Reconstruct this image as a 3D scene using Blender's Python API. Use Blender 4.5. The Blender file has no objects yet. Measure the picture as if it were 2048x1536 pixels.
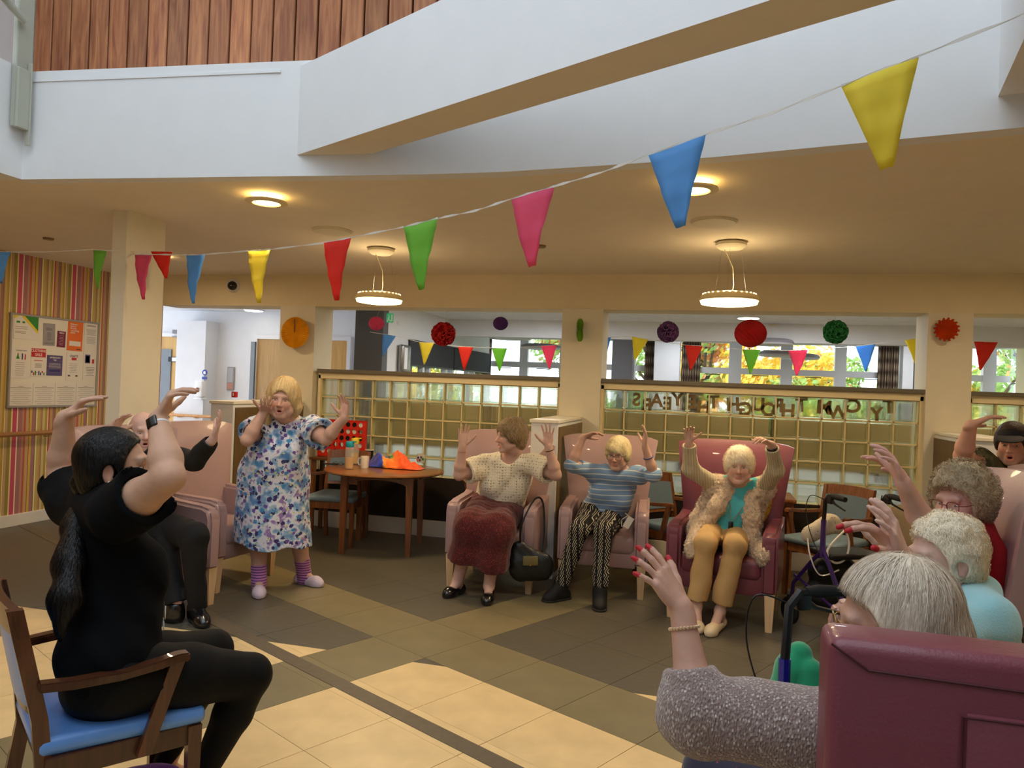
import bpy, bmesh, math, random
import numpy as np
from mathutils import Vector, Matrix, Quaternion, noise
from math import sin, cos, pi, radians, sqrt, atan2
random.seed(7)
SC = bpy.context.scene
COL = SC.collection
# ------------------------------------------------------------------ camera, world, exposure
FPX, YAW, PIT, ROL, CH = 1500.0, .26, .0048, .0387, 1.6
def basis():
    F = Vector((-sin(YAW)*cos(PIT), cos(YAW)*cos(PIT), sin(PIT)))
    R0 = Vector((cos(YAW), sin(YAW), 0)); U0 = R0.cross(F)
    return R0*cos(ROL)+U0*sin(ROL), U0*cos(ROL)-R0*sin(ROL), F
CR, CU, CF = basis()
CC = Vector((0, 0, CH))
cam = bpy.data.cameras.new('camera'); camo = bpy.data.objects.new('camera', cam); COL.objects.link(camo)
cam.sensor_width = 36; cam.lens = FPX/2048*36; cam.clip_start = .05; cam.clip_end = 200
m = Matrix.Identity(4)
for i, v in enumerate((CR, CU, -CF)):
    for j in range(3): m[j][i] = v[j]
m.translation = CC; camo.matrix_world = m; SC.camera = camo
SC.view_settings.view_transform = 'Standard'; SC.view_settings.look = 'None'
SC.view_settings.gamma = 1; SC.view_settings.use_curve_mapping = False
SC.view_settings.exposure = 0.17
W = bpy.data.worlds.new('sky'); SC.world = W; W.use_nodes = True
bgn = W.node_tree.nodes['Background']; bgn.inputs[0].default_value = (.80, .88, 1, 1); bgn.inputs[1].default_value = 3.0
sunl = bpy.data.lights.new('sun', 'SUN'); sunl.energy = 4.0; sunl.angle = .05; sunl.color = (1, .93, .8)
suno = bpy.data.objects.new('sun', sunl); COL.objects.link(suno); suno.rotation_euler = (radians(50), 0, radians(-25))
# area lamp below the closed roof, standing in for atrium daylight
al = bpy.data.lights.new('atrium_day_lamp', 'AREA'); al.shape = 'RECTANGLE'; al.size = 5.0; al.size_y = 6.0; al.energy = 205; al.color = (.82, .92, 1)
alo = bpy.data.objects.new('daylight_stand_in', al); COL.objects.link(alo); alo.location = (-1.4, 0.4, 6.4)
# pixel helpers: a photograph pixel plus a distance (or a plane) gives a point of the room
def ray(x, y): return CF+CR*((x-1024)/FPX)-CU*((y-768)/FPX)
def P(x, y, d): return CC+ray(x, y)*d
def onz(x, y, z): r = ray(x, y); return CC+r*((z-CH)/r.z)
def ony(x, y, Y): r = ray(x, y); return CC+r*(Y/r.y)
def onx(x, y, X): r = ray(x, y); return CC+r*(X/r.x)
# ------------------------------------------------------------------ materials
MATS = {}
def lin(c):
    return tuple(((v/255)/12.92 if v/255 <= .04045 else ((v/255+.055)/1.055)**2.4) for v in c)
def mat(name, col, rough=.6, metal=0, var=.06, scale=6, bump=0, bscale=60, spec=.5, sheen=0, coat=0, emit=None, es=0, trans=0, alpha=1, ior=1.45, attr=None, stretch=None):
    if name in MATS: return MATS[name]
    M = bpy.data.materials.new(name); M.use_nodes = True; nt = M.node_tree; N = nt.nodes; L = nt.links
    b = N['Principled BSDF']; b.inputs['Roughness'].default_value = rough; b.inputs['Metallic'].default_value = metal
    b.inputs['Specular IOR Level'].default_value = spec; b.inputs['Sheen Weight'].default_value = sheen; b.inputs['Coat Weight'].default_value = coat
    b.inputs['Transmission Weight'].default_value = trans; b.inputs['IOR'].default_value = ior; b.inputs['Alpha'].default_value = alpha
    tc = N.new('ShaderNodeTexCoord'); mp = N.new('ShaderNodeMapping'); L.new(tc.outputs['Object'], mp.inputs[0])
    if stretch: mp.inputs['Scale'].default_value = stretch
    c = lin(col) if max(col) > 1.01 else col
    if attr:
        a = N.new('ShaderNodeVertexColor'); a.layer_name = attr; src = a.outputs['Color']
    else:
        rgb = N.new('ShaderNodeRGB'); rgb.outputs[0].default_value = (*c, 1); src = rgb.outputs[0]
    nz = N.new('ShaderNodeTexNoise'); nz.inputs['Scale'].default_value = scale; nz.inputs['Detail'].default_value = 5; L.new(mp.outputs[0], nz.inputs['Vector'])
    mr = N.new('ShaderNodeMapRange'); mr.inputs['From Min'].default_value = .3; mr.inputs['From Max'].default_value = .7
    mr.inputs['To Min'].default_value = 1-var; mr.inputs['To Max'].default_value = 1+var; L.new(nz.outputs['Fac'], mr.inputs[0])
    mx = N.new('ShaderNodeVectorMath'); mx.operation = 'SCALE'; L.new(src, mx.inputs[0]); L.new(mr.outputs[0], mx.inputs['Scale'])
    L.new(mx.outputs[0], b.inputs['Base Color'])
    if bump:
        n2 = N.new('ShaderNodeTexNoise'); n2.inputs['Scale'].default_value = bscale; n2.inputs['Detail'].default_value = 4; L.new(mp.outputs[0], n2.inputs['Vector'])
        bp = N.new('ShaderNodeBump'); bp.inputs['Strength'].default_value = bump; bp.inputs['Distance'].default_value = .01; L.new(n2.outputs['Fac'], bp.inputs['Height']); L.new(bp.outputs[0], b.inputs['Normal'])
    if emit:
        e = lin(emit) if max(emit) > 1.01 else emit
        b.inputs['Emission Color'].default_value = (*e, 1); b.inputs['Emission Strength'].default_value = es
    MATS[name] = M; M['bsdf'] = b.name; M['colnode'] = mx.name
    return M
def wood(name, c1, c2, scale=3, axis=2, rough=.4, coat=.2):
    if name in MATS: return MATS[name]
    M = mat(name, c1, rough=rough, coat=coat); nt = M.node_tree; N = nt.nodes; L = nt.links
    tc = N.new('ShaderNodeTexCoord'); mp = N.new('ShaderNodeMapping'); s = [14.0]*3; s[axis] = 1.2; mp.inputs['Scale'].default_value = s
    oi = N.new('ShaderNodeObjectInfo'); av = N.new('ShaderNodeVectorMath'); av.operation = 'ADD'
    sc = N.new('ShaderNodeVectorMath'); sc.operation = 'SCALE'; sc.inputs[0].default_value = (7, 3, 11); L.new(oi.outputs['Random'], sc.inputs['Scale'])
    L.new(tc.outputs['Object'], av.inputs[0]); L.new(sc.outputs[0], av.inputs[1]); L.new(av.outputs[0], mp.inputs[0])
    nz = N.new('ShaderNodeTexNoise'); nz.inputs['Scale'].default_value = scale; nz.inputs['Detail'].default_value = 6; nz.inputs['Distortion'].default_value = .8; L.new(mp.outputs[0], nz.inputs['Vector'])
    cr = N.new('ShaderNodeValToRGB'); cr.color_ramp.elements[0].color = (*lin(c1), 1); cr.color_ramp.elements[1].color = (*lin(c2), 1)
    cr.color_ramp.elements[0].position = .3; cr.color_ramp.elements[1].position = .72
    L.new(nz.outputs['Fac'], cr.inputs[0])
    vr = N.new('ShaderNodeMapRange'); vr.inputs['To Min'].default_value = .72; vr.inputs['To Max'].default_value = 1.22; L.new(oi.outputs['Random'], vr.inputs[0])
    v = N.new('ShaderNodeVectorMath'); v.operation = 'SCALE'; L.new(cr.outputs[0], v.inputs[0]); L.new(vr.outputs[0], v.inputs['Scale'])
    L.new(v.outputs[0], N['Principled BSDF'].inputs['Base Color'])
    return M
# ------------------------------------------------------------------ mesh helpers
def link(o, parent=None):
    COL.objects.link(o)
    if parent is not None: o.parent = parent
    return o
def obj(name, bm, m, parent=None, smooth=False, loc=None, auto=True):
    me = bpy.data.meshes.new(name); bm.to_mesh(me); bm.free()
    if isinstance(m, (list, tuple)):
        for q in m: me.materials.append(q)
    else: me.materials.append(m)
    if smooth:
        me.shade_smooth()
        if auto:
            try: me.set_sharp_from_angle(angle=radians(40))
            except Exception: pass
    o = bpy.data.objects.new(name, me)
    if loc is not None: o.location = loc
    return link(o, parent)
def thing(name, label, cat, loc=(0, 0, 0), rz=0, group=None):
    o = bpy.data.objects.new(name, None); o.location = loc; o.rotation_euler = (0, 0, rz); o.empty_display_size = .1
    COL.objects.link(o); tag(o, label, cat, group); return o
def tag(o, label, cat, group=None, kind=None):
    if label: o['label'] = label
    if cat: o['category'] = cat
    if group: o['group'] = group
    if kind: o['kind'] = kind
    return o
def struct(o, kind='structure'): o['kind'] = kind; return o
def BM(): return bmesh.new()
def xf(loc=(0, 0, 0), rot=(0, 0, 0)):
    from mathutils import Euler
    return Matrix.Translation(loc) @ Euler(rot).to_matrix().to_4x4()
def box(bm, c, s, rot=None, bev=0, seg=2, M=None):
    mm = Matrix.Translation(c)
    if rot: mm = xf(c, rot)
    if M is not None: mm = M @ mm
    t = bmesh.new() if bev else bm
    g = bmesh.ops.create_cube(t, size=1, matrix=Matrix.Diagonal((*s, 1)) if bev else mm @ Matrix.Diagonal((*s, 1)))
    if bev:
        bmesh.ops.bevel(t, geom=t.edges[:], offset=min(bev, min(s)*.49), segments=seg, affect='EDGES', profile=.5)
        t.transform(mm); me = bpy.data.meshes.new('t'); t.to_mesh(me); t.free(); bm.from_mesh(me); bpy.data.meshes.remove(me)
    return bm
def tube(bm, pts, r, n=8, cap=True):
    pts = [Vector(p) for p in pts]; k = len(pts); rr = r if isinstance(r, (list, tuple)) else [r]*k
    rings = []; up = None
    for i, p in enumerate(pts):
        d = (pts[min(i+1, k-1)]-pts[max(i-1, 0)])
        if d.length < 1e-9: d = Vector((0, 0, 1))
        d.normalize()
        if up is None:
            up = Vector((0, 0, 1)) if abs(d.z) < .9 else Vector((1, 0, 0))
        a = (up-d*up.dot(d)); 
        if a.length < 1e-6: a = d.orthogonal()
        a.normalize(); up = a; b = d.cross(a)
        rings.append([bm.verts.new(p+(a*cos(2*pi*j/n)+b*sin(2*pi*j/n))*rr[i]) for j in range(n)])
    for A, B in zip(rings, rings[1:]):
        for j in range(n): bm.faces.new((A[j], A[(j+1) % n], B[(j+1) % n], B[j]))
    if cap and n > 2: bm.faces.new(rings[0][::-1]); bm.faces.new(rings[-1])
    return bm
def lathe(bm, prof, n=24, c=(0, 0, 0), M=None):
    rings = []; c = Vector(c)
    for r, z in prof:
        v = [Vector((r*cos(2*pi*j/n), r*sin(2*pi*j/n), z)) for j in range(n)]
        v = [(M @ q if M is not None else q)+c for q in v]
        rings.append([bm.verts.new(q) for q in v])
    for A, B in zip(rings, rings[1:]):
        for j in range(n): bm.faces.new((A[j], A[(j+1) % n], B[(j+1) % n], B[j]))
    if prof[0][0] > 1e-4: bm.faces.new(rings[0][::-1])
    if prof[-1][0] > 1e-4: bm.faces.new(rings[-1])
    bmesh.ops.remove_doubles(bm, verts=bm.verts[:], dist=1e-6)
    return bm
def prism(bm, poly, z0, z1, M=None):
    """poly in local xy, extruded in z"""
    lo = [Vector((x, y, z0)) for x, y in poly]; hi = [Vector((x, y, z1)) for x, y in poly]
    if M is not None: lo = [M @ v for v in lo]; hi = [M @ v for v in hi]
    A = [bm.verts.new(v) for v in lo]; B = [bm.verts.new(v) for v in hi]; n = len(poly)
    bm.faces.new(A[::-1]); bm.faces.new(B)
    for j in range(n): bm.faces.new((A[j], A[(j+1) % n], B[(j+1) % n], B[j]))
    return bm
def smooth_path(pts, k=6):
    P_ = [Vector(p) for p in pts]; Q = [P_[0]]+P_+[P_[-1]]; out = []
    for i in range(1, len(Q)-2):
        a, b, c, d = Q[i-1:i+3]
        for j in range(k):
            t = j/k; out.append(.5*((2*b)+(c-a)*t+(2*a-5*b+4*c-d)*t*t+(3*b-a-3*c+d)*t**3))
    return out+[P_[-1]]
def recalc(bm): bmesh.ops.recalc_face_normals(bm, faces=bm.faces[:]); return bm
def quad(bm, a, b, c, d): bm.faces.new([bm.verts.new(v) for v in (a, b, c, d)])
def dup(root, loc=None, rz=None, label=None, group=None):
    def cp(o, par):
        c = o.copy(); COL.objects.link(c); c.parent = par
        for ch in list(o.children): cp(ch, c)
        return c
    r = cp(root, None)
    if loc is not None: r.location = loc
    if rz is not None: r.rotation_euler = (0, 0, rz)
    if label: r['label'] = label
    if group: r['group'] = group
    return r
def frame(origin, x, y):
    """matrix with local x,y axes -> world, z = x cross y"""
    x = Vector(x).normalized(); y = Vector(y); y = (y-x*x.dot(y)).normalized(); z = x.cross(y)
    M = Matrix.Identity(4)
    for i, v in enumerate((x, y, z)):
        for j in range(3): M[j][i] = v[j]
    M.translation = origin; return M
# ------------------------------------------------------------------ room shell
CEIL = 2.76; FZ = 3.42; GW = 7.42
m_ceil = mat('ceiling_paint', (236, 226, 206), .8, var=.02, bump=.05, bscale=200)
m_white = mat('white_paint', (232, 234, 236), .7, var=.015, bump=.04, bscale=150)
m_cream = mat('cream_paint', (238, 222, 178), .7, var=.015)
m_wht2 = mat('cool_white_wall', (222, 224, 228), .7, var=.02)
m_grey = mat('grey_paint', (98, 100, 106), .7, var=.03)
m_skirt = mat('skirting_paint', (236, 232, 220), .45, var=.02)
m_ledge = mat('ledge_cap', (112, 106, 90), .45, var=.08, scale=20)
def sbox(name, lo, hi, m, bev=0, parent=None):
    bm = BM(); c = [(a+b)/2 for a, b in zip(lo, hi)]; s = [abs(b-a) for a, b in zip(lo, hi)]
    box(bm, c, s, bev=bev); o = obj(name, bm, m, parent)
    if parent is None: struct(o)
    return o
# floor: slab with vinyl tiles laid on a grid turned 27 degrees, dark fields north of a straight line, pale fields south of it
m_sub = mat('floor_grout', (112, 100, 74), .7)
def tmat(name, c, rough):
    return mat(name, c, rough, var=.10, scale=5, bump=.03, bscale=40, spec=.45)
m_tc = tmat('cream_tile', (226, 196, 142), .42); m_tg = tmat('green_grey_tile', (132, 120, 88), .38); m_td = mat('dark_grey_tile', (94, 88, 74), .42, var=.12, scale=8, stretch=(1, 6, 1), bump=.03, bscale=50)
floor = sbox('floor', (-9.5, -3.2, -.12), (7.5, 13.2, -.004), m_sub)
TA = radians(-27.3); TU = Vector((cos(TA), sin(TA))); TV = Vector((-sin(TA), cos(TA))); TO = Vector((-1.34, 4.565)); TP = .485
CHORD = 4.05
def clip(poly, n, c):     # keep n.p <= c
    out = []
    for i in range(len(poly)):
        a, b = poly[i], poly[(i+1) % len(poly)]; da, db = n.dot(a)-c, n.dot(b)-c
        if da <= 0: out.append(a)
        if (da < 0 < db) or (db < 0 < da): out.append(a+(b-a)*(da/(da-db)))
    return out
VJ = [0, -.485, -.97, -1.02, -1.115, -1.155, -1.60, -2.04, -2.5, -2.98]
while VJ[-1] > -6: VJ.append(VJ[-1]-TP)
VJ = [TP*k for k in range(11, 0, -1)]+VJ
tiles = 0
strip_bm = BM()
def put_tile(poly, m, nm='tile', z=0.0):
    global tiles
    if len(poly) < 3: return
    c = sum(poly, Vector((0, 0)))/len(poly)
    sh = [c+(p-c)*(1-.0022/max((p-c).length, .01)) for p in poly]
    bm = BM(); prism(bm, [(p.x-c.x, p.y-c.y) for p in sh], -.004, z)
    obj(nm, bm, m, floor, loc=(c.x, c.y, 0)); tiles += 1
XL, XR, YB, YF = -6.79, 4.2, 0.7, 7.6
far_bm = {m.name: BM() for m in (m_tc, m_tg, m_td)}
for i in range(-14, 14):
    for j in range(len(VJ)-1):
        v1, v0 = VJ[j], VJ[j+1]; u0, u1 = i*TP, (i+1)*TP
        if v1-v0 < .12:
            kind = 'strip'
        q = [TO+TU*a+TV*b for a, b in ((u0, v0), (u1, v0), (u1, v1), (u0, v1))]
        cen = sum(q, Vector((0, 0)))/4
        if cen.x < XL-.6 or cen.x > XR+.6 or cen.y < YB-.6 or cen.y > YF+.6: continue
        poly = q
        for n_, c_ in (((-1, 0), -XL), ((1, 0), XR), ((0, -1), -YB), ((0, 1), YF)):
            poly = clip(poly, Vector(n_), c_)
            if len(poly) < 3: break
        if len(poly) < 3: continue
        if abs(v1+1.02) < .001:
            prism(strip_bm, [(p.x, p.y) for p in poly], -.004, .003); continue
        inU = (-.5 < (v0+v1)/2 < 0) or (-2.5 < (v0+v1)/2 < -2.04) and False
        inV = -1.01*TP < (u0+u1)/2 < 0
        band2 = -2.5 < (v0+v1)/2 < -2.04 and u1 < -1.5
        vmid = (v0+v1)/2
        # rows of tiles: true to the photograph near, small pieces skipped far away
        big = cen.length < 6.2 and cen.y < 6.4 and cen.x > -5 and cen.x < 2.2
        if inU or inV or band2:
            put_tile(poly, m_tg) if big else prism(far_bm[m_tg.name], [(p.x, p.y) for p in poly], -.004, 0)
        else:
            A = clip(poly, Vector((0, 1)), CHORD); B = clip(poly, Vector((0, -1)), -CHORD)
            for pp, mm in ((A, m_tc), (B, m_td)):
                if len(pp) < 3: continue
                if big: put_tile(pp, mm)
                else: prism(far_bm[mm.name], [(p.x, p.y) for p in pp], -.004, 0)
for m_ in (m_tc, m_tg, m_td):
    o = obj('tile_field', far_bm[m_.name], m_, floor); o['kind'] = 'stuff'
obj('joint_strip', strip_bm, mat('joint_strip', (104, 92, 74), .5, var=.1, scale=30), floor)
# plain vinyl beyond the pattern
for lo, hi in (((-9.4, 7.6, -.004), (7.4, 13.1, -.001)),):
    sbox('floor_covering', lo, hi, mat('back_floor', (150, 135, 110), .4), parent=floor)

# lower ceiling: slab round the void, curved edge facing the camera
edge = [(-4.15, 3.67), (-3.3, 3.745), (-2.6, 3.80), (-2.05, 3.85), (-1.55, 3.885), (-1.15, 3.895), (-.7, 3.86), (-.36, 3.83), (.02, 3.775), (.57, 3.67), (1.2, 3.55)]
bm = BM()
prism(bm, edge+[(4.6, 3.3), (4.6, 7.9), (-9.4, 7.9), (-9.4, 3.67)], CEIL, CEIL+.3)
prism(bm, [(-9.4, 3.67), (-9.4, -3.1), (-4.15, -3.1), (-4.15, 3.67)], CEIL, CEIL+.3)
bmesh.ops.recalc_face_normals(bm, faces=bm.faces[:]); struct(obj('ceiling', bm, m_ceil))
# fascia following the edge (thin upstand wall)
bm = BM(); th = .08
prism(bm, [(x, y-.02) for x, y in edge[:5]]+[(x, y+th) for x, y in edge[:5]][::-1], CEIL-.001, FZ)
struct(obj('wall_fascia', recalc(bm), m_white))
bm = BM(); prism(bm, [(x, y-.02) for x, y in edge[4:]]+[(4.6, 2.97), (4.6, 3.1)]+[(x, y+th) for x, y in edge[4:]][::-1], CEIL-.001, 3.52)
struct(obj('wall_fascia', recalc(bm), m_white))
sbox('wall_fascia', (-4.25, -3.1, CEIL-.001), (-4.13, 3.66, 3.43), m_white)
# small groove line under the coping
bm = BM(); prism(bm, [(-4.08, 3.650), (-3.3, 3.719), (-2.6, 3.774), (-2.45, 3.784), (-2.45, 3.80), (-4.08, 3.67)], FZ-.066, FZ-.05); struct(obj('trim_2', recalc(bm), m_white))
# diagonal gallery slab crossing the void
d = Vector((.889, -.458, 0)); a0 = Vector((-2.49, 3.885, 0)); b0 = Vector((-2.11, 3.96, 0))
bm = BM(); prism(bm, [tuple((a0)[:2]), tuple((a0+d*7.2)[:2]), tuple((b0+d*7.2)[:2]), tuple(b0[:2])], 2.88, 3.39)
o = obj('wall_gallery', recalc(bm), [m_white, m_ceil])
for p in o.data.polygons:
    if p.normal.z < -.9: p.material_index = 1
struct(o)
# right bulkhead
bm = BM(); prism(bm, [(1.13, 3.62), (1.02, 3.0), (.75, 1.2), (.75, -3.1), (7.4, -3.1), (7.4, 3.62)], 2.9, 3.9); struct(obj('ceiling', recalc(bm), m_white))
# upper storey
m_slab = m_white
sbox('floor_upper', (-9.4, 3.9, 3.06), (7.4, 7.9, 3.2), m_slab)
tw = thing('timber_cladding', 'vertical reddish timber boards cladding the upper storey wall', 'cladding'); 
m_tb = wood('cedar_boards', (140, 80, 52), (200, 136, 88), 1.6, 2, .5, .1)
sbox('wall_upper_back', (-9.4, 5.53, 3.2), (7.4, 5.7, 6.6), mat('dark_joint', (52, 28, 18), .8))
bmb = BM(); box(bmb, (0, 0, 0), (.192, .03, 3.3), bev=.006, seg=1)
first = obj('board', bmb, m_tb, tw, loc=(-6.02, 5.49, 4.86))
for k in range(1, 24):
    c = first.copy(); COL.objects.link(c); c.parent = tw; c.location = (-6.02+.2075*k, 5.49+random.uniform(-.002, .002), 4.86)
# upper walls of the atrium
sbox('wall_left_upper', (-9.45, 3.9, 3.2), (-6.14, 5.6, 6.6), m_white)
sbox('wall_front_upper', (-9.4, -3.25, 2.76), (7.4, -3.1, 6.6), m_white)
sbox('wall_right_upper', (3.4, -3.1, 3.9), (3.5, 5.5, 6.6), m_white)
sbox('wall_left_high', (-4.3, -3.1, 5.6), (-4.2, 3.5, 6.6), m_white)
bm = BM()
for lo, hi in (((-9.4, -3.1), (7.4, 5.6)),):
    box(bm, ((lo[0]+hi[0])/2, (lo[1]+hi[1])/2, 6.68), (hi[0]-lo[0], hi[1]-lo[1], .15))
struct(obj('ceiling_upper', bm, m_white))
# upper window at the left edge with timber sill and the post beside it
wn = struct(sbox('window_1', (-4.24, 1.6, 3.52), (-4.19, 3.42, 5.6), mat('window_frame_white', (228, 226, 222), .4)))
gl = mat('pane_daylight', (200, 210, 225), .05, trans=1, spec=.6, var=.02)
for k in range(2):
    sbox('pane', (-4.186, 1.68+k*.88, 3.6), (-4.178, 2.47+k*.86, 5.5), mat('blind_grey', (150, 148, 150), .5), parent=wn)
sbox('window_sill', (-4.26, 1.6, 3.44), (-4.10, 3.42, 3.475), wood('sill_wood', (120, 84, 52), (160, 118, 76), 2, 1), parent=wn)
pst = thing('steel_post', 'pale grey-green steel bracket post on the fascia at the top left corner', 'post')
m_post = mat('pale_green_metal', (176, 178, 164), .45, metal=.0, var=.03)
q = onx(38, 255, -4.08)
bm = BM(); box(bm, (-4.10, 3.60, 4.35), (.035, .11, 2.6), bev=.006); box(bm, (-4.09, 3.535, 4.85), (.06, .03, 1.8), bev=.004); obj('upright', bm, m_post, pst)
bm = BM(); box(bm, (-4.06, 3.575, 3.22), (.02, .085, .36), bev=.006); box(bm, (-4.06, 3.62, 3.2), (.03, .012, .5), bev=.004); obj('bracket_plate', bm, m_post, pst)
bm = BM(); tube(bm, [(-4.05, 3.40, 3.76), (-4.05, 3.47, 3.72), (-4.05, 3.56, 3.68)], .022, 10); tube(bm, [(-4.085, 3.40, 3.76), (-4.02, 3.40, 3.76)], .03, 14); obj('pivot_arm', bm, m_post, pst)

# beam over the glass wall and the columns
m_beam = mat('beam_paint', (228, 214, 178), .75, var=.02)
sbox('wall_beam', (-6.3, GW, 2.41), (4.6, GW+.36, CEIL+.02), m_beam)
CX = [(-4.66, -4.23), (-1.47, -1.06), (1.84, 2.20)]
m_colr = mat('column_paint', (226, 218, 194), .7, var=.02)
for i, (a, b) in enumerate(CX):
    bm = BM(); box(bm, ((a+b)/2, GW+.17, 1.205), (b-a, .40, 2.41)); struct(obj('wall_column', bm, m_colr))
# partition column at the left
sbox('wall_partition', (-4.19, 4.45, 0), (-4.07, 4.84, CEIL), m_colr)
struct(sbox('baseboard_partition', (-4.2, 4.44, 0), (-4.06, 4.85, .12), m_skirt))
# stub walls standing out from the columns, brown laminate on one side
m_lam = wood('brown_laminate', (112, 88, 50), (134, 108, 66), 2.5, 2, .5, .1)
m_cap = mat('stub_cap', (240, 234, 216), .5, var=.01)
def stub(x0, x1, y0, side, zt, lab):
    o = sbox('wall_stub', (x0, y0, 0), (x1, GW, zt-.03), m_white)
    sbox('coping', (x0-.015, y0-.015, zt-.03), (x1+.015, GW, zt), m_cap, bev=.006, parent=o)
    xs = x1 if side > 0 else x0
    sbox('laminate_panel', (xs-.004, y0+.03, .05), (xs+.012*side, GW-.02, zt-.06), m_lam, parent=o)
    return o
stub(-1.47, -1.24, 6.22, 1, 1.34, '')
stub(-4.58, -4.34, 6.15, 1, 1.37, '')
stub(1.93, 2.20, 6.42, -1, 1.36, '')

# glass block walls
def pane_glass():
    M = bpy.data.materials.new('glass_block'); M.use_nodes = True; nt = M.node_tree; N = nt.nodes; L = nt.links
    b = N['Principled BSDF']; b.inputs['Base Color'].default_value = (.97, .98, .95, 1); b.inputs['Transmission Weight'].default_value = 1; b.inputs['Roughness'].default_value = .03; b.inputs['IOR'].default_value = 1.2
    tc = N.new('ShaderNodeTexCoord'); nz = N.new('ShaderNodeTexNoise'); nz.inputs['Scale'].default_value = 9; L.new(tc.outputs['Object'], nz.inputs['Vector'])
    bp = N.new('ShaderNodeBump'); bp.inputs['Strength'].default_value = .25; bp.inputs['Distance'].default_value = .01; L.new(nz.outputs['Fac'], bp.inputs['Height']); L.new(bp.outputs[0], b.inputs['Normal'])
    tr = N.new('ShaderNodeBsdfTransparent'); tr.inputs[0].default_value = (.95, .96, .90, 1); ms = N.new('ShaderNodeMixShader'); ms.inputs[0].default_value = .6
    L.new(b.outputs[0], ms.inputs[1]); L.new(tr.outputs[0], ms.inputs[2]); L.new(ms.outputs[0], N['Material Output'].inputs['Surface'])
    return M
m_gb = pane_glass(); m_grout = mat('cream_grout', (226, 206, 150), .6, var=.03)
def block_mesh():
    bm = BM()
    # hollow looking block: two dished faces with a raised rim
    s = .0955
    for sg in (-1, 1):
        box(bm, (0, sg*.034, 0), (2*s, .010, 2*s), bev=.004, seg=1)
        f = .018
        for (cx, cz, sx, sz) in ((0, s-f/2, 2*s, f), (0, -s+f/2, 2*s, f), (s-f/2, 0, f, 2*s-2*f), (-s+f/2, 0, f, 2*s-2*f)):
            box(bm, (cx, sg*.022, cz), (sx, .014, sz), bev=.005, seg=1)
    me = bpy.data.meshes.new('glass_block'); bm.to_mesh(me); bm.free(); me.materials.append(m_gb); return me
gbm = block_mesh()
PW = .2015; ZT = 1.62; NR = 5
def glasswall(x0, x1, n, name, xs):
    w = struct(sbox(name, (x0, GW+.03, 0), (x1, GW+.15, .62), mat('dark_dado', (34, 26, 20), .5)))
    pitch = (x1-x0-.06)/n
    bm = BM()
    # grout lattice
    for k in range(n+1): box(bm, (x0+.03+k*pitch, GW+.09, (ZT+.62)/2), (.012, .078, ZT-.62))
    for r in range(NR+1): box(bm, ((x0+x1)/2, GW+.09, ZT-r*.2), (x1-x0-.02, .078, .012))
    obj('grout', bm, m_grout, w)
    bm = BM(); box(bm, (x0+.012, GW+.09, (1.66+.62)/2), (.03, .13, 1.04)); box(bm, (x1-.012, GW+.09, 1.14), (.03, .13, 1.04)); box(bm, ((x0+x1)/2, GW+.09, 1.655), (x1-x0, .13, .065))
    obj('frame', bm, m_cream, w)
    sbox('ledge', (x0, GW-.02, 1.687), (x1, GW+.20, 1.725), m_ledge, bev=.004, parent=w)
    sbox('skirting', (x0, GW+.005, 0), (x1, GW+.03, .17), m_skirt, bev=.004, parent=w)
    for k in range(n):
        for r in range(NR):
            o = bpy.data.objects.new('glass_block', gbm); o.location = (x0+.03+(k+.5)*pitch, GW+.09, ZT-(r+.5)*.2)
            o.scale = ((pitch-.010)/.191, 1, 1); link(o, w)
    return w
g1 = glasswall(-4.19, -1.47, 13, 'wall_glass_blocks', 0)
g2 = glasswall(-1.06, 1.84, 14, 'wall_glass_blocks', 0)
g3 = glasswall(2.20, 3.85, 8, 'wall_glass_blocks', 0)
# the paper letters stuck on the far side of the top row read TY CWM THROUGH THE YEARS from the other room
m_let = mat('letter_card', (232, 200, 156), .7)
nt = m_let.node_tree; t_ = nt.nodes.new('ShaderNodeBsdfTranslucent'); t_.inputs[0].default_value = (*lin((170, 140, 104)), 1); ms_ = nt.nodes.new('ShaderNodeMixShader'); ms_.inputs[0].default_value = .5; nt.links.new(nt.nodes['Principled BSDF'].outputs[0], ms_.inputs[1]); nt.links.new(t_.outputs[0], ms_.inputs[2]); nt.links.new(ms_.outputs[0], nt.nodes['Material Output'].inputs[0])
def text_mesh(s, size, m, extr=.001, parent=None, M=None, name='lettering', align='CENTER', bold=0):
    cu = bpy.data.curves.new(name, 'FONT'); cu.body = s; cu.size = size; cu.extrude = extr; cu.align_x = align; cu.align_y = 'CENTER'; cu.resolution_u = 3; cu.offset = bold
    o = bpy.data.objects.new('t', cu); COL.objects.link(o); dg = bpy.context.evaluated_depsgraph_get(); me = bpy.data.meshes.new_from_object(o.evaluated_get(dg))
    bpy.data.objects.remove(o); bpy.data.curves.remove(cu); me.materials.clear(); me.materials.append(m)
    r = bpy.data.objects.new(name, me); link(r, parent)
    if M is not None: r.matrix_local = M
    return r
letters = [('T', 1778, 806), ('Y', 1753, 822), ('C', 1708, 805), ('W', 1676, 818), ('M', 1648, 808), ('T', 1603, 803), ('H', 1576, 815), ('R', 1556, 804), ('O', 1537, 812), ('U', 1516, 802), ('G', 1491, 811), ('H', 1466, 802), ('T', 1427, 797), ('H', 1407, 808), ('E', 1384, 797), ('Y', 1355, 792), ('E', 1335, 800), ('A', 1313, 794), ('R', 1293, 803), ('S', 1273, 792)]
lb = thing('letter_banner', 'row of brown cut-out letters stuck behind the top row of glass blocks', 'lettering')
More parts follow.
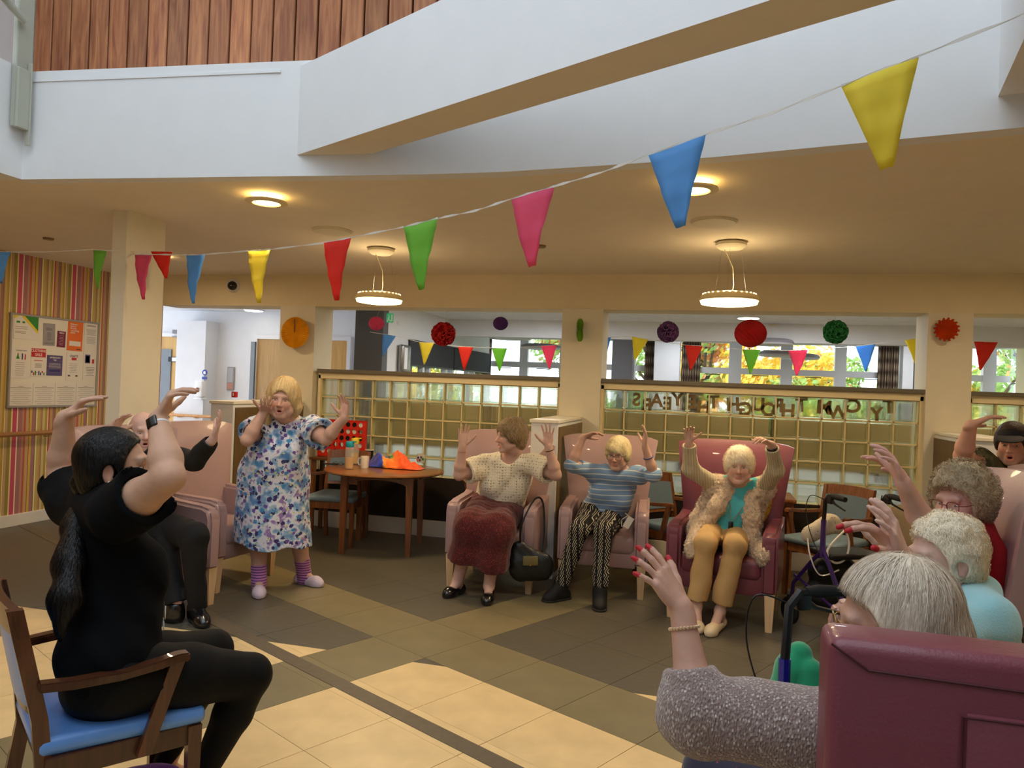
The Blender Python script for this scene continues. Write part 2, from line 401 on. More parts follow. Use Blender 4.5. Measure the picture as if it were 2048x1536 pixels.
for ch, px, py in letters:
    q = ony(px, py+8, GW+.136)
    M = Matrix.Translation(q) @ Matrix.Rotation(pi, 4, 'Z') @ Matrix.Rotation(pi/2, 4, 'X') @ Matrix.Rotation(radians(random.uniform(-5, 5)), 4, 'Z')
    text_mesh(ch, .175, m_let, .001, lb, M, 'letter', bold=.006)

# striped wall at the left
m_str = bpy.data.materials.new('striped_wallpaper'); m_str.use_nodes = True; nt = m_str.node_tree; N = nt.nodes; L = nt.links
tc = N.new('ShaderNodeTexCoord'); sp = N.new('ShaderNodeSeparateXYZ'); L.new(tc.outputs['Object'], sp.inputs[0])
md = N.new('ShaderNodeMath'); md.operation = 'FRACT'; ml = N.new('ShaderNodeMath'); ml.operation = 'MULTIPLY'; ml.inputs[1].default_value = 1/.66
L.new(sp.outputs['Y'], ml.inputs[0]); L.new(ml.outputs[0], md.inputs[0])
cr = N.new('ShaderNodeValToRGB'); cr.color_ramp.interpolation = 'CONSTANT'
SEQ = [((196, 164, 120), 3), ((158, 140, 66), 4), ((238, 224, 160), 1.5), ((206, 82, 110), 5), ((248, 236, 200), 1.5), ((176, 118, 118), 5), ((192, 150, 122), 2), ((196, 96, 80), 2.5), ((206, 172, 120), 3.5), ((180, 60, 60), 1), ((214, 190, 70), 2.5), ((176, 120, 128), 4), ((128, 112, 60), 1), ((246, 232, 180), 1.5), ((202, 180, 96), 3.5), ((196, 150, 110), 2), ((160, 126, 60), 1), ((214, 196, 140), 3), ((184, 160, 70), 3), ((240, 226, 170), 1.2), ((198, 84, 96), 2), ((196, 164, 104), 3.5), ((170, 116, 110), 2.5), ((140, 120, 62), 1.3), ((208, 176, 112), 3), ((188, 156, 60), 2.5), ((244, 230, 180), 1)]
tot = sum(w for _, w in SEQ); pos = 0; els = cr.color_ramp.elements
for i, (c, w) in enumerate(SEQ):
    e = els[0] if i == 0 else (els[1] if i == 1 else els.new(min(pos, 1)))
    e.position = pos; e.color = (*lin(c), 1); pos += w/tot
L.new(md.outputs[0], cr.inputs[0]); L.new(cr.outputs[0], N['Principled BSDF'].inputs['Base Color']); N['Principled BSDF'].inputs['Roughness'].default_value = .7
sbox('wall_left', (-6.92, -3.1, 0), (-6.8, 8.1, CEIL+.02), m_str)
sbox('baseboard_left', (-6.805, -3.1, 0), (-6.775, 8.1, .12), m_skirt, bev=.004)
hr = thing('handrail', 'long round wooden handrail along the striped wall', 'handrail')
m_rail = wood('rail_wood', (168, 116, 62), (196, 142, 84), 2, 1)
bm = BM(); tube(bm, [(-6.72, 1, .94), (-6.72, 8.0, .94)], .024, 12); obj('rail', bm, m_rail, hr, smooth=True)
for y in (2.2, 3.6, 5.0, 6.4, 7.6):
    bm = BM(); tube(bm, [(-6.80, y, .90), (-6.72, y, .90), (-6.72, y, .93)], .008, 6); obj('bracket', bm, mat('steel', (170, 170, 170), .3, metal=1), hr)
# rest of the room, behind the camera and at the right
sbox('wall_front', (-9.4, -3.3, 0), (7.4, -3.2, 2.9), m_wht2)
sbox('wall_right', (4.5, -3.1, 0), (4.6, 13.1, 2.9), m_cream)

# ------------------------------------------------------------------ other room and corridor behind
BC = 2.62
bm = BM(); box(bm, (-2.4, 10.5, BC+.05), (14.2, 5.5, .1)); struct(obj('ceiling_back', bm, mat('ceiling_tile_white', (226, 228, 232), .8)))
sbox('wall_bulkhead', (-9.2, 10.9, 2.36), (4.6, 11.1, BC), m_wht2)
sbox('wall_back_left', (-9.45, 10.2, 0), (-4.33, 10.4, BC), m_wht2)
# grey wall panel, then the side wall with blinds
sbox('wall_grey', (-4.33, 8.55, 0), (-3.95, 8.7, BC), m_grey)
SX = -3.95; WY = 13.3
sbox('wall_side', (SX-.12, 8.7, 0), (SX, 9.3, BC), m_wht2); sbox('wall_light_stop', (-4.33, 8.7, 0), (-4.23, 10.2, BC), m_wht2)  # corridor wall added behind the grey panel to keep window light out
sbox('wall_side', (SX-.12, 9.3, 0), (SX, WY, .95), m_wht2); sbox('wall_side', (SX-.12, 9.3, 2.2), (SX, WY, BC), m_wht2)
m_fr = mat('window_white', (214, 218, 226), .35, var=.01)
def clearglass():
    M = bpy.data.materials.new('clear_pane'); M.use_nodes = True; nt = M.node_tree; N = nt.nodes
    g = N.new('ShaderNodeBsdfGlossy'); g.inputs['Roughness'].default_value = .02; t = N.new('ShaderNodeBsdfTransparent'); t.inputs[0].default_value = (.95, .97, .97, 1)
    ms = N.new('ShaderNodeMixShader'); ms.inputs[0].default_value = .06; nt.links.new(t.outputs[0], ms.inputs[1]); nt.links.new(g.outputs[0], ms.inputs[2]); nt.links.new(ms.outputs[0], N['Material Output'].inputs[0]); return M
m_pane = clearglass()
def winX(px): return ony(px, 700, WY).x
def window(name, x0, x1, mull, zs=(.9, 1.98, 2.08, 2.52)):
    bm = BM(); z0, t0, t1, z1 = zs
    box(bm, ((x0+x1)/2, WY+.05, z0+.03), (x1-x0, .1, .08)); box(bm, ((x0+x1)/2, WY+.05, z1+.03), (x1-x0, .1, .1)); box(bm, ((x0+x1)/2, WY+.05, (t0+t1)/2), (x1-x0, .1, t1-t0))
    ed = [x0]+[v for m_ in mull for v in m_]+[x1]
    for a, b in mull: box(bm, ((a+b)/2, WY+.05, (z0+z1)/2), (b-a, .112, z1-z0-.02))
    w = struct(obj(name, bm, m_fr))
    for a, b in zip(ed[0::2], ed[1::2]):
        for lo, hi in ((z0+.06, t0), (t1, z1)):
            bm = BM(); box(bm, ((a+b)/2, WY+.06, (lo+hi)/2), (b-a, .008, hi-lo)); obj('pane', bm, m_pane, w)
            if hi == t0:
                bm = BM(); xc = (a+b)/2; tube(bm, [(xc-.12, WY-.01, t0-.02), (xc-.12, WY-.04, t0-.02), (xc+.12, WY-.04, t0-.02), (xc+.12, WY-.01, t0-.02)], .008, 5); obj('handle', bm, mat('black_plastic', (24, 24, 26), .4), w)
    return w
X_ = winX
window('window_2', SX, X_(1225), [(X_(1040), X_(1056)), (X_(1120), X_(1140))])
window('window_3', X_(1225), X_(1318), [(X_(1262), X_(1272))])
window('window_4', X_(1395), X_(1800), [(X_(1459), X_(1484)), (X_(1563), X_(1586)), (X_(1671), X_(1694))])
window('window_5', X_(1836), 4.5, [(X_(1968), X_(1994)), (X_(2090), X_(2110))])
sbox('wall_back', (SX, WY, 0), (4.6, WY+.12, .9), m_wht2); sbox('wall_back', (SX, WY, 2.58), (4.6, WY+.12, 2.8), m_wht2)
sbox('wall_pillar', (X_(1312), WY-.35, 0), (X_(1362), WY+.1, 2.6), m_wht2); sbox('wall_pillar', (X_(1798), WY-.3, 0), (X_(1836), WY+.1, 2.6), m_wht2)
a = ony(1225, 700, 10.95).x; b = ony(1266, 700, 10.95).x; sbox('wall_grey_column', (a, 10.92, 0), (b, 11.2, 2.6), m_grey)
a = ony(1838, 700, 10.95).x; sbox('wall_grey_column', (a, 10.92, 0), (a+.3, 11.2, 2.6), m_grey)
# side windows with dark roller blinds
wv = struct(sbox('window_6', (SX-.06, 9.3, .93), (SX-.02, WY, .99), m_fr))
bm = BM(); box(bm, (SX-.04, (9.3+WY)/2, 2.17), (.07, WY-9.3, .08))
for y in (9.33, 9.95, 10.2, 10.9, 11.2, 12.0, 12.3, 13.25): box(bm, (SX-.04, y, 1.57), (.08, .07, 1.2))
obj('frame', bm, m_fr, wv)
for y0, y1 in ((9.36, 11.15), (11.2, 13.2)):
    bl = sbox('roller_blind', (SX-.01, y0, 1.86), (SX+.02, y1, 2.2), mat('blind_charcoal', (52, 54, 60), .8))
    del bl['kind']; tag(bl, 'dark grey roller blind half lowered over the side window, %s one' % ('nearer' if y0 < 10 else 'farther'), 'blind')
    sbox('blind_bar', (SX-.012, y0, 1.84), (SX+.022, y1, 1.862), mat('black_plastic', (24, 24, 26), .4), parent=bl)
for y0, y1 in ((9.37, 9.92), (9.98, 10.87), (10.94, 11.17), (11.24, 11.97), (12.04, 13.2)):
    sbox('pane', (SX-.05, y0, 1.0), (SX-.045, y1, 2.13), m_pane, parent=wv)
# curtains
def plaid():
    M = mat('plaid_curtain', (120, 98, 76), .9); nt = M.node_tree; N = nt.nodes; L = nt.links; tc = N.new('ShaderNodeTexCoord')
    ws = []
    for ax, s in (('X', 30), ('Z', 5)):
        w = N.new('ShaderNodeTexWave'); w.bands_direction = ax; w.inputs['Scale'].default_value = s/3; w.inputs['Distortion'].default_value = 0; L.new(tc.outputs['Object'], w.inputs['Vector']); ws.append(w)
    mm = N.new('ShaderNodeMath'); mm.operation = 'MULTIPLY'; L.new(ws[0].outputs['Fac'], mm.inputs[0]); L.new(ws[1].outputs['Fac'], mm.inputs[1])
    cr = N.new('ShaderNodeValToRGB'); cr.color_ramp.elements[0].color = (*lin((78, 60, 48)), 1); cr.color_ramp.elements[1].color = (*lin((176, 156, 130)), 1); L.new(mm.outputs[0], cr.inputs[0]); L.new(cr.outputs[0], N['Principled BSDF'].inputs['Base Color']); return M
m_cur = plaid()
def curtain(p0, p1, label, Y=WY-.12):
    x0, x1 = ony(p0, 700, Y).x, ony(p1, 700, Y).x; bm = BM(); n = 40; rows = []
    for z in (2.55, 1.9, 1.2, .3):
        rows.append([bm.verts.new((x0+(x1-x0)*i/n+.01*sin(z*5), Y+.035*sin(i*1.15+z*.3), z)) for i in range(n+1)])
    for A, B in zip(rows, rows[1:]):
        for i in range(n): bm.faces.new((A[i], A[i+1], B[i+1], B[i]))
    o = obj('curtain', bm, m_cur, smooth=True, auto=False); s = o.modifiers.new('s', 'SOLIDIFY'); s.thickness = .006
    tag(o, label, 'curtain', 'brown check curtains at the far windows')
curtain(945, 983, 'brown check curtain in the far left window corner beside the black speaker')
curtain(1290, 1313, 'narrow brown check curtain left of the white pillar')
curtain(1364, 1402, 'brown check curtain right of the white pillar, behind the red pennant')
curtain(1757, 1799, 'brown check curtain at the right end of the wide far window')
# tan low divider seen through the lower glass blocks
dv = thing('low_divider', 'tan upholstered low divider seen blurred through the glass blocks', 'divider')
m_tan = mat('tan_vinyl', (206, 188, 146), .5, var=.1, scale=3)
for k in range(5):
    sbox('divider_panel', (-4.0+k*1.55, 8.32, .86), (-4.0+k*1.55+1.5, 8.40, 1.39), m_tan, bev=.02, parent=dv)
bm = BM()
for k in range(6): box(bm, (-4.02+k*1.55, 8.36, .7), (.04, .04, 1.4))
obj('post', bm, mat('dark_wood_plain', (60, 40, 26), .5), dv)
# corridor doors and fittings
m_door = wood('pale_oak_door', (186, 142, 72), (206, 164, 92), 2, 2, .45, .1)
def door(name, x0, x1, z1, Y, glass=False, leaf=None):
    f = BM(); w = .06
    box(f, (x0-w/2, Y-.02, z1/2), (w, .06, z1)); box(f, (x1+w/2, Y-.02, z1/2), (w, .06, z1)); box(f, ((x0+x1)/2, Y-.02, z1+w/2), (x1-x0+2*w, .06, w))
    o = struct(obj(name, f, m_wht2)); sbox('door_leaf', (x0, Y-.03, .01), (x1, Y-.005, z1), m_door, parent=o)
    return o
d1 = door('door_1', -8.55, -7.9, 2.2, 10.19); sbox('door_pane', (-8.52, 10.14, .9), (-8.33, 10.165, 2.0), mat('grey_pane', (110, 118, 124), .2), parent=d1)
bm = BM(); box(bm, (-8.12, 10.13, 2.28), (.34, .06, .06)); tube(bm, [(-8.3, 10.12, 2.2), (-8.05, 10.02, 2.2), (-7.95, 10.15, 2.25)], .012, 6); obj('door_closer', bm, mat('grey_metal', (120, 120, 120), .4), d1)
bm = BM(); box(bm, (-8.2, 10.15, 1.84), (.36, .02, .08)); obj('sign_plate', bm, mat('black_plastic', (24, 24, 26), .4), d1)
bm = BM(); box(bm, (-8.22, 10.135, 1.84), (.16, .01, .06)); obj('sign_insert', bm, m_white, d1)
d2 = door('door_2', -6.78, -6.35, 2.2, 10.19); sbox('door_stile', (-6.86, 10.1, .01), (-6.79, 10.17, 2.15), mat('grey_pane', (110, 118, 124), .2), parent=d2)
sbox('push_plate', (-6.42, 10.14, 1.32), (-6.37, 10.162, 1.5), m_white, parent=d2)
door('door_3', -5.66, -5.26, 2.2, 10.19)
sbox('wall_corridor_pillar', (-8.04, 9.9, 0), (-7.52, 10.2, 2.44), m_wht2)
rl = thing('handrail', 'short wooden handrail on the corridor pillar beside the standing woman', 'handrail')
bm = BM(); tube(bm, [(-8.2, 9.82, .98), (-7.0, 9.82, .98)], .022, 10); box(bm, (-7.9, 9.86, .96), (.03, .08, .03)); box(bm, (-7.6, 9.86, .96), (.03, .08, .03)); obj('rail', bm, m_rail, rl, smooth=True)
# hand gel dispenser, its blue sign, the framed notice and red call point
q = ony(405, 778, 9.89); dsp = thing('gel_dispenser', 'white hand gel dispenser on the corridor pillar', 'dispenser', q)
bm = BM(); box(bm, (0, -.05, 0), (.13, .1, .25), bev=.02, seg=3); box(bm, (.0, -.05, -.15), (.15, .12, .03), bev=.01); obj('housing', bm, m_white, dsp, smooth=True)
bm = BM(); lathe(bm, [(.0, 0), (.018, 0), (.022, .03), (.0, .05)], 12, M=Matrix.Rotation(pi/2, 4, 'X'), c=(0, -.10, .0)); obj('pump_window', bm, mat('dark_red', (110, 40, 44), .4), dsp)
q = ony(410, 745, 9.89); sg = thing('hand_wash_sign', 'small round blue hand washing sign above the gel dispenser', 'sign', q)
bm = BM(); lathe(bm, [(0, 0), (.045, 0), (.045, .006), (0, .006)], 24, M=Matrix.Rotation(pi/2, 4, 'X')); box(bm, (0, -.004, -.085), (.09, .006, .04)); obj('disc', bm, mat('sign_blue', (44, 66, 150), .5), sg)
bm = BM(); lathe(bm, [(0, 0), (.018, 0), (.022, .004), (0, .004)], 12, M=Matrix.Rotation(pi/2, 4, 'X'), c=(0, -.008, 0)); tube(bm, [(-.02, -.009, -.02), (.02, -.009, -.02)], .006, 6); obj('hand_pictogram', bm, m_white, sg)
q = ony(462, 757, 10.19); nb = thing('framed_notice', 'tall narrow framed notice on the white corridor wall', 'notice', q)
bm = BM(); box(bm, (0, -.01, 0), (.12, .02, .36), bev=.004); obj('frame', bm, mat('silver_frame', (150, 146, 140), .4), nb)
bm = BM(); box(bm, (0, -.022, .05), (.09, .004, .22)); obj('sheet', bm, mat('grey_paper', (176, 178, 184), .7), nb); bm = BM(); box(bm, (0, -.022, -.12), (.09, .004, .09)); obj('sheet', bm, mat('salmon_paper', (196, 140, 126), .7), nb)
q = ony(469, 789, 7.3); rc = thing('alarm_box', 'small red box standing on the white stub wall coping', 'box', onz(469, 795, 1.405))
bm = BM(); box(bm, (0, 0, .028), (.045, .04, .055), bev=.004); obj('case', bm, mat('alarm_red', (200, 36, 36), .4), rc)
bm = BM(); box(bm, (0, -.021, .03), (.012, .003, .03)); obj('mark', bm, m_white, rc)
# back room fittings
m_blk = mat('black_plastic', (24, 24, 26), .4); m_steel = mat('steel', (170, 170, 170), .3, metal=1)
q = onx(803, 717, SX+.01); ds = thing('paper_dispenser', 'tall chrome and black wall dispenser near the grey panel', 'dispenser', q)
bm = BM(); box(bm, (.04, 0, 0), (.08, .28, .36), bev=.03, seg=3); obj('body', bm, mat('chrome_grey', (150, 150, 152), .25, metal=.8), ds, smooth=True); bm = BM(); box(bm, (.085, -.06, 0), (.012, .1, .28), bev=.005); obj('front_strip', bm, m_white, ds)
q = ony(930, 667, 12.6); s_ = thing('wall_speaker', 'black box speaker high in the far left window corner', 'speaker', q)
bm = BM(); box(bm, (0, 0, 0), (.56, .3, .32), bev=.02); obj('cabinet', bm, m_blk, s_); bm = BM(); tube(bm, [(0, 0, -.15), (0, 0, -.38)], .02, 6); tube(bm, [(-.3, .1, -.3), (.1, .1, -.34)], .015, 6); obj('bracket', bm, m_white, s_)
bm = BM(); box(bm, (0, -.155, 0), (.5, .01, .27)); obj('grille', bm, mat('grille_black', (14, 14, 15), .8), s_)
for px, lab in ((1070, 'grey box on the sill at the foot of the far left curtain'),):
    pass
q = ony(780, 636, 8.4); ex = thing('exit_sign', 'green hanging exit sign with running man above the glass wall', 'sign', q)
bm = BM(); box(bm, (0, 0, 0), (.085, .012, .11), rot=(0, 0, radians(20))); obj('sign_panel', bm, mat('exit_green', (40, 160, 110), .4, emit=(40, 170, 110), es=.35), ex)
bm = BM(); Mx = xf((0, -.009, 0), (0, 0, radians(20)))
box(bm, (-.012, 0, .03), (.014, .004, .014), M=Mx); box(bm, (-.012, 0, .0), (.012, .004, .04), rot=(0, .4, 0), M=Mx); box(bm, (.004, 0, -.03), (.01, .004, .034), rot=(0, -.5, 0), M=Mx); box(bm, (-.02, 0, -.03), (.01, .004, .034), rot=(0, .5, 0), M=Mx); box(bm, (.026, 0, 0), (.016, .004, .08), M=Mx); obj('pictogram', bm, m_white, ex)
bm = BM(); tube(bm, [(0, 0, .055), (0, 0, BC-q.z)], .004, 5); obj('hanger', bm, m_white, ex)
def dome_cam(loc, name, label, up=1, dark=False):
    t = thing(name, label, 'camera', loc)
    bm = BM(); lathe(bm, [(.0, .0), (.075, .0), (.078, -.03), (.06, -.06), (0, -.06)], 24); obj('housing', bm, m_wht2, t, smooth=True)
    bm = BM(); lathe(bm, [(.052, -.058), (.05, -.085), (.032, -.11), (0, -.12)], 20); obj('dome', bm, mat('black_gloss', (10, 10, 12), .12, spec=.8), t, smooth=True)
    return t
q = ony(788, 650, 9.0); dome_cam((q.x, q.y, q.z+.05), 'dome_camera', 'white dome camera on the far ceiling beside the blue pennant'); sbox('conduit', (q.x-.02, q.y-.02, q.z+.04), (q.x+.02, q.y+.02, BC), m_wht2)
t = dome_cam(ony(468, 571, GW-.0), 'dome_camera', 'black eyed dome camera on the beam left of the yellow pennant'); t.rotation_euler = (radians(-80), 0, radians(20))
for px, py, wpx in ((508, 620, 30), (826, 628, 26), (1497, 635, 36)):
    q = onz(px, py, BC-.005); t = thing('ceiling_light', 'small round white light in the far ceiling, %s' % ({508: 'above the corridor doors', 826: 'right of the exit sign', 1497: 'above the red honeycomb ball'}[px]), 'light', q)
    bm = BM(); lathe(bm, [(0, 0), (.13, 0), (.13, -.02), (0, -.02)], 24); obj('diffuser', bm, mat('lamp_white', (255, 250, 235), .5, emit=(255, 246, 225), es=3), t)
    bm = BM(); lathe(bm, [(.13, .004), (.15, .004), (.15, -.012), (.13, -.012)], 24); obj('rim', bm, m_wht2, t)
def ringlamp(loc, r, zc, name, label, lit, grp=None, n=3):
    """flat pendant disc under a ceiling rose"""
    t = thing(name, label, 'lamp', loc, 0, grp)
    shade = mat('pendant_shade', (226, 206, 150), .4) if lit else mat('pendant_grey', (150, 148, 158), .4)
    bm = BM(); lathe(bm, [(r*.30, .055), (r*.72, .05), (r*.93, .03), (r, 0), (r*.98, -.012)], 40); lathe(bm, [(r*.30, .05), (r*.29, .02)], 40); obj('shade', bm, shade, t, smooth=True)
    bm = BM(); lathe(bm, [(r*.975, -.004), (r*.93, -.035), (r*.6, -.045), (0, -.045)], 40)
    obj('diffuser', bm, mat('lamp_glow', (255, 240, 200), .5, emit=(255, 222, 150), es=9) if lit else mat('diffuser_off', (200, 198, 206), .5), t, smooth=True)
    if lit:
        bm = BM()
        for k in range(28):
            a = 2*pi*k/28; tube(bm, [(r*.87*cos(a), r*.87*sin(a), .036), (r*.87*cos(a), r*.87*sin(a), .042)], .006, 6)
        obj('glow_hole', bm, mat('lamp_glow', None), t)
    H = zc-loc[2]
    bm = BM(); lathe(bm, [(0, H-.002), (.10, H-.002), (.115, H-.015), (.115, H-.03), (.085, H-.055), (0, H-.058)], 28); obj('ceiling_rose', bm, m_colr, t, smooth=True)
    bm = BM()
    for k in range(3):
        a = 2*pi*k/3+.4; tube(bm, [(r*.62*cos(a), r*.62*sin(a), .04), (.08*cos(a), .08*sin(a), H-.05)], .0008, 4)
    obj('wire', bm, m_steel, t)
    bm = BM(); tube(bm, [(.02, 0, .04), (.03, 0, H*.25), (.02, 0, H*.55), (-.03, 0, H*.8), (-.05, 0, H-.05)], .0032, 6); obj('cord', bm, m_cream, t, smooth=True)
    return t
LZ = 2.325
for k, (px, py, rx, ry) in enumerate(((759, 602, 762, 508), (1459, 601, 1462, 497))):
    q = onz(rx, ry, CEIL-.05); r = (.205, .22)[k]
    ringlamp((q.x, q.y, 1.6+(q.z-1.6)*0+LZ-1.6), r, CEIL, 'pendant_lamp', ('glowing flat round pendant lamp above the table, the left one', 'glowing flat round pendant lamp in front of the long lettered glass wall')[k], True)
    l = bpy.data.lights.new('pendant_light', 'AREA'); l.shape = 'DISK'; l.size = .4; l.energy = 16; l.color = (1, .74, .44); o = bpy.data.objects.new('pendant_light', l); COL.objects.link(o); o.location = (q.x, q.y, LZ-.055)
    l = bpy.data.lights.new('pendant_uplight', 'POINT'); l.energy = 3.0; l.color = (1, .76, .46); l.shadow_soft_size = .06; o = bpy.data.objects.new('pendant_uplight', l); COL.objects.link(o); o.location = (q.x, q.y, LZ+.12)
for k, (px, py) in enumerate(((533, 404), (1388, 379))):
    q = onz(px, py, CEIL-.04); t = thing('ceiling_light', ('round glowing light with a flat rim on the low ceiling, left one', 'round glowing light with a flat rim on the low ceiling, behind the blue pennant')[k], 'light', (q.x, q.y, CEIL))
    bm = BM(); lathe(bm, [(0, -.001), (.075, -.001), (.09, -.03), (0, -.03)], 32); obj('lamp_body', bm, mat('lamp_glow', None), t, smooth=True)
    bm = BM(); lathe(bm, [(.082, -.036), (.13, -.036), (.132, -.045), (.088, -.052), (.082, -.04)], 40); obj('rim', bm, m_cream, t, smooth=True)
    bm = BM(); lathe(bm, [(0, -.046), (.08, -.046), (.08, -.035), (0, -.035)], 32); obj('diffuser', bm, mat('lamp_glow', None), t)
    l = bpy.data.lights.new('downlight', 'AREA'); l.shape = 'DISK'; l.size = .17; l.energy = 10; l.color = (1, .77, .52); o = bpy.data.objects.new('downlight', l); COL.objects.link(o); o.location = (q.x, q.y, CEIL-.056)
for k, (px, py, r, nm, lab) in enumerate(((665, 461, .155, 'ceiling_speaker', 'round flat ceiling speaker grille left, between the lamps'), (1428, 443, .155, 'ceiling_speaker', 'round flat ceiling speaker grille right, before the pendant'), (97, 476, .045, 'ceiling_sensor', 'tiny dark ceiling sensor at the far left'), (1080, 491, .05, 'ceiling_sensor', 'tiny ceiling sensor beside the pink pennant tip'))):
    q = onz(px, py, CEIL); t = thing(nm, lab, nm.split('_')[1], (q.x, q.y, CEIL))
    bm = BM(); lathe(bm, [(0, -.012), (r*.9, -.012), (r, -.006), (r, 0)], 36); lathe(bm, [(r*.86, -.016), (r*.92, -.016), (r*.92, -.010), (r*.86, -.010)], 36); obj('grille', bm, m_colr if r > .1 else m_lam, t, smooth=True)
# unseen fill lamps added to brighten the far room, corridor and divider
for i, (x, y) in enumerate(((-6.5, 9.0), (-2.2, 9.6), (1.2, 9.6), (-.5, 12.2), (2.8, 12.2), (-2.8, 7.98), (.4, 7.98), (2.9, 7.98))):
    l = bpy.data.lights.new('far_room_fill', 'AREA'); l.shape = 'DISK'; l.size = .5; l.energy = (34 if i < 3 else 14 if i < 5 else 9) if i else 12; l.color = (.92, .95, 1) if 0 < i < 5 else (1, .86, .68); o = bpy.data.objects.new('far_room_fill', l); COL.objects.link(o); o.location = (x, y, BC-.03)
for px, py, Y, w, lb_ in ((1020, 674, 11.6, .42, 'below and right of the dark purple ball'), (1082, 694, 12.7, .42, 'behind the small pink pennant'), (1543, 685, 11.0, .36, 'right of the red honeycomb ball'), (1558, 708, 12.0, .36, 'low between the ball and the pink pennant'), (1600, 714, 12.9, .36, 'farthest, behind the pink pennant')):
    q = ony(px, py, Y); ringlamp((q.x, q.y, q.z), w*.85, BC, 'unlit_pendant', 'unlit grey disc pendant in the far window, '+lb_, False, 'unlit disc pendants in the far room')
for i, (x, y) in enumerate(((-5.5, 2.5), (-5.3, 6.2), (2.4, 5.8), (2.9, 2.6))):
    t = thing('ceiling_light', 'round ceiling light outside the picture, ' + ('near the striped wall', 'by the corridor', 'right of the last column', 'right of the nearest seats')[i], 'light', (x, y, CEIL))
    bm = BM(); lathe(bm, [(0, -.001), (.11, -.001), (.11, -.03), (0, -.03)], 24); obj('diffuser', bm, mat('lamp_glow', None), t)
    l = bpy.data.lights.new('downlight', 'AREA'); l.shape = 'DISK'; l.size = .25; l.energy = 12; l.color = (1, .74, .48); o = bpy.data.objects.new('downlight', l); COL.objects.link(o); o.location = (x, y, CEIL-.05)
# garden outside
def leafm(n, c):
    M = mat(n, c, .6, var=.25, scale=2); nt = M.node_tree; N = nt.nodes; t = N.new('ShaderNodeBsdfTranslucent'); t.inputs[0].default_value = (*lin(c), 1); ms = N.new('ShaderNodeMixShader'); ms.inputs[0].default_value = .5
    nt.links.new(N['Principled BSDF'].outputs[0], ms.inputs[1]); nt.links.new(t.outputs[0], ms.inputs[2]); nt.links.new(ms.outputs[0], N['Material Output'].inputs[0]); return M
m_leafs = [leafm(*q) for q in (('leaf_green', (164, 200, 116)), ('leaf_yellow', (250, 222, 100)), ('leaf_orange', (240, 176, 120)), ('leaf_pale', (214, 226, 160)))]
ground = sbox('ground', (-22, 13.45, -.3), (22, 40, -.1), mat('lawn', (92, 120, 56), .9, var=.3))
def tree(x, y, h, r, mixw, label, n=5200, seed=0):
    rnd = random.Random(seed); t = thing('tree', label, 'tree', (x, y, -.1), 0, None)
    bm = BM(); tube(bm, [(0, 0, 0), (.05, 0, h*.4), (-.05, .1, h*.8)], [.16, .11, .04], 8)
    for k in range(7):
        a = rnd.uniform(0, 2*pi); z = h*rnd.uniform(.3, .6); tube(bm, [(0, 0, z), (cos(a)*r*.4, sin(a)*r*.4, z+.5), (cos(a)*r*.8, sin(a)*r*.8, z+.9+rnd.random())], [.06, .04, .015], 5)
    obj('trunk', bm, mat('bark', (70, 56, 42), .9), t)
    V = []; Fc = []; mi = []
    blobs = [(rnd.uniform(-1, 1)*r*.7, rnd.uniform(-1, 1)*r*.7, h*rnd.uniform(.15, 1), r*rnd.uniform(.3, .55), rnd.choices(range(4), mixw)[0]) for _ in range(22)]
    for _ in range(n):
        bx, by, bz, br, bmi = rnd.choice(blobs); d = Vector((rnd.gauss(0, 1), rnd.gauss(0, 1), rnd.gauss(0, 1))).normalized()*br*rnd.uniform(.6, 1.05)
        c = Vector((bx, by, bz))+d; nrm = (d.normalized()+Vector((rnd.uniform(-.6, .6), rnd.uniform(-.6, .6), rnd.uniform(-.2, .8)))).normalized()
        a = nrm.orthogonal().normalized(); b = nrm.cross(a); s = rnd.uniform(.06, .13); i = len(V)
        V += [c-a*s, c+b*s*.5, c+a*s, c-b*s*.5]; Fc.append((i, i+1, i+2, i+3)); mi.append(bmi if rnd.random() < .8 else rnd.randrange(4))
    me = bpy.data.meshes.new('foliage'); me.from_pydata(V, [], Fc); [me.materials.append(q) for q in m_leafs]; me.polygons.foreach_set('material_index', mi)
    o = bpy.data.objects.new('foliage', me); link(o, t); o['kind'] = 'stuff'
for i, (x, y, h, r, mw, lab) in enumerate(((-5.5, 17.5, 3.6, 1.7, (5, 1, 0, 3), 'green tree outside behind the first far pane'), (-3.2, 19, 4.2, 1.7, (4, 1, 2, 3), 'green tree with orange top outside the left far window'),
    (-1.2, 17.8, 3.2, 1.5, (5, 2, 0, 3), 'bushy green tree outside behind the grey column'), (-.2, 18.8, 3.0, 1.4, (3, 4, 3, 1), 'green and orange tree behind the red pennant'), (1.4, 17, 2.35, 1.5, (1, 7, 2, 1), 'bright yellow autumn bush outside the wide window'),
    (3.0, 18, 2.3, 1.5, (5, 2, 0, 4), 'green yellow bush outside below the pink pennant'), (4.4, 19.2, 2.6, 1.6, (3, 3, 0, 4), 'yellow green tree behind the pale blue pennant'), (6.3, 19.4, 4.0, 2.0, (6, 1, 0, 4), 'tall green tree outside the right hand window'), (-9.5, 12.5, 3.6, 1.5, (5, 1, 0, 3), 'green tree outside the side window'), (-9.6, 13.0, 3.0, 1.2, (5, 1, 0, 3), 'green shrub outside the side window blinds'))):
    tree(x*1.25, y+(i % 3)*2.2, h*(1.45 if i not in (4, 5, 6) else 1.12), r*.9, mw, lab, seed=i+3)
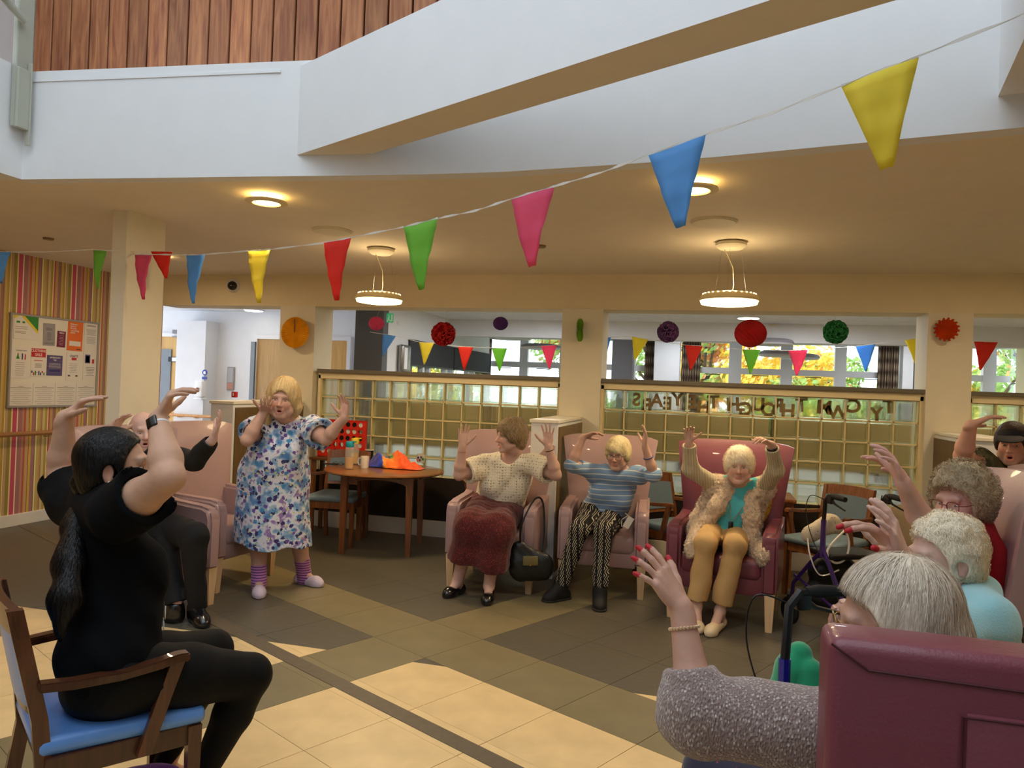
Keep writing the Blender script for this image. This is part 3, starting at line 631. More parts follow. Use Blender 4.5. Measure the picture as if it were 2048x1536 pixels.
# ------------------------------------------------------------------ furniture
def leather(name, c, c2=None):
    M = mat(name, c, .38, var=.05, scale=3, bump=.12, bscale=180, spec=.45, coat=.15); return M
m_pink = leather('pink_vinyl', (172, 142, 140)); m_burg = leather('burgundy_vinyl', (118, 58, 70))
m_beech = wood('beech_leg', (206, 172, 128), (222, 192, 150), 2, 2, .45, .1)
m_oak = wood('brown_beech', (104, 60, 30), (140, 86, 46), 3, 2, .35, .3)
m_oakd = wood('dark_brown_wood', (64, 34, 20), (92, 50, 28), 3, 2, .32, .35)
m_blue = mat('blue_vinyl', (96, 148, 222), .35, var=.04, spec=.5, coat=.2, bump=.06, bscale=150)
m_gblue = mat('grey_blue_vinyl', (120, 142, 156), .4, var=.05, spec=.45, bump=.06, bscale=150)
m_gback = mat('grey_blue_fabric', (98, 116, 130), .6, var=.05)
def backrest(bm, w0, w1, z0, z1, y0, y1, th, wing, n=14, k=10):
    """thick curved back: width grows upward, edges wing forward"""
    F, B = [], []
    for j in range(k+1):
        v = j/k; z = z0+(z1-z0)*v; w = w0+(w1-w0)*v; y = y0+(y1-y0)*v; rowF, rowB = [], []
        for i in range(n+1):
            u = -1+2*i/n
            cz = -.028*max(0, abs(u)-.75)/.25 * (v > .9) * 1.0
            zz = z - (.022*max(0, v-.85)/.15)*(abs(u)**8) + .008*(1-u*u)*v
            wf = -wing*abs(u)**2.6*(.45+.55*v)
            edge = .35+.65*min(1, (1-abs(u))*5+.3)*min(1, (1-v)*9+.35)
            pf = .03*(1-abs(u)**4)*(1-abs(2*v-1)**4)
            rowF.append(bm.verts.new((u*w, y+wf-th/2*edge-pf, zz))); rowB.append(bm.verts.new((u*w*1.0, y+wf+th/2*edge, zz)))
        F.append(rowF); B.append(rowB)
    for j in range(k):
        for i in range(n):
            bm.faces.new((F[j][i], F[j][i+1], F[j+1][i+1], F[j+1][i])); bm.faces.new((B[j][i+1], B[j][i], B[j+1][i], B[j+1][i+1]))
        bm.faces.new((B[j][0], F[j][0], F[j+1][0], B[j+1][0])); bm.faces.new((F[j][n], B[j][n], B[j+1][n], F[j+1][n]))
    for i in range(n):
        bm.faces.new((F[k][i], F[k][i+1], B[k][i+1], B[k][i])); bm.faces.new((B[0][i], B[0][i+1], F[0][i+1], F[0][i]))
    return bm
def taper_leg(bm, x, y, z0, z1, a, b, dx=0, dy=0):
    lo = [bm.verts.new((x+dx+sx*b, y+dy+sy*b, z0)) for sx, sy in ((-1, -1), (1, -1), (1, 1), (-1, 1))]
    hi = [bm.verts.new((x+sx*a, y+sy*a, z1)) for sx, sy in ((-1, -1), (1, -1), (1, 1), (-1, 1))]
    bm.faces.new(lo[::-1]); bm.faces.new(hi)
    for j in range(4): bm.faces.new((lo[j], lo[(j+1) % 4], hi[(j+1) % 4], hi[j]))
def armchair(label, m, loc, rz, H=1.22, group='high backed vinyl armchairs in the circle', wing=.11, W=.70, D=.66):
    """front faces local -y; origin under the middle of the seat"""
    t = thing('armchair', label, 'chair', (loc[0], loc[1], 0), rz, group)
    h = W/2; f = -D/2
    bm = BM(); box(bm, (0, -.02, .405), (W-.2, D-.06, .15), bev=.045, seg=4); obj('seat_cushion', bm, m, t, smooth=True)
    bm = BM(); box(bm, (0, f+.05, .30), (W-.18, .05, .14), bev=.012); box(bm, (0, 0, .27), (W-.16, D-.1, .06), bev=.01); obj('seat_rail', bm, m, t, smooth=True)
    bm = BM(); backrest(bm, h-.075, h+.05, .30, H, D/2-.12, D/2+.05, .12, wing); obj('backrest', bm, m, t, smooth=True)
    for s in (-1, 1):
        bm = BM()
        # arm panel: side profile extruded
        prof = [(f, .25), (f-.005, .60), (f+.02, .665), (f+.08, .685), (D/2-.2, .70), (D/2-.05, .74), (D/2-.03, .55), (D/2-.06, .25)]
        n = len(prof); x0, x1 = s*(h-.105), s*h
        A = [bm.verts.new((x0, y, z)) for y, z in prof]; B = [bm.verts.new((x1, y, z)) for y, z in prof]
        bm.faces.new(A); bm.faces.new(B[::-1])
        for j in range(n): bm.faces.new((A[j], B[j], B[(j+1) % n], A[(j+1) % n]))
        bmesh.ops.recalc_face_normals(bm, faces=bm.faces[:])
        bmesh.ops.bevel(bm, geom=[e for e in bm.edges if e.calc_length() > .02], offset=.022, segments=3, affect='EDGES')
        obj('arm', bm, m, t, smooth=True)
    for sx in (-1, 1):
        bm = BM(); taper_leg(bm, sx*(h-.045), f+.045, 0, .26, .034, .022); obj('leg', bm, m_beech, t)
        bm = BM(); taper_leg(bm, sx*(h-.06), D/2-.1, 0, .27, .032, .022, 0, .05); obj('leg', bm, m_beech, t)
    return t
def diningchair(label, loc, rz, mw=None, ms=None, mb=None, arms=True, H=.88, group='wooden dining armchairs', pos=None):
    mw = mw or m_oak; ms = ms or m_gblue; mb = mb or m_gback
    t = thing('dining_chair', label, 'chair', (loc[0], loc[1], 0), rz, group)
    hw = .25; f = -.24
    bm = BM(); box(bm, (0, -.01, .458), (.50, .49, .055), bev=.024, seg=3)
    for v in bm.verts:
        if v.co.y > .1: v.co.x *= .9
        if v.co.z > .46: v.co.z += .012*(1-(v.co.x/.27)**2)
    obj('seat_pad', bm, ms, t, smooth=True)
    bm = BM(); box(bm, (0, f+.02, .40), (.46, .022, .07), bev=.003); box(bm, (0, .2, .40), (.40, .022, .07), bev=.003)
    for s in (-1, 1): box(bm, (s*.225, -.01, .40), (.022, .44, .07), bev=.003)
    obj('seat_frame', bm, mw, t)
    for s in (-1, 1):
        bm = BM(); taper_leg(bm, s*.225, f+.02, 0, .43, .022, .016); obj('leg', bm, mw, t)
        bm = BM()   # rear leg and post in one bent piece
        pts = [(.27, 0), (.21, .40), (.225, .55), (.30, H)]
        q = [[bm.verts.new((s*.205+a*.016, y+b*.022, z)) for a, b in ((-1, -1), (1, -1), (1, 1), (-1, 1))] for y, z in pts]
        for A, B in zip(q, q[1:]):
            for j in range(4): bm.faces.new((A[j], A[(j+1) % 4], B[(j+1) % 4], B[j]))
        bm.faces.new(q[0][::-1]); bm.faces.new(q[-1]); obj('rear_leg', bm, mw, t)
    def curvedrail(z0, z1, y0, y1, th, w=.215):
        bm = BM(); n = 8; R = []
        for i in range(n+1):
            u = -1+2*i/n; b = .025*(1-u*u)
            R.append([bm.verts.new(c) for c in ((u*w, y0+b-th/2, z0), (u*w, y0+b+th/2, z0), (u*w, y1+b+th/2, z1+.012*(1-u*u)), (u*w, y1+b-th/2, z1+.012*(1-u*u)))])
        for A, B in zip(R, R[1:]):
            for j in range(4): bm.faces.new((A[j], A[(j+1) % 4], B[(j+1) % 4], B[j]))
        bm.faces.new(R[0][::-1]); bm.faces.new(R[-1]); bmesh.ops.recalc_face_normals(bm, faces=bm.faces[:]); return bm
    obj('top_rail', curvedrail(H-.085, H, .277, .295, .026, .222), mw, t, smooth=True)
    obj('lower_rail', curvedrail(.545, .585, .222, .232, .022, .19), mw, t, smooth=True)
    obj('back_pad', curvedrail(.575, H-.078, .226, .276, .034, .188), mb, t, smooth=True)
    if arms:
        for s in (-1, 1):
            bm = BM(); q = []
            for (y, z, x) in ((.235, .655, .225), (.15, .655, .250), (.02, .66, .268), (-.09, .672, .27), (-.15, .68, .262), (-.185, .675, .255)):
                q.append([bm.verts.new((s*(x+a*.024), y, z+b*.014)) for a, b in ((-1, -1), (1, -1), (1, 1), (-1, 1))])
            for A, B in zip(q, q[1:]):
                for j in range(4): bm.faces.new((A[j], A[(j+1) % 4], B[(j+1) % 4], B[j]))
            bm.faces.new(q[0][::-1]); bm.faces.new(q[-1]); bmesh.ops.recalc_face_normals(bm, faces=bm.faces[:]); bmesh.ops.bevel(bm, geom=bm.edges[:], offset=.005, segments=2, affect='EDGES'); obj('arm', bm, mw, t, smooth=True)
            bm = BM(); q = []
            for y, z, x in ((-.06, .38, .25), (-.11, .55, .258), (-.15, .67, .262)):
                q.append([bm.verts.new((s*(x+a*.012), y+b*.022, z)) for a, b in ((-1, -1), (1, -1), (1, 1), (-1, 1))])
            for A, B in zip(q, q[1:]):
                for j in range(4): bm.faces.new((A[j], A[(j+1) % 4], B[(j+1) % 4], B[j]))
            bm.faces.new(q[0][::-1]); bm.faces.new(q[-1]); bmesh.ops.recalc_face_normals(bm, faces=bm.faces[:]); obj('arm_post', bm, mw, t)
    return t
# the circle of armchairs (rz turns local -y, the front)
armchair('pink armchair holding the old man in black', m_pink, (-3.70, 4.33), radians(76))
armchair('empty pink armchair behind the standing woman', m_pink, (-3.74, 5.15), radians(84))
armchair('pink armchair under the woman in the white lace top', m_pink, (-1.65, 5.98), radians(2), W=.73)
armchair('pink armchair under the woman in the striped blue top', m_pink, (-.80, 6.16), radians(4))
armchair('burgundy armchair under the woman in the fluffy cardigan', m_burg, (.15, 5.76), radians(-9), W=.76, H=1.25)
armchair('pink armchair behind the curly haired woman in red', m_pink, (.90, 3.42), radians(-90), W=.78, H=1.33, wing=.17)
armchair('empty pink armchair in front of the man in the cap', m_pink, (1.52, 4.32), radians(-72), W=.74, H=1.29)
# nearest chair, seen from behind, with its own sewn back cover
c9 = armchair('burgundy armchair nearest the camera, seen from behind', m_burg, (.60, 1.80), pi, W=.80, H=1.20, wing=.02)
for ch in list(c9.children):
    if ch.name.startswith('backrest'): bpy.data.objects.remove(ch)
bm = BM(); box(bm, (0, .39, .76), (.79, .12, .885), bev=.022, seg=4); bk = obj('backrest', bm, m_burg, c9, smooth=True)
bm = BM(); box(bm, (-.06, .452, .70), (.50, .012, .82), bev=.005, seg=2); obj('back_panel', bm, m_burg, bk, smooth=True)
bm = BM(); m_seam = mat('seam_dark', (70, 22, 34), .6)
tube(bm, [(.392, .452, 1.195), (.335, .452, 1.158), (-.08, .452, 1.15), (-.20, .452, 1.12)], .0022, 5); tube(bm, [(.195, .458, .30), (.195, .458, 1.105), (-.39, .458, 1.105)], .0028, 5); obj('seam', bm, m_seam, bk)
# dining chairs round the tables
diningchair('dining chair with red game board behind it, facing the round table', (-3.55, 6.78), radians(8))
diningchair('dining chair between the round table and the lace-topped woman', (-2.05, 6.85), radians(-62))
diningchair('dining armchair glimpsed between the two seated women and the burgundy chair', (-.25, 6.65), radians(50))
diningchair('dining armchair behind the purple walker with its back to the glass', (.95, 6.55), radians(-40))
c1a, c1b = onz(95, 1500, .47), onz(385, 1430, .47); dd = (c1b-c1a); ang1 = atan2(dd.y, dd.x); 
fwd1 = Vector((cos(ang1), sin(ang1), 0)); left1 = Vector((-sin(ang1), cos(ang1), 0))
ctr1 = (c1a+c1b)/2+left1*.25; RZ1 = ang1+pi/2
diningchair('dark wooden armchair with bright blue pads under the woman in black', (ctr1.x, ctr1.y), RZ1, m_oakd, m_blue, m_blue, H=.89, group=None)
# second low upholstered seat at the right
q = onz(1785, 1075, .5); tc_ = thing('tub_chair', 'taupe padded low chair behind the purple walker at right', 'chair', (1.55, 6.2, 0), radians(-30))
bm = BM(); box(bm, (0, 0, .40), (.52, .5, .14), bev=.04, seg=3); obj('seat_cushion', bm, mat('taupe_fabric', (140, 122, 96), .8, bump=.2), tc_, smooth=True)
bm = BM(); backrest(bm, .25, .27, .42, .80, .2, .26, .08, .08); obj('backrest', bm, mat('taupe_fabric', None), tc_, smooth=True)
for sx in (-1, 1):
    for sy in (-1, 1): bm = BM(); taper_leg(bm, sx*.2, sy*.19, 0, .35, .02, .014); obj('leg', bm, m_oak, tc_)
# round table
tq = onz(770, 938, .765); tb = thing('round_table', 'round wooden table with mugs and a rainbow scarf', 'table', (tq.x, tq.y, 0), radians(12))
TRr = .575
bm = BM(); lathe(bm, [(0, .735), (TRr-.03, .735), (TRr-.008, .742), (TRr, .752), (TRr-.006, .762), (TRr-.02, .765), (0, .765)], 64); obj('table_top', bm, wood('table_wood', (122, 74, 38), (150, 98, 54), 2, 0, .28, .4), tb, smooth=True)
for k in range(4):
    a = pi/4+k*pi/2; x, y = .43*cos(a), .43*sin(a)
    bm = BM(); taper_leg(bm, x, y, 0, .735, .033, .022, .01*cos(a), .01*sin(a)); obj('leg', bm, m_oak, tb)
    b = a+pi/2; x2, y2 = .43*cos(b), .43*sin(b); bm = BM(); n = 10; R = []
    for i in range(n+1):
        s = i/n; px, py = x+(x2-x)*s, y+(y2-y)*s; zl = .655+.04*(1-(2*s-1)**2)*1.0-(.03*(abs(2*s-1)**6)); nx, ny = cos((a+b)/2)*.011, sin((a+b)/2)*.011
        R.append([bm.verts.new(c) for c in ((px-nx, py-ny, zl), (px+nx, py+ny, zl), (px+nx, py+ny, .735), (px-nx, py-ny, .735))])
    for A, B in zip(R, R[1:]):
        for j in range(4): bm.faces.new((A[j], A[(j+1) % 4], B[(j+1) % 4], B[j]))
    obj('apron', bm, m_oak, tb)
# second table behind the women, only its edge shows
q2 = Vector((.35, 6.95, 0)); t2 = thing('side_table', 'wooden table half hidden behind the burgundy armchair', 'table', (q2.x, q2.y, 0))
bm = BM(); box(bm, (0, 0, .735), (.75, .5, .03), bev=.008); obj('table_top', bm, m_oak, t2)
for sx in (-1, 1):
    for sy in (-1, 1): bm = BM(); taper_leg(bm, sx*.33, sy*.2, 0, .72, .025, .02); obj('leg', bm, m_oak, t2)
# ------------------------------------------------------------------ smooth bodies from distance fields
V3 = lambda v: np.array([v[0], v[1], v[2]], np.float32)
def nrm(v): v = np.asarray(v, float); return v/max(np.linalg.norm(v), 1e-9)
class Field:
    def __init__(s, lo, hi, h):
        s.h = h; s.lo = np.array(lo, np.float64); s.n = np.ceil((np.array(hi)-s.lo)/h).astype(int)+1
        s.D = np.full(s.n, .5, np.float32)
        s.ax = [(s.lo[i]+np.arange(s.n[i])*h).astype(np.float32) for i in range(3)]
    def region(s, lo, hi):
        a = np.maximum(np.floor((np.array(lo)-s.lo)/s.h).astype(int), 0); b = np.minimum(np.ceil((np.array(hi)-s.lo)/s.h).astype(int)+1, s.n)
        if (b <= a).any(): return None
        return tuple(slice(a[i], b[i]) for i in range(3)), s.ax[0][a[0]:b[0], None, None], s.ax[1][None, a[1]:b[1], None], s.ax[2][None, None, a[2]:b[2]]
    def merge(s, sl, d, k, op='add'):
        A = s.D[sl]
        if op == 'add':
            if k > 0:
                h_ = np.maximum(k-np.abs(A-d), 0)/k; s.D[sl] = np.minimum(A, d)-h_*h_*k*.25
            else: s.D[sl] = np.minimum(A, d)
        else:
            d = -d
            if k > 0:
                h_ = np.maximum(k-np.abs(A-d), 0)/k; s.D[sl] = np.maximum(A, d)+h_*h_*k*.25
            else: s.D[sl] = np.maximum(A, d)
    def cap(s, a, b, ra, rb=None, k=.02, op='add', sq=None):
        """round cone a-b; sq = (axis, factor) squashes the section along a direction (factor < 1 thinner)"""
        rb = ra if rb is None else rb; a = V3(a); b = V3(b); R = max(ra, rb)+k+3*s.h
        if sq and sq[1] > 1: R *= sq[1]
        g = s.region(np.minimum(a, b)-R, np.maximum(a, b)+R)
        if g is None: return
        sl, x, y, z = g; ab = b-a; L2 = float(ab@ab)+1e-12
        px, py, pz = x-a[0], y-a[1], z-a[2]
        t = np.clip((px*ab[0]+py*ab[1]+pz*ab[2])/L2, 0, 1)
        dx, dy, dz = px-t*ab[0], py-t*ab[1], pz-t*ab[2]
        q = dx*dx+dy*dy+dz*dz
        if sq:
            n = nrm(sq[0]); c = dx*n[0]+dy*n[1]+dz*n[2]; q = q+c*c*(1/sq[1]**2-1)
        d = np.sqrt(q)-(ra+t*(rb-ra))
        if sq: d = d*min(1, sq[1])
        s.merge(sl, d.astype(np.float32), k, op)
    def ell(s, c, r, M=None, k=.02, op='add'):
        """ellipsoid; M columns are its axes (3x3)"""
        c = V3(c); r = np.array(r, np.float32); M = np.eye(3) if M is None else np.array(M, float)
        ext = np.sqrt(((M*r)**2).sum(1))+k+3*s.h
        g = s.region(c-ext, c+ext)
        if g is None: return
        sl, x, y, z = g; x = x-c[0]; y = y-c[1]; z = z-c[2]; k0 = 0; k1 = 0
        for i in range(3):
            u = (x*M[0, i]+y*M[1, i]+z*M[2, i])/r[i]; k0 = k0+u*u; k1 = k1+(u/r[i])**2
        k0 = np.sqrt(k0); k1 = np.sqrt(k1)+1e-6
        s.merge(sl, (k0*(k0-1)/k1).astype(np.float32), k, op)
    def chain(s, pts, rs, k=.02, op='add', sq=None):
        for i in range(len(pts)-1): s.cap(pts[i], pts[i+1], rs[i], rs[i+1], k, op, sq)
    def cut(s, p, n):
        """remove everything on the n side of the plane through p"""
        n = nrm(n); d = ((s.ax[0][:, None, None]-p[0])*n[0]+(s.ax[1][None, :, None]-p[1])*n[1]+(s.ax[2][None, None, :]-p[2])*n[2])
        s.D = np.maximum(s.D, d.astype(np.float32))
    def sample(s, P):
        q = (P-s.lo)/s.h; q = np.clip(q, 0, np.array(s.n)-1.001); i = q.astype(int); f = q-i; o = 0
        for dx in (0, 1):
            for dy in (0, 1):
                for dz in (0, 1):
                    w = (f[:, 0] if dx else 1-f[:, 0])*(f[:, 1] if dy else 1-f[:, 1])*(f[:, 2] if dz else 1-f[:, 2])
                    o = o+w*s.D[i[:, 0]+dx, i[:, 1]+dy, i[:, 2]+dz]
        return o
    def grad(s, P):
        e = s.h; g = np.stack([s.sample(P+v)-s.sample(P-v) for v in np.eye(3)*e], 1)
        return g/np.maximum(np.linalg.norm(g, axis=1, keepdims=True), 1e-9)
    def mesh(s):
        D = s.D; D[0] = D[-1] = .1; D[:, 0] = D[:, -1] = .1; D[:, :, 0] = D[:, :, -1] = .1
        S = D < 0; c = np.zeros(np.array(D.shape)-1, np.uint8)
        for dx in (0, 1):
            for dy in (0, 1):
                for dz in (0, 1): c += S[dx:D.shape[0]-1+dx, dy:D.shape[1]-1+dy, dz:D.shape[2]-1+dz]
        act = (c > 0) & (c < 8); idx = np.argwhere(act); vm = np.full(c.shape, -1, np.int32); vm[act] = np.arange(len(idx))
        cor = {}
        for a in np.ndindex(2, 2, 2): cor[a] = D[idx[:, 0]+a[0], idx[:, 1]+a[1], idx[:, 2]+a[2]]
        acc = np.zeros((len(idx), 3)); cnt = np.zeros(len(idx))
        for a in np.ndindex(2, 2, 2):
            for ax in range(3):
                if a[ax]: continue
                b = list(a); b[ax] = 1; b = tuple(b); va, vb = cor[a], cor[b]; m_ = (va < 0) != (vb < 0); t = np.where(m_, va/np.where(m_, va-vb, 1), 0)
                p = np.tile(np.array(a, float), (len(idx), 1)); p[:, ax] = t; acc += p*m_[:, None]; cnt += m_
        V = s.lo+(idx+acc/cnt[:, None])*s.h
        F = []
        for ax in range(3):
            u, v = [(1, 2), (2, 0), (0, 1)][ax]
            sh = [slice(None)]*3; s0 = list(sh); s1 = list(sh); s0[ax] = slice(0, -1); s1[ax] = slice(1, None)
            A, B = S[tuple(s0)], S[tuple(s1)]; e = np.argwhere(A != B); e = e[(e[:, u] > 0) & (e[:, v] > 0) & (e[:, u] < D.shape[u]-1) & (e[:, v] < D.shape[v]-1)]
            fl = A[e[:, 0], e[:, 1], e[:, 2]]
            def cell(du, dv):
                q = e.copy(); q[:, u] += du; q[:, v] += dv; return vm[q[:, 0], q[:, 1], q[:, 2]]
            Q = np.stack([cell(-1, -1), cell(0, -1), cell(0, 0), cell(-1, 0)], 1); Q[~fl] = Q[~fl][:, ::-1]; F.append(Q)
        return V, np.concatenate(F)
def relax(V, F, it=1, w=.5):
    e = np.concatenate([F[:, [0, 1]], F[:, [1, 2]], F[:, [2, 3]], F[:, [3, 0]]]); e = np.concatenate([e, e[:, ::-1]])
    deg = np.bincount(e[:, 0], minlength=len(V))[:, None]
    for _ in range(it):
        S_ = np.stack([np.bincount(e[:, 0], V[e[:, 1], i], len(V)) for i in range(3)], 1); V = V*(1-w)+w*S_/np.maximum(deg, 1)
    return V
def mkmesh(name, V, F, m, parent=None, col=None, smooth=True):
    me = bpy.data.meshes.new(name); me.vertices.add(len(V)); me.vertices.foreach_set('co', V.astype(np.float32).ravel())
    k = F.shape[1]; me.loops.add(len(F)*k); me.loops.foreach_set('vertex_index', F.astype(np.int32).ravel()); me.polygons.add(len(F)); me.polygons.foreach_set('loop_start', np.arange(len(F), dtype=np.int32)*k)
    me.update(calc_edges=True); me.validate()
    if smooth: me.shade_smooth()
    me.materials.append(m)
    if col is not None:
        a = me.color_attributes.new('Col', 'FLOAT_COLOR', 'POINT'); a.data.foreach_set('color', np.concatenate([col, np.ones((len(col), 1))], 1).astype(np.float32).ravel())
    o = bpy.data.objects.new(name, me); return link(o, parent)
RNG = np.random.default_rng(5)
def wob(P, f, seed=0, n=5):
    r = np.random.default_rng(seed); o = 0
    for _ in range(n):
        d = r.normal(size=3); d /= np.linalg.norm(d); o = o+np.sin(P@d*f*r.uniform(.6, 1.5)+r.uniform(0, 6))
    return o/n
def folds(f, amp, freq, seed=1, dirv=None):
    """cloth folds: perturb the field near its surface"""
    m_ = np.abs(f.D) < .06; ii = np.argwhere(m_); P_ = f.lo+ii*f.h
    if dirv is not None:
        d = nrm(dirv); P_ = P_-np.outer(P_@d, d)*.75
    w = wob(P_, freq, seed, 4)+.5*wob(P_, freq*2.1, seed+9, 4); f.D[m_] += (amp*w).astype(np.float32)
# ---- head
def hframe(fwd, up=(0, 0, 1), roll=0):
    f = nrm(fwd); r = nrm(np.cross(f, up)); u = np.cross(r, f)
    if roll: r, u = r*cos(roll)+u*sin(roll), u*cos(roll)-r*sin(roll)
    return np.stack([r, f, u], 1)      # columns right, forward, up
def add_head(F, H, M, s=1.0, mouth=0, w=1.0, jowl=1.0, nose=1.0, old=1):
    L = lambda x, y, z: np.array(H)+M@np.array([x*w, y, z])*s
    E = lambda x, y, z, a, b, c, k=.015, op='add': F.ell(L(x, y, z), (a*s, b*s, c*s), M, k*s, op)
    C_ = lambda p, q, ra, rb=None, k=.01, op='add': F.cap(L(*p), L(*q), ra*s, (rb or ra)*s, k*s, op)
    E(0, -.012, .032, .077, .094, .086); E(0, .030, -.028, .060, .066, .082, .03)
    for t in (-1, 1):
        C_((t*.052, .012, -.06), (t*.018, .066, -.098), .024*jowl, .020, .02)
        E(t*.036, .062, -.030, .026, .024, .026, .02)
        E(t*.040*jowl, .048, -.066, .024*jowl, .024, .028, .02)
    E(0, .076, -.098, .021, .018, .018, .015)
    C_((-.036, .080, .026), (.036, .080, .026), .012, k=.014)
    for t in (-1, 1): E(t*.031, .100, .004, .017, .020, .011, .012, 'sub')
    for t in (-1, 1):
        C_((t*.031-.011, .0815, .0135), (t*.031+.011, .0815, .0135), .0045, k=.005)      # upper lid
        C_((t*.031-.010, .080, -.008), (t*.031+.010, .080, -.008), .0045, k=.006)        # lower lid
    C_((0, .086, .012), (0, .112*1, -.024), .0075*nose, .0115*nose, .01); E(0, .112, -.028, .011*nose, .012*nose, .010, .006)
    for t in (-1, 1): E(t*.012, .102, -.031, .0075*nose, .010, .007, .005)
    if mouth > .2:
        E(0, .088, -.066, .024, .014, .018+.012*mouth, .01)
        E(0, .100, -.066, .016, .026, .006+.011*mouth, .004, 'sub')
    C_((-.017, .090, -.058), (.017, .090, -.058), .0055, k=.006); z = -.068-.018*mouth; C_((-.013, .090, z), (.013, .090, z), .0065, k=.006)
    if mouth < .2: C_((-.022, .101, -.0635), (.022, .101, -.0635), .0035, k=.003, op='sub')
    for t in (-1, 1):
        E(t*.080, -.008, -.004, .007, .019, .031, .006); E(t*.088, -.002, -.004, .006, .010, .018, .004, 'sub'); E(t*.078, -.004, -.030, .008, .012, .012, .006)
    F.cap(L(0, -.03, -.045), L(0, -.035, -.10), .052*s, .052*s, .03*s)
def skin_color(V, H, M, s, base, mouth, o):
    q = (V-np.array(H))@M/s; c = np.tile(np.array(base), (len(V), 1)); n1 = wob(V, 60, 3)[:, None]; n2 = wob(V, 230, 8)[:, None]
    c = c*(1+.05*n1+.035*n2); x, y, z = q.T
    def blend(wt, col): 
        nonlocal c; wt = np.clip(wt, 0, 1)[:, None]; c = c*(1-wt)+np.array(col)*wt
    hm = (np.abs(x) < .095) & (np.abs(z) < .14) & (np.abs(y) < .14)
    g = lambda cx, cz, rx, rz: np.exp(-((np.abs(x)-cx)/rx)**2-((z-cz)/rz)**2)*(y > .03)*hm
    red = np.array(base)*[1.02, .72, .66]
    blend(.65*g(.036, -.03, .022, .02), red); blend(.55*g(0, -.028, .013, .014), red)
    blend(.5*g(.031, .003, .019, .012), np.array(base)*[.72, .60, .56])
    bz = .026+.004; blend(o.get('brow', .5)*(np.exp(-((np.abs(x)-.032)/.016)**2-((z-bz)/.0045)**2)*(y > .05)*hm), o.get('browc', (.25, .2, .16)))
    if mouth > .2:
        blend(1.2*(np.exp(-(x/.016)**4-((z+.066)/(.007+.010*mouth))**4)*(y > .055)*(y < .0915)*hm), (.10, .03, .03))
    lz = -.063-.008*mouth
    blend(.85*(np.exp(-(x/.021)**4-((z-lz)/(.0095+.012*mouth))**4)*(y > .086)*hm), o.get('lip', np.array(base)*[.95, .52, .50]))
    blend(.35*(np.abs(x) > .072)*hm*(np.abs(z) < .04)*(np.abs(y+.005) < .03), red)
    if o.get('wrinkle'):
        wr = (np.sin(z*900+x*x*9000)*.5+.5)*np.exp(-((z-.055)/.022)**2)*(y > .05)*hm*.22+(np.exp(-((np.abs(x)-.030-(-.03-z)*.25)/.004)**2)*(z < -.03)*(z > -.075)*(y > .05)*hm)*.4
        blend(wr, np.array(base)*[.66, .55, .5])
    return c
def add_hand(F, Wp, d, n, side, s=1.0, curl=(18, 22, 14), spread=1.0, thumb=1.0, nails=None, k=.003, per=None):
    """d along the hand, n the way the palm faces, side = +1/-1 where the thumb sits (sign of d x n)"""
    d = nrm(d); n = np.array(n, float); n = nrm(n-d*(n@d)); t = np.cross(d, n)*side; Wp = np.array(Wp)
    L = lambda a, b, c: Wp+(d*a+t*b+n*c)*s
    F.cap(Wp-d*.02*s, L(.03, 0, 0), .021*s, .022*s, .02, sq=(n, .72))
    F.ell(L(.052, -.002, 0), (.048*s, .036*s, .0135*s), np.stack([d, t, n], 1), .012*s)
    F.ell(L(.035, .022, .006), (.030*s, .016*s, .015*s), np.stack([d, t, n], 1), .012*s)
    kn = [(.090, .030), (.094, .0105), (.090, -.0095), (.081, -.028)]; ln = [.072, .080, .074, .058]; sp = [9, 2, -5, -13]; rr = [.0088, .0090, .0086, .0076]
    for i in range(4):
        F.cap(L(.03, kn[i][1]*.6, 0), L(kn[i][0], kn[i][1], -.001), .011*s, .0100*s, .006)
        p = L(kn[i][0], kn[i][1], -.001); a = radians(sp[i]*spread); dd = d*cos(a)+t*sin(a); ang = 0; cc = per[i] if per else curl
        for j in range(3):
            ang += radians(cc[j]); v = dd*cos(ang)+n*sin(ang); q = p+v*ln[i]*(.44, .31, .25)[j]*s
            F.cap(p, q, rr[i]*s*(1, .93, .86)[j], rr[i]*s*(.93, .86, .74)[j], k*s); p = q
            if j == 2 and nails is not None: nails.append((q-(v*.003+(-dd*sin(ang)+n*cos(ang))*.0*s)*1, nrm(np.cross(t, v)*side)))
    p = L(.018, .022, .004); v = nrm(d*.62+t*.72*thumb+n*.30)
    for j, (l, r0, r1) in enumerate(((.046, .0135, .0115), (.034, .0108, .0100), (.027, .0098, .0078))):
        q = p+v*l*s; F.cap(p, q, r0*s, r1*s, .006*s); p = q; v = nrm(v+d*.22+n*.05)
    if nails is not None: nails.append((p, None))
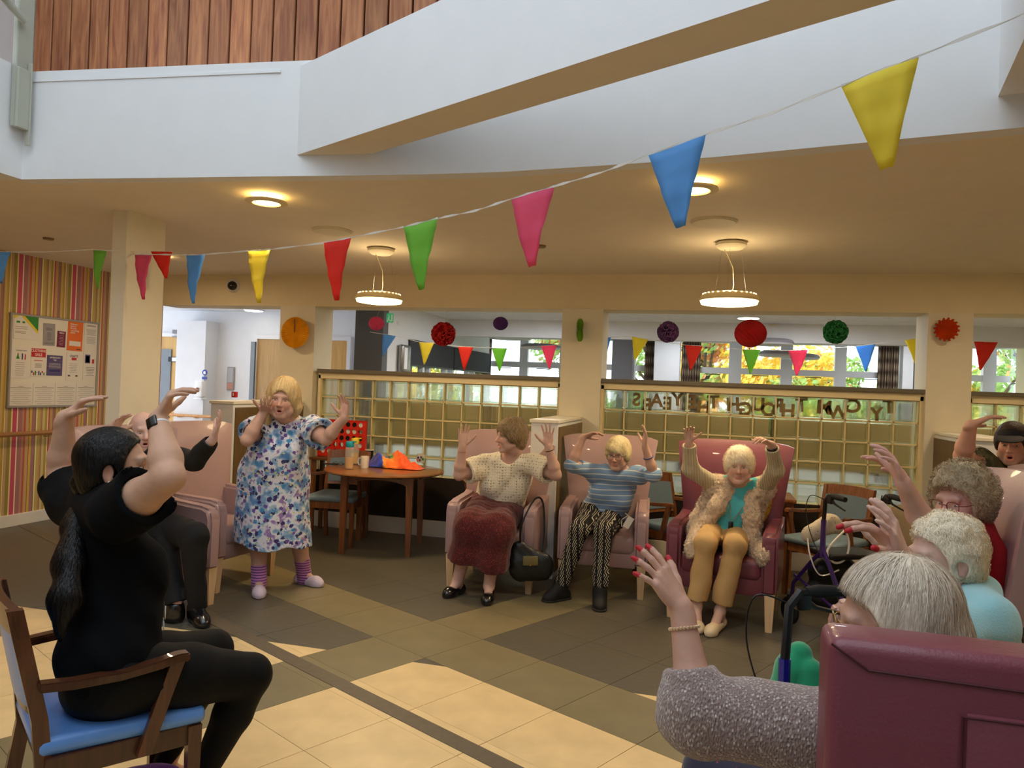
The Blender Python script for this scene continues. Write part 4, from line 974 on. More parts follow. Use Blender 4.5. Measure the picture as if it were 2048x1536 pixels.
def eyes(parent, H, M, s, w, iris, gaze=(0, 0)):
    wm = mat('eye_white', (196, 182, 170), .2, spec=.6); im = mat('iris_%d' % iris[0], iris, .2, spec=.6); pm = mat('pupil', (12, 10, 10), .1, spec=.8)
    for t in (-1, 1):
        c = np.array(H)+M@np.array([t*.031*w, .0795, .0025])*s
        Mx = Matrix(((*M[0], c[0]), (*M[1], c[1]), (*M[2], c[2]), (0, 0, 0, 1)))
        bm = BM(); bmesh.ops.create_uvsphere(bm, u_segments=12, v_segments=8, radius=1, matrix=Mx @ Matrix.Diagonal((.0125*s, .0068*s, .0042*s, 1)))
        n0 = len(bm.faces); 
        for rad, dy in ((.0043, .0052), (.0021, .0060)):
            bmesh.ops.create_uvsphere(bm, u_segments=10, v_segments=6, radius=1, matrix=Mx @ Matrix.Translation((gaze[0]*.004, dy*s, gaze[1]*.002)) @ Matrix.Diagonal((rad*s, .0022*s, rad*s*.95, 1)))
        fs = list(bm.faces); n1 = n0+(len(fs)-n0)//2
        for i, f in enumerate(fs): f.material_index = 0 if i < n0 else (1 if i < n1 else 2)
        obj('eye', bm, [wm, im, pm], parent, smooth=True, auto=False)
def strands(name, F, parent, m, H, M, s, n=900, L_=.06, st=6, width=.002, comb=None, lift=.002, curl=0, seed=1, zmin=-9, roots=None, jit=.25, region=None, avoid=None):
    r = np.random.default_rng(seed); V, Fc = F.mesh(); 
    q = (V-np.array(H))@M/s; ok = q[:, 2] > zmin
    if region is not None: ok &= region(q)
    V = V[ok]
    if len(V) < 10: return None
    P_ = V[r.integers(0, len(V), n)]+r.normal(size=(n, 3))*F.h*.4
    ph = r.uniform(0, 6.28, n); jt = r.normal(size=(n, 3))*jit; pts = []; ln = L_*r.uniform(.6, 1.2, n); base = r.uniform(.2, 1, n)*lift
    prev = None
    for j in range(st+1):
        g = F.grad(P_); d0 = F.sample(P_); P_ = P_-g*(d0-base)[:, None]
        ql = (P_-np.array(H))@M/s; t = comb(ql)@M.T+jt; t = t-g*(t*g).sum(1, keepdims=True); t /= np.maximum(np.linalg.norm(t, axis=1, keepdims=True), 1e-6)
        if prev is not None: t = t*.6+prev*.4; t /= np.linalg.norm(t, axis=1, keepdims=True)
        prev = t; off = 0
        if curl:
            b = np.cross(g, t); off = (b*np.sin(ph+j*1.5)[:, None]+g*(.6+.6*np.cos(ph+j*1.5))[:, None])*curl
        side = np.cross(g, t); wd = width*(1-.75*(j/st))
        pts.append((P_+off-side*wd/2, P_+off+side*wd/2, g)); P_ = P_+t*(ln/st)[:, None]
    if avoid is not None:
        keep = np.ones(n, bool)
        for a, b, g in pts:
            for c_, r_ in avoid: keep &= ((((a-np.array(H))@M/s-np.array(c_))/np.array(r_))**2).sum(1) > 1
        pts = [(a[keep], b[keep], g[keep]) for a, b, g in pts]; n = int(keep.sum())
    Vv = np.concatenate([np.stack([a, b+g*.0], 1) for a, b, g in pts], 1).reshape(n, -1, 3)  # n x 2(st+1)
    k = 2*(st+1); V2 = Vv.reshape(-1, 3); o0 = np.arange(n)[:, None]*k
    Fq = np.concatenate([np.stack([o0[:, 0]+2*j, o0[:, 0]+2*j+1, o0[:, 0]+2*j+3, o0[:, 0]+2*j+2], 1) for j in range(st)])
    o = mkmesh(name, V2, Fq, m, parent); o['kind'] = 'stuff'; return o
def hairmat(name, c1, c2, rough=.5):
    if name in MATS: return MATS[name]
    M = mat(name, c1, rough, spec=.35, bump=.6, bscale=120, stretch=(1, 1, .25)); nt = M.node_tree; N = nt.nodes; L = nt.links
    g = N.new('ShaderNodeNewGeometry'); cr = N.new('ShaderNodeValToRGB'); cr.color_ramp.elements[0].color = (*lin(c1), 1); cr.color_ramp.elements[1].color = (*lin(c2), 1)
    L.new(g.outputs['Random Per Island'], cr.inputs[0]); L.new(cr.outputs[0], N['Principled BSDF'].inputs['Base Color']); return M
M_SKIN = None
def skinmat():
    M = mat('skin', (200, 150, 125), .52, var=.03, scale=30, attr='Col', bump=.12, bscale=260, spec=.35)
    b = M.node_tree.nodes['Principled BSDF']; b.inputs['Subsurface Weight'].default_value = 0.0; return M
def reach(par, px, py, L, sign=-1, d0=None):
    """point on the pixel ray at distance L from the parent joint; sign -1 nearer the camera, +1 farther"""
    r = ray(px, py); o = CC-Vector(par); a = r.dot(r); b = 2*r.dot(o); c = o.dot(o)-L*L; D = b*b-4*a*c
    if D < 0: t = -b/(2*a)
    else: t = (-b+sign*sqrt(D))/(2*a)
    return CC+r*t
# ------------------------------------------------------------------ people
A3 = lambda v: np.array([v[0], v[1], v[2]], float)
class Person:
    def __init__(s, name_label, H, fwd, N, SR, SL, Pv, hs=1.0, skin=(.62, .40, .31), roll=0, up=(0, 0, 1), bulk=1.0, cw=.165, cd=.115, bw=.15, bd=.12, pw=.17, armw=1.0, h=.005, lo=None, hi=None, mouth=0, hw=1.0, group='people', eye=(90, 100, 110), opts=None):
        s.root = thing('person', name_label, 'person', (float(Pv[0]), float(Pv[1]), 0), 0, None); s.root.location = (0, 0, 0)
        s.H = A3(H); s.N = A3(N); s.SR = A3(SR); s.SL = A3(SL); s.Pv = A3(Pv); s.hs = hs; s.HM = hframe(fwd, up, roll); s.skin = np.array(skin); s.armw = armw
        s.cw, s.cd, s.bw, s.bd, s.pw = cw*bulk, cd*bulk, bw*bulk, bd*bulk, pw*bulk; s.h = h; s.mouth = mouth; s.hw = hw; s.opts = opts or {}
        u = nrm(s.N-s.Pv); r = nrm((s.SR-s.SL)-u*((s.SR-s.SL)@u)); f = np.cross(u, r); s.M = np.stack([r, f, u], 1); s.r, s.f, s.u = r, f, u
        s.arms = []; s.legs = []; s.nails = []; s.eye = eye; s.pts = [s.H, s.N, s.SR, s.SL, s.Pv]; s.lo, s.hi = lo, hi
    def arm(s, S, E, Wr, hd, pn, side, hand=1.0, **kw):
        s.arms.append((A3(S), A3(E), A3(Wr), A3(hd), A3(pn), side, hand, kw)); s.pts += [A3(E), A3(Wr), A3(Wr)+nrm(hd)*.2]
    def leg(s, Hp, K, A_, toe, foot=True): s.legs.append((A3(Hp), A3(K), A3(A_), A3(toe), foot)); s.pts += [A3(K), A3(A_), A3(toe)]
    def field(s, pts=None, h=None, pad=.16):
        q = np.array(s.pts if pts is None else [A3(p) for p in pts]); lo = q.min(0)-pad; hi = q.max(0)+pad
        if pts is None and s.lo is not None: lo = np.maximum(lo, s.lo); hi = np.minimum(hi, s.hi)
        lo[2] = max(lo[2], -.01); return Field(lo, hi, h or s.h)
    def at(s, t, f=0, r=0): return s.Pv+(s.N-s.Pv)*t+s.f*f+s.r*r
    def torso(s, F, off=0, bust=0, k=.04, shoulder=.056):
        F.ell(s.at(.02), (s.pw+off, s.bd+off, .13+off), s.M, k); F.ell(s.at(.33, s.bd*.18), (s.bw+off, s.bd+off, .17+off), s.M, .06)
        F.ell(s.at(.68, .0), (s.cw+off, s.cd+off, .19+off), s.M, .06); F.cap(s.SR, s.SL, shoulder+off, k=.05)
        for S in (s.SR, s.SL): F.cap(s.N+s.u*.02, S, .048+off, .052+off, .05)
        if bust:
            for t in (-1, 1): F.ell(s.at(.60, s.cd*.72, t*s.cw*.46), (.07*bust+off, .065*bust+off, .075*bust+off), s.M, .05)
    def body(s, clothed_legs=True, legw=1.0):
        F = s.field(); add_head(F, s.H, s.HM, s.hs, s.mouth, s.hw, **{k: v for k, v in s.opts.items() if k in ('jowl', 'nose')})
        s.torso(F, -.014); nb = s.H+s.HM@np.array([0, -.03, -.09])*s.hs
        F.chain([s.N-s.u*.03, s.N+s.u*.03, nb], [.060*s.hs, .054*s.hs, .052*s.hs], .025)
        aw = s.armw
        for S, E, Wr, hd, pn, side, hand, kw in s.arms:
            m1 = S*.55+E*.45; m2 = E*.7+Wr*.3
            F.chain([S, m1, E], [.052*aw, .049*aw, .039*aw], .02); F.chain([E, m2, Wr], [.038*aw, .041*aw, .0255*min(aw, 1.15)], .015)
            add_hand(F, Wr, hd, pn, side, hand, nails=s.nails, **kw)
        g = .9 if clothed_legs else 1
        for Hp, K, A_, toe, foot in s.legs:
            F.chain([Hp, Hp*.5+K*.5, K], [.082*legw*g, .072*legw*g, .052*legw*g], .02); F.chain([K, K*.68+A_*.32, A_], [.050*legw*g, .052*legw*g, .034*legw], .02)
            if foot:
                b = A_.copy(); b[2] = toe[2]; hl = b-nrm(toe-b)*.045; F.cap(A_, hl+np.array([0, 0, .01]), .034, .030, .02); F.cap(A_, toe*.5+b*.5+np.array([0, 0, .02]), .032, .030, .02); F.cap(toe*.4+b*.6, toe-nrm(toe-b)*.03, .034, .024, .02)
        V, Fc = F.mesh(); V = relax(V, Fc, 1, .4); c = skin_color(V, s.H, s.HM, s.hs, s.skin, s.mouth, s.opts)
        if 'nail' in s.opts:
            for q, n_ in s.nails:
                d = np.linalg.norm(V-q, axis=1)
                for i in np.where(d < .0125)[0]:
                    if n_ is None or (V[i]-q)@n_ <= .012: c[i] = s.opts['nail']
        o = mkmesh('body', V, Fc, skinmat(), s.root, c); eyes(s.root, s.H, s.HM, s.hs, s.hw, s.eye, s.opts.get('gaze', (0, 0))); s.F = F; return o
    def L(s, x, y, z): return s.H+s.HM@np.array([x*s.hw, y, z])*s.hs
    def sleeve(s, F, i, frac, r0=.062, r1=.055, k=.03, flare=0, tail=None):
        S, E, Wr = s.arms[i][:3]; aw = s.armw
        if frac <= 1: e = S+(E-S)*frac; F.cap(S, e, r0*aw, r1*aw, k); end, d = e, nrm(E-S)
        else:
            F.cap(S, E, r0*aw, (r0*.8+r1*.2)*aw, k); e = E+(Wr-E)*(frac-1); F.cap(E, e, (r0*.8+r1*.2)*aw, r1*aw, k); end, d = e, nrm(Wr-E)
        return end, d
    def trim(s, F, end, d, r=.14):
        """flat cuff: remove the rounded cap beyond the sleeve end"""
        g = F.region(end-r-.02, end+r+.02)
        if g is None: return
        sl, x, y, z = g; px, py, pz = x-end[0], y-end[1], z-end[2]; a = px*d[0]+py*d[1]+pz*d[2]; rad = np.sqrt(px*px+py*py+pz*pz)
        m_ = (a > 0) & (rad < r); D = F.D[sl]; F.D[sl] = np.where(m_, np.maximum(D, a), D).astype(np.float32)
    def hollow(s, F, i, frac, r):
        S, E, Wr = s.arms[i][:3]; a = S+(E-S)*frac if frac <= 1 else E+(Wr-E)*(frac-1); d = nrm(E-S) if frac <= 1 else nrm(Wr-E); F.cap(a-d*.02, a+d*.05, r, r, .004, 'sub')
    def neckhole(s, F, r=.068, front=.02, drop=.0):
        F.cap(s.N-s.u*(.005+drop)+s.f*(front+.0), s.N+s.u*.16+s.f*.01, r, r*1.1, .015, 'sub')
    def cloth(s, name, F, m, it=1):
        V, Fc = F.mesh(); V = relax(V, Fc, it, .5); return mkmesh(name, V, Fc, m, s.root)
    def hair(s, F, m, name='hair', it=1, **kw):
        V, Fc = F.mesh(); V = relax(V, Fc, it, .5); o = mkmesh(name, V, Fc, m, s.root)
        if kw: strands('hair_strands', F, o, m, s.H, s.HM, s.hs, **kw)
        return o
    def hairfield(s, vol=1.0, zb=-.05, h=None, ext=.16, sideh=.9, front=.085):
        F = Field(s.H-ext*s.hs*1.15, s.H+ext*s.hs*1.15, h or s.h*.8)
        E = lambda x, y, z, a, b, c, k=.02, op='add': F.ell(s.L(x, y, z), (a*s.hs*s.hw, b*s.hs, c*s.hs), s.HM, k*s.hs, op)
        E(0, -.018, .042, .086*vol, .104*vol, .092*vol)
        E(0, -.052, -.01+zb*.4, .072*vol, .062*vol, .075*vol, .03)
        for t in (-1, 1): E(t*.066*vol, -.008, .008, .024*vol, .058*vol, .055*vol, .02)
        return F, E
    def face_cut(s, E, y=.12, z=-.05, w=.062, hh=.098, d=.075):
        E(0, y, z, w, d, hh, .012, 'sub')
    def glasses(s, m, r=.021, shape=1.15, rw=.0016, lens=True):
        bm = BM(); n = 22
        for t in (-1, 1):
            pts = []
            for i in range(n+1):
                a = 2*pi*i/n; x, z = cos(a), sin(a); p = 3.2; q = (abs(x)**p+abs(z)**p)**(-1/p); pts.append(s.L(t*.033+x*q*r*shape, .104-.003*abs(x*q)*(1 if x*t > 0 else 0), -.001+z*q*r))
            tube(bm, pts, rw*s.hs, 6, False)
            tube(bm, [s.L(t*(.033+r*shape), .101, .006), s.L(t*.078, .09, .008), s.L(t*.084, .02, .006), s.L(t*.084, -.005, .004), s.L(t*.083, -.025, -.012)], rw*s.hs, 6)
        tube(bm, [s.L(-.033+r*shape, .105, .004), s.L(0, .110, .007), s.L(.033-r*shape, .105, .004)], rw*s.hs, 6)
        o = obj('glasses', bm, m, s.root, smooth=True, auto=False)
        bm = BM()
        for t in (-1, 1):
            bm.faces.new([bm.verts.new(s.L(t*.033+cos(2*pi*i/16)*r*shape*1.0, .1035, -.001+sin(2*pi*i/16)*r)) for i in range(16)])
        obj('lens', bm, m_pane, o)
def shoe(P_, ank, toe, m, label=None, w=1.0, hi=.05, op=None, name='shoe', h=.0045, opening=.042, sole=None):
    ank = A3(ank); toe = A3(toe); b = ank.copy(); b[2] = 0; t = toe.copy(); t[2] = 0; d = nrm(t-b); hl = b-d*.048; up = np.array([0, 0, 1.])
    F = Field(np.minimum(hl, t)-.08, np.maximum(np.maximum(hl, t)+.08, ank+.09), h)
    F.cap(hl+up*.035, hl+d*.07+up*.045, .037*w, .036*w, .02); F.cap(hl+d*.05+up*.035, t-d*.06+up*.030, .038*w, .043*w, .02); F.cap(t-d*.07+up*.026, t-d*.032+up*.022, .042*w, .032*w, .02)
    if hi > .06: F.cap(b+up*.05, b+up*hi, .046*w, .046*w, .02); F.cap(b+up*(hi-.02), t-d*.08+up*.042, .046*w, .040*w, .02); opening = .030
    F.cap(b+d*.01+up*(hi+.02), b+d*.012+up*(hi+.1), opening, opening, .008, 'sub')
    if hi < .06: F.cap(b+d*.0+up*(hi+.028), b+d*.05+up*(hi+.026), opening*.85, opening*.7, .01, 'sub')
    F.cut((0, 0, .002), (0, 0, -1)); V, Fc = F.mesh(); V = relax(V, Fc, 1); o = mkmesh(name, V, Fc, m, P_.root)
    if label: o['label'] = label
    if sole is not None:
        S_ = Field(np.minimum(hl, t)-.07, np.maximum(hl, t)+np.array([.07, .07, .05]), h); S_.cap(hl+up*.012, t-d*.05+up*.012, .041*w, .047*w); S_.cap(t-d*.07+up*.012, t-d*.036+up*.012, .046*w, .036*w); S_.cut((0, 0, .016), (0, 0, 1)); S_.cut((0, 0, .001), (0, 0, -1)); V, Fc = S_.mesh(); mkmesh('sole', V, Fc, sole, o)
    return o
def band(parent, a, b, r, m, name, w=.006, n=28, sq=None):
    """ring round a limb: at point a, axis b"""
    a = Vector(a); d = Vector(b).normalized(); x = d.orthogonal().normalized(); y = d.cross(x); bm = BM()
    tube(bm, [a+(x*cos(2*pi*i/n)+y*sin(2*pi*i/n))*r for i in range(n+1)], w, 6, False); return obj(name, bm, m, parent, smooth=True, auto=False)
def watch(parent, Wr, El, out, strap, face, r=.031, size=.017, name='watch'):
    a = A3(Wr); d = nrm(A3(El)-a); c = a+d*.03; t = thing  # strap ring plus a case on the outer side
    o = band(parent, c, d, r, strap, name, .006); out = nrm(A3(out)-d*(A3(out)@d)); p = c+out*(r+.003); y = np.cross(d, out); bm = BM()
    Mx = Matrix(((y[0], d[0], out[0], p[0]), (y[1], d[1], out[1], p[1]), (y[2], d[2], out[2], p[2]), (0, 0, 0, 1)))
    box(bm, (0, 0, 0), (size*2, size*2.2, .011), bev=.005, seg=3, M=Mx); obj('watch_case', bm, face, o, smooth=True); return o
def swirl(q):   # from the crown outward and down
    v = q-np.array([0, -.05, .16]); v[:, 2] -= .06; return v/np.linalg.norm(v, axis=1, keepdims=True)
def lay(px, py, d): return A3(P(px, py, d))
def rarm(p, S, e, w_, la=.265, lf=.235, se=-1, sw=-1):
    E = reach(S, e[0], e[1], la, se); Wr = reach(E, w_[0], w_[1], lf, sw); return A3(E), A3(Wr)
UP = np.array([0, 0, 1.])
camR, camU, camF = A3(CR), A3(CU), A3(CF)
def dirpx(dx, dy, dz): return camR*dx-camU*dy+camF*dz      # image right, image down, away
m_whair = hairmat('white_hair', (236, 222, 190), (255, 246, 226)); m_wig = hairmat('grey_curl_hair', (140, 124, 98), (196, 180, 150)); m_blond = hairmat('blonde_grey_hair', (204, 172, 112), (244, 220, 168)); m_brown = hairmat('grey_brown_hair', (128, 106, 76), (190, 166, 128)); m_silver = hairmat('silver_hair', (190, 172, 150), (240, 228, 210)); m_black = hairmat('black_hair', (10, 9, 10), (26, 22, 22), .35); m_darkh = hairmat('dark_brown_hair', (40, 28, 20), (64, 46, 34))
OLD = (.60, .37, .285); OLD2 = (.64, .40, .32)
# ---------- woman in white lace top and dark red skirt
S4R, S4L = lay(970, 930, 6.08), lay(1066, 928, 6.02)      # her right is at the image left
p = Person('woman in white lace top and dark red skirt, both palms raised, seated in pink armchair', lay(1021, 872, 6.0), dirpx(-.92, .05, -.42), lay(1018, 921, 6.08), S4R, S4L, (-1.69, 6.10, .60), hs=1.09, skin=OLD2, bulk=1.30, cd=.125, bd=.15, armw=1.12, h=.0055, mouth=.25, opts=dict(wrinkle=1, browc=(.35, .28, .2)))
E, Wr = rarm(p, S4R, (918, 950), (925, 893), .27, .235); p.arm(S4R, E, Wr, dirpx(.06, -1, .05), dirpx(.25, 0, -1), 1, 1.02, curl=(6, 8, 6), spread=1.1)
E, Wr = rarm(p, S4L, (1112, 950), (1097, 893), .27, .235); p.arm(S4L, E, Wr, dirpx(-.02, -1, .05), dirpx(-.25, 0, -1), -1, 1.05, curl=(6, 8, 6), spread=1.5)
k1, k2 = A3(onz(940, 1052, .52)), A3(onz(995, 1064, .52)); k1 = lay(942, 1052, 5.66); k2 = lay(993, 1060, 5.62)
a1, a2 = lay(915, 1163, 5.75), lay(978, 1172, 5.66)
t1, t2 = A3(onz(888, 1192, .02)), A3(onz(973, 1208, .02))
p.leg(p.Pv+p.r*.10-p.u*.04, k1, a1, t1); p.leg(p.Pv-p.r*.10-p.u*.04, k2, a2, t2); p.body(legw=1.25)
F = p.field([p.Pv, p.SR, p.SL, p.N], .0065, .24); p.torso(F, .012, bust=1.25)
es = [p.sleeve(F, i, .72, .078, .092) for i in (0, 1)]
F.cut(p.at(-.02), -p.u); folds(F, .010, 26, 4)
for i, (e, d) in enumerate(es): p.trim(F, e, d); p.hollow(F, i, .74, .07)
p.neckhole(F, .066, .03, .01)
def lace():
    M = mat('white_lace', (236, 228, 200), .8, var=.04, sheen=.3); nt = M.node_tree; N = nt.nodes; L = nt.links; tc = N.new('ShaderNodeTexCoord')
    vo = N.new('ShaderNodeTexVoronoi'); vo.inputs['Scale'].default_value = 46; vo.inputs['Randomness'].default_value = .25; L.new(tc.outputs['Object'], vo.inputs['Vector'])
    cr = N.new('ShaderNodeValToRGB'); e = cr.color_ramp.elements; e[0].position = .18; e[0].color = (*lin((170, 146, 112)), 1); e[1].position = .34; e[1].color = (*lin((240, 232, 206)), 1); L.new(vo.outputs['Distance'], cr.inputs[0]); L.new(cr.outputs[0], N['Principled BSDF'].inputs['Base Color'])
    bp = N.new('ShaderNodeBump'); bp.inputs['Strength'].default_value = .8; bp.inputs['Distance'].default_value = .006; L.new(vo.outputs['Distance'], bp.inputs['Height']); L.new(bp.outputs[0], N['Principled BSDF'].inputs['Normal']); return M
top4 = p.cloth('lace_top', F, lace())
F = p.field([p.Pv, k1, k2, k1-UP*.3, k2-UP*.28], .0065, .2)
F.ell(p.at(-.03, .02), (.225, .19, .12), p.M, .05); F.cap(p.Pv+p.r*.09, k1, .145, .115, .08); F.cap(p.Pv-p.r*.09, k2, .145, .115, .08); F.cap(k1, k2, .10, .10, .08)
for k_, a_ in ((k1, a1), (k2, a2)): F.cap(k_, k_+(a_-k_)*.62, .105, .12, .09)
F.cap(k1+(a1-k1)*.5, k2+(a2-k2)*.5, .09, .09, .08); F.cut(k1+(a1-k1)*.60+UP*-.0, (a1-k1)+(a2-k2)); folds(F, .011, 34, 7, dirv=(a1-k1))
def patt(name, base, col2, scale, lo_, hi_, kind='voronoi'):
    M = mat(name, base, .85, sheen=.2); nt = M.node_tree; N = nt.nodes; L = nt.links; tc = N.new('ShaderNodeTexCoord'); v = N.new('ShaderNodeTexVoronoi'); v.inputs['Scale'].default_value = scale; L.new(tc.outputs['Object'], v.inputs['Vector'])
    cr = N.new('ShaderNodeValToRGB'); cr.color_ramp.elements[0].position = lo_; cr.color_ramp.elements[1].position = hi_; cr.color_ramp.elements[0].color = (*lin(col2), 1); cr.color_ramp.elements[1].color = (*lin(base), 1); L.new(v.outputs['Distance'], cr.inputs[0]); L.new(cr.outputs[0], N['Principled BSDF'].inputs['Base Color']); return M
sk = p.cloth('skirt', F, patt('red_print_skirt', (78, 18, 20), (150, 52, 44), 95, .15, .4)); sk['label'] = 'dark red skirt with tiny pattern'
F, E_ = p.hairfield(1.10, -.06); F.ell(p.L(0, -.06, .03), (.08, .07, .1), p.HM, .03); p.face_cut(E_, .118, -.045, .066, .092, .082); folds(F, .004, 90, 3)
p.hair(F, m_brown, n=1300, L_=.055, width=.0032, comb=swirl, lift=.006, curl=.004, jit=.5)
blk = mat('black_shoe', (14, 14, 16), .22, spec=.6, coat=.4)
shoe(p, a1, t1, blk, w=1.08, hi=.045); shoe(p, a2, t2, blk, w=1.08, hi=.045)
band(p.root, p.arms[1][2]+nrm(p.arms[1][1]-p.arms[1][2])*.03, p.arms[1][1]-p.arms[1][2], .031, mat('dark_bead', (40, 20, 24), .4), 'bracelet', .0045); band(p.root, p.arms[0][2]+nrm(p.arms[0][1]-p.arms[0][2])*.04, p.arms[0][1]-p.arms[0][2], .034, mat('gold', (200, 150, 70), .3, metal=1), 'bracelet', .0014)
bm = BM(); tube(bm, [p.N+p.f*(.075*cos(a))+p.r*(.07*sin(a))-UP*(.02+.035*cos(a)) for a in [i*2*pi/24 for i in range(25)]], .0025, 5, False); obj('necklace', bm, MATS['gold'], p.root, smooth=True)
P4 = p
# ---------- woman in striped blue top and patterned trousers
SR_, SL_ = lay(1190, 946, 6.02), lay(1278, 951, 5.95)
p = Person('woman in pale blue striped top and black zigzag trousers, glasses, arms raised', lay(1236, 908, 5.93), dirpx(-.42, .16, -.9), lay(1237, 950, 6.05), SR_, SL_, (-.83, 6.22, .59), hs=1.02, skin=OLD, bulk=1.06, armw=.95, h=.005, mouth=0, opts=dict(wrinkle=1))
E, Wr = rarm(p, SR_, (1143, 929), (1167, 874), .25, .225); p.arm(SR_, E, Wr, dirpx(.85, -.35, -.2), dirpx(.2, .8, -.3), 1, .96, curl=(20, 20, 15), spread=.8)
E, Wr = rarm(p, SL_, (1307, 947), (1290, 893), .25, .225); p.arm(SL_, E, Wr, dirpx(.02, -1, -.1), dirpx(-1, 0, -.1), -1, .96, curl=(10, 14, 10), spread=.6)
k1, k2 = lay(1160, 1058, 5.60), lay(1207, 1060, 5.58); a1, a2 = lay(1122, 1172, 5.72), lay(1200, 1180, 5.55); t1, t2 = A3(onz(1087, 1199, .02)), A3(onz(1200, 1219, .02))
p.leg(p.Pv+p.r*.09-p.u*.04, k1, a1, t1); p.leg(p.Pv-p.r*.09-p.u*.04, k2, a2, t2); p.body()
def stripes(name, base, col2, scale, axis='Z', dist=1.5, w0=.78, w1=.9, rough=.85):
    M = mat(name, base, rough, sheen=.2); nt = M.node_tree; N = nt.nodes; L = nt.links; tc = N.new('ShaderNodeTexCoord'); v = N.new('ShaderNodeTexWave'); v.bands_direction = axis; v.inputs['Scale'].default_value = scale; v.inputs['Distortion'].default_value = dist; v.inputs['Detail Scale'].default_value = .6; L.new(tc.outputs['Object'], v.inputs['Vector'])
    cr = N.new('ShaderNodeValToRGB'); cr.color_ramp.elements[0].position = w0; cr.color_ramp.elements[1].position = w1; cr.color_ramp.elements[0].color = (*lin(base), 1); cr.color_ramp.elements[1].color = (*lin(col2), 1); L.new(v.outputs['Fac'], cr.inputs[0]); L.new(cr.outputs[0], N['Principled BSDF'].inputs['Base Color']); return M
F = p.field([p.Pv, p.SR, p.SL, p.N, p.arms[0][1], p.arms[1][1]], .006, .16); p.torso(F, .014, bust=.95); es = [p.sleeve(F, i, 1.12, .062, .052) for i in (0, 1)]; F.cut(p.at(-.12), -p.u); folds(F, .011, 28, 14)
for e, d in es: p.trim(F, e, d, .08)
p.neckhole(F, .062, .012, .0); p.cloth('striped_top', F, stripes('blue_stripe_top', (132, 166, 206), (222, 228, 226), 7.5, dist=1.2, w0=.88, w1=.96))
def trousers(p, m, k1, k2, a1, a2, e=.9, r=1.0, name='trousers', fl=.055, z0=0, am=26):
    F = p.field([p.Pv, k1, k2, a1, a2], .006, .15); F.ell(p.at(-.02), (p.pw+.012, .135, .12), p.M, .05)
    for sg, k_, a_ in ((1, k1, a1), (-1, k2, a2)):
        F.cap(p.Pv+p.r*.09*sg-p.u*.02, k_, .100*r, .072*r, .03); F.cap(k_, k_+(a_-k_)*e, .070*r, fl*r, .03)
    for sg, k_, a_ in ((1, k1, a1), (-1, k2, a2)): p.trim(F, k_+(a_-k_)*e, nrm(a_-k_), .09)
    folds(F, .009, am, 21); return p.cloth(name, F, m)
def zigzag():
    M = mat('zigzag_trousers', (24, 22, 22), .85); nt = M.node_tree; N = nt.nodes; L = nt.links; tc = N.new('ShaderNodeTexCoord'); sp = N.new('ShaderNodeSeparateXYZ'); L.new(tc.outputs['Object'], sp.inputs[0])
    def ma(op, a, b): 
        n = N.new('ShaderNodeMath'); n.operation = op
        for i, v in enumerate((a, b)):
            if v is None: continue
            if isinstance(v, (int, float)): n.inputs[i].default_value = v
            else: L.new(v, n.inputs[i])
        return n.outputs[0]
    z = ma('PINGPONG', ma('MULTIPLY', sp.outputs['Z'], 40), 1.0); x = ma('ADD', ma('MULTIPLY', sp.outputs['X'], 62), z); fr = ma('FRACT', x, None); st = ma('LESS_THAN', fr, .30)
    x2 = ma('FRACT', ma('MULTIPLY', sp.outputs['X'], 20.6), None); bk = ma('GREATER_THAN', x2, .30); v = ma('MULTIPLY', st, bk)
    mx = N.new('ShaderNodeMixRGB'); mx.inputs[1].default_value = (*lin((20, 19, 20)), 1); mx.inputs[2].default_value = (*lin((206, 196, 170)), 1); L.new(v, mx.inputs[0]); L.new(mx.outputs[0], N['Principled BSDF'].inputs['Base Color']); return M
trousers(p, zigzag(), k1, k2, a1, a2, .93)
F, E_ = p.hairfield(1.10, -.07); p.face_cut(E_, .118, -.052, .062, .086, .08); F.ell(p.L(.025, .075, .062), (.05, .03, .028), p.HM, .02); folds(F, .003, 80, 3)
p.hair(F, hairmat('pale_blonde_hair', (222, 200, 140), (250, 236, 190)), n=1100, L_=.085, width=.003, comb=swirl, lift=.003, jit=.15)
p.glasses(mat('brown_frame', (70, 34, 28), .3), r=.022)
bshoe = mat('black_fabric_shoe', (20, 20, 20), .7); sole = mat('dark_sole', (46, 42, 38), .7)
shoe(p, a1, t1, bshoe, w=1.12, hi=.13, sole=sole); shoe(p, a2, t2, bshoe, w=1.12, hi=.13, sole=sole)
pend = mat('pendant_grey_stone', (50, 54, 58), .3)
q = p.at(.36, p.bd+.035, 0); bm = BM(); tube(bm, [p.N+p.r*.045+p.f*.05, p.at(.7, .14, .02), q], .0018, 5); tube(bm, [p.N-p.r*.045+p.f*.05, p.at(.7, .14, -.02), q], .0018, 5); nk = obj('necklace', bm, mat('cord_grey', (180, 180, 170), .5), p.root); bm = BM(); box(bm, q-UP*.02, (.03, .014, .05), bev=.006); obj('pendant', bm, pend, nk, smooth=True)
band(p.root, p.arms[1][2]+nrm(p.arms[1][1]-p.arms[1][2])*.09, p.arms[1][1]-p.arms[1][2], .036, mat('blue_band', (60, 84, 150), .5), 'bracelet', .004)
P5 = p
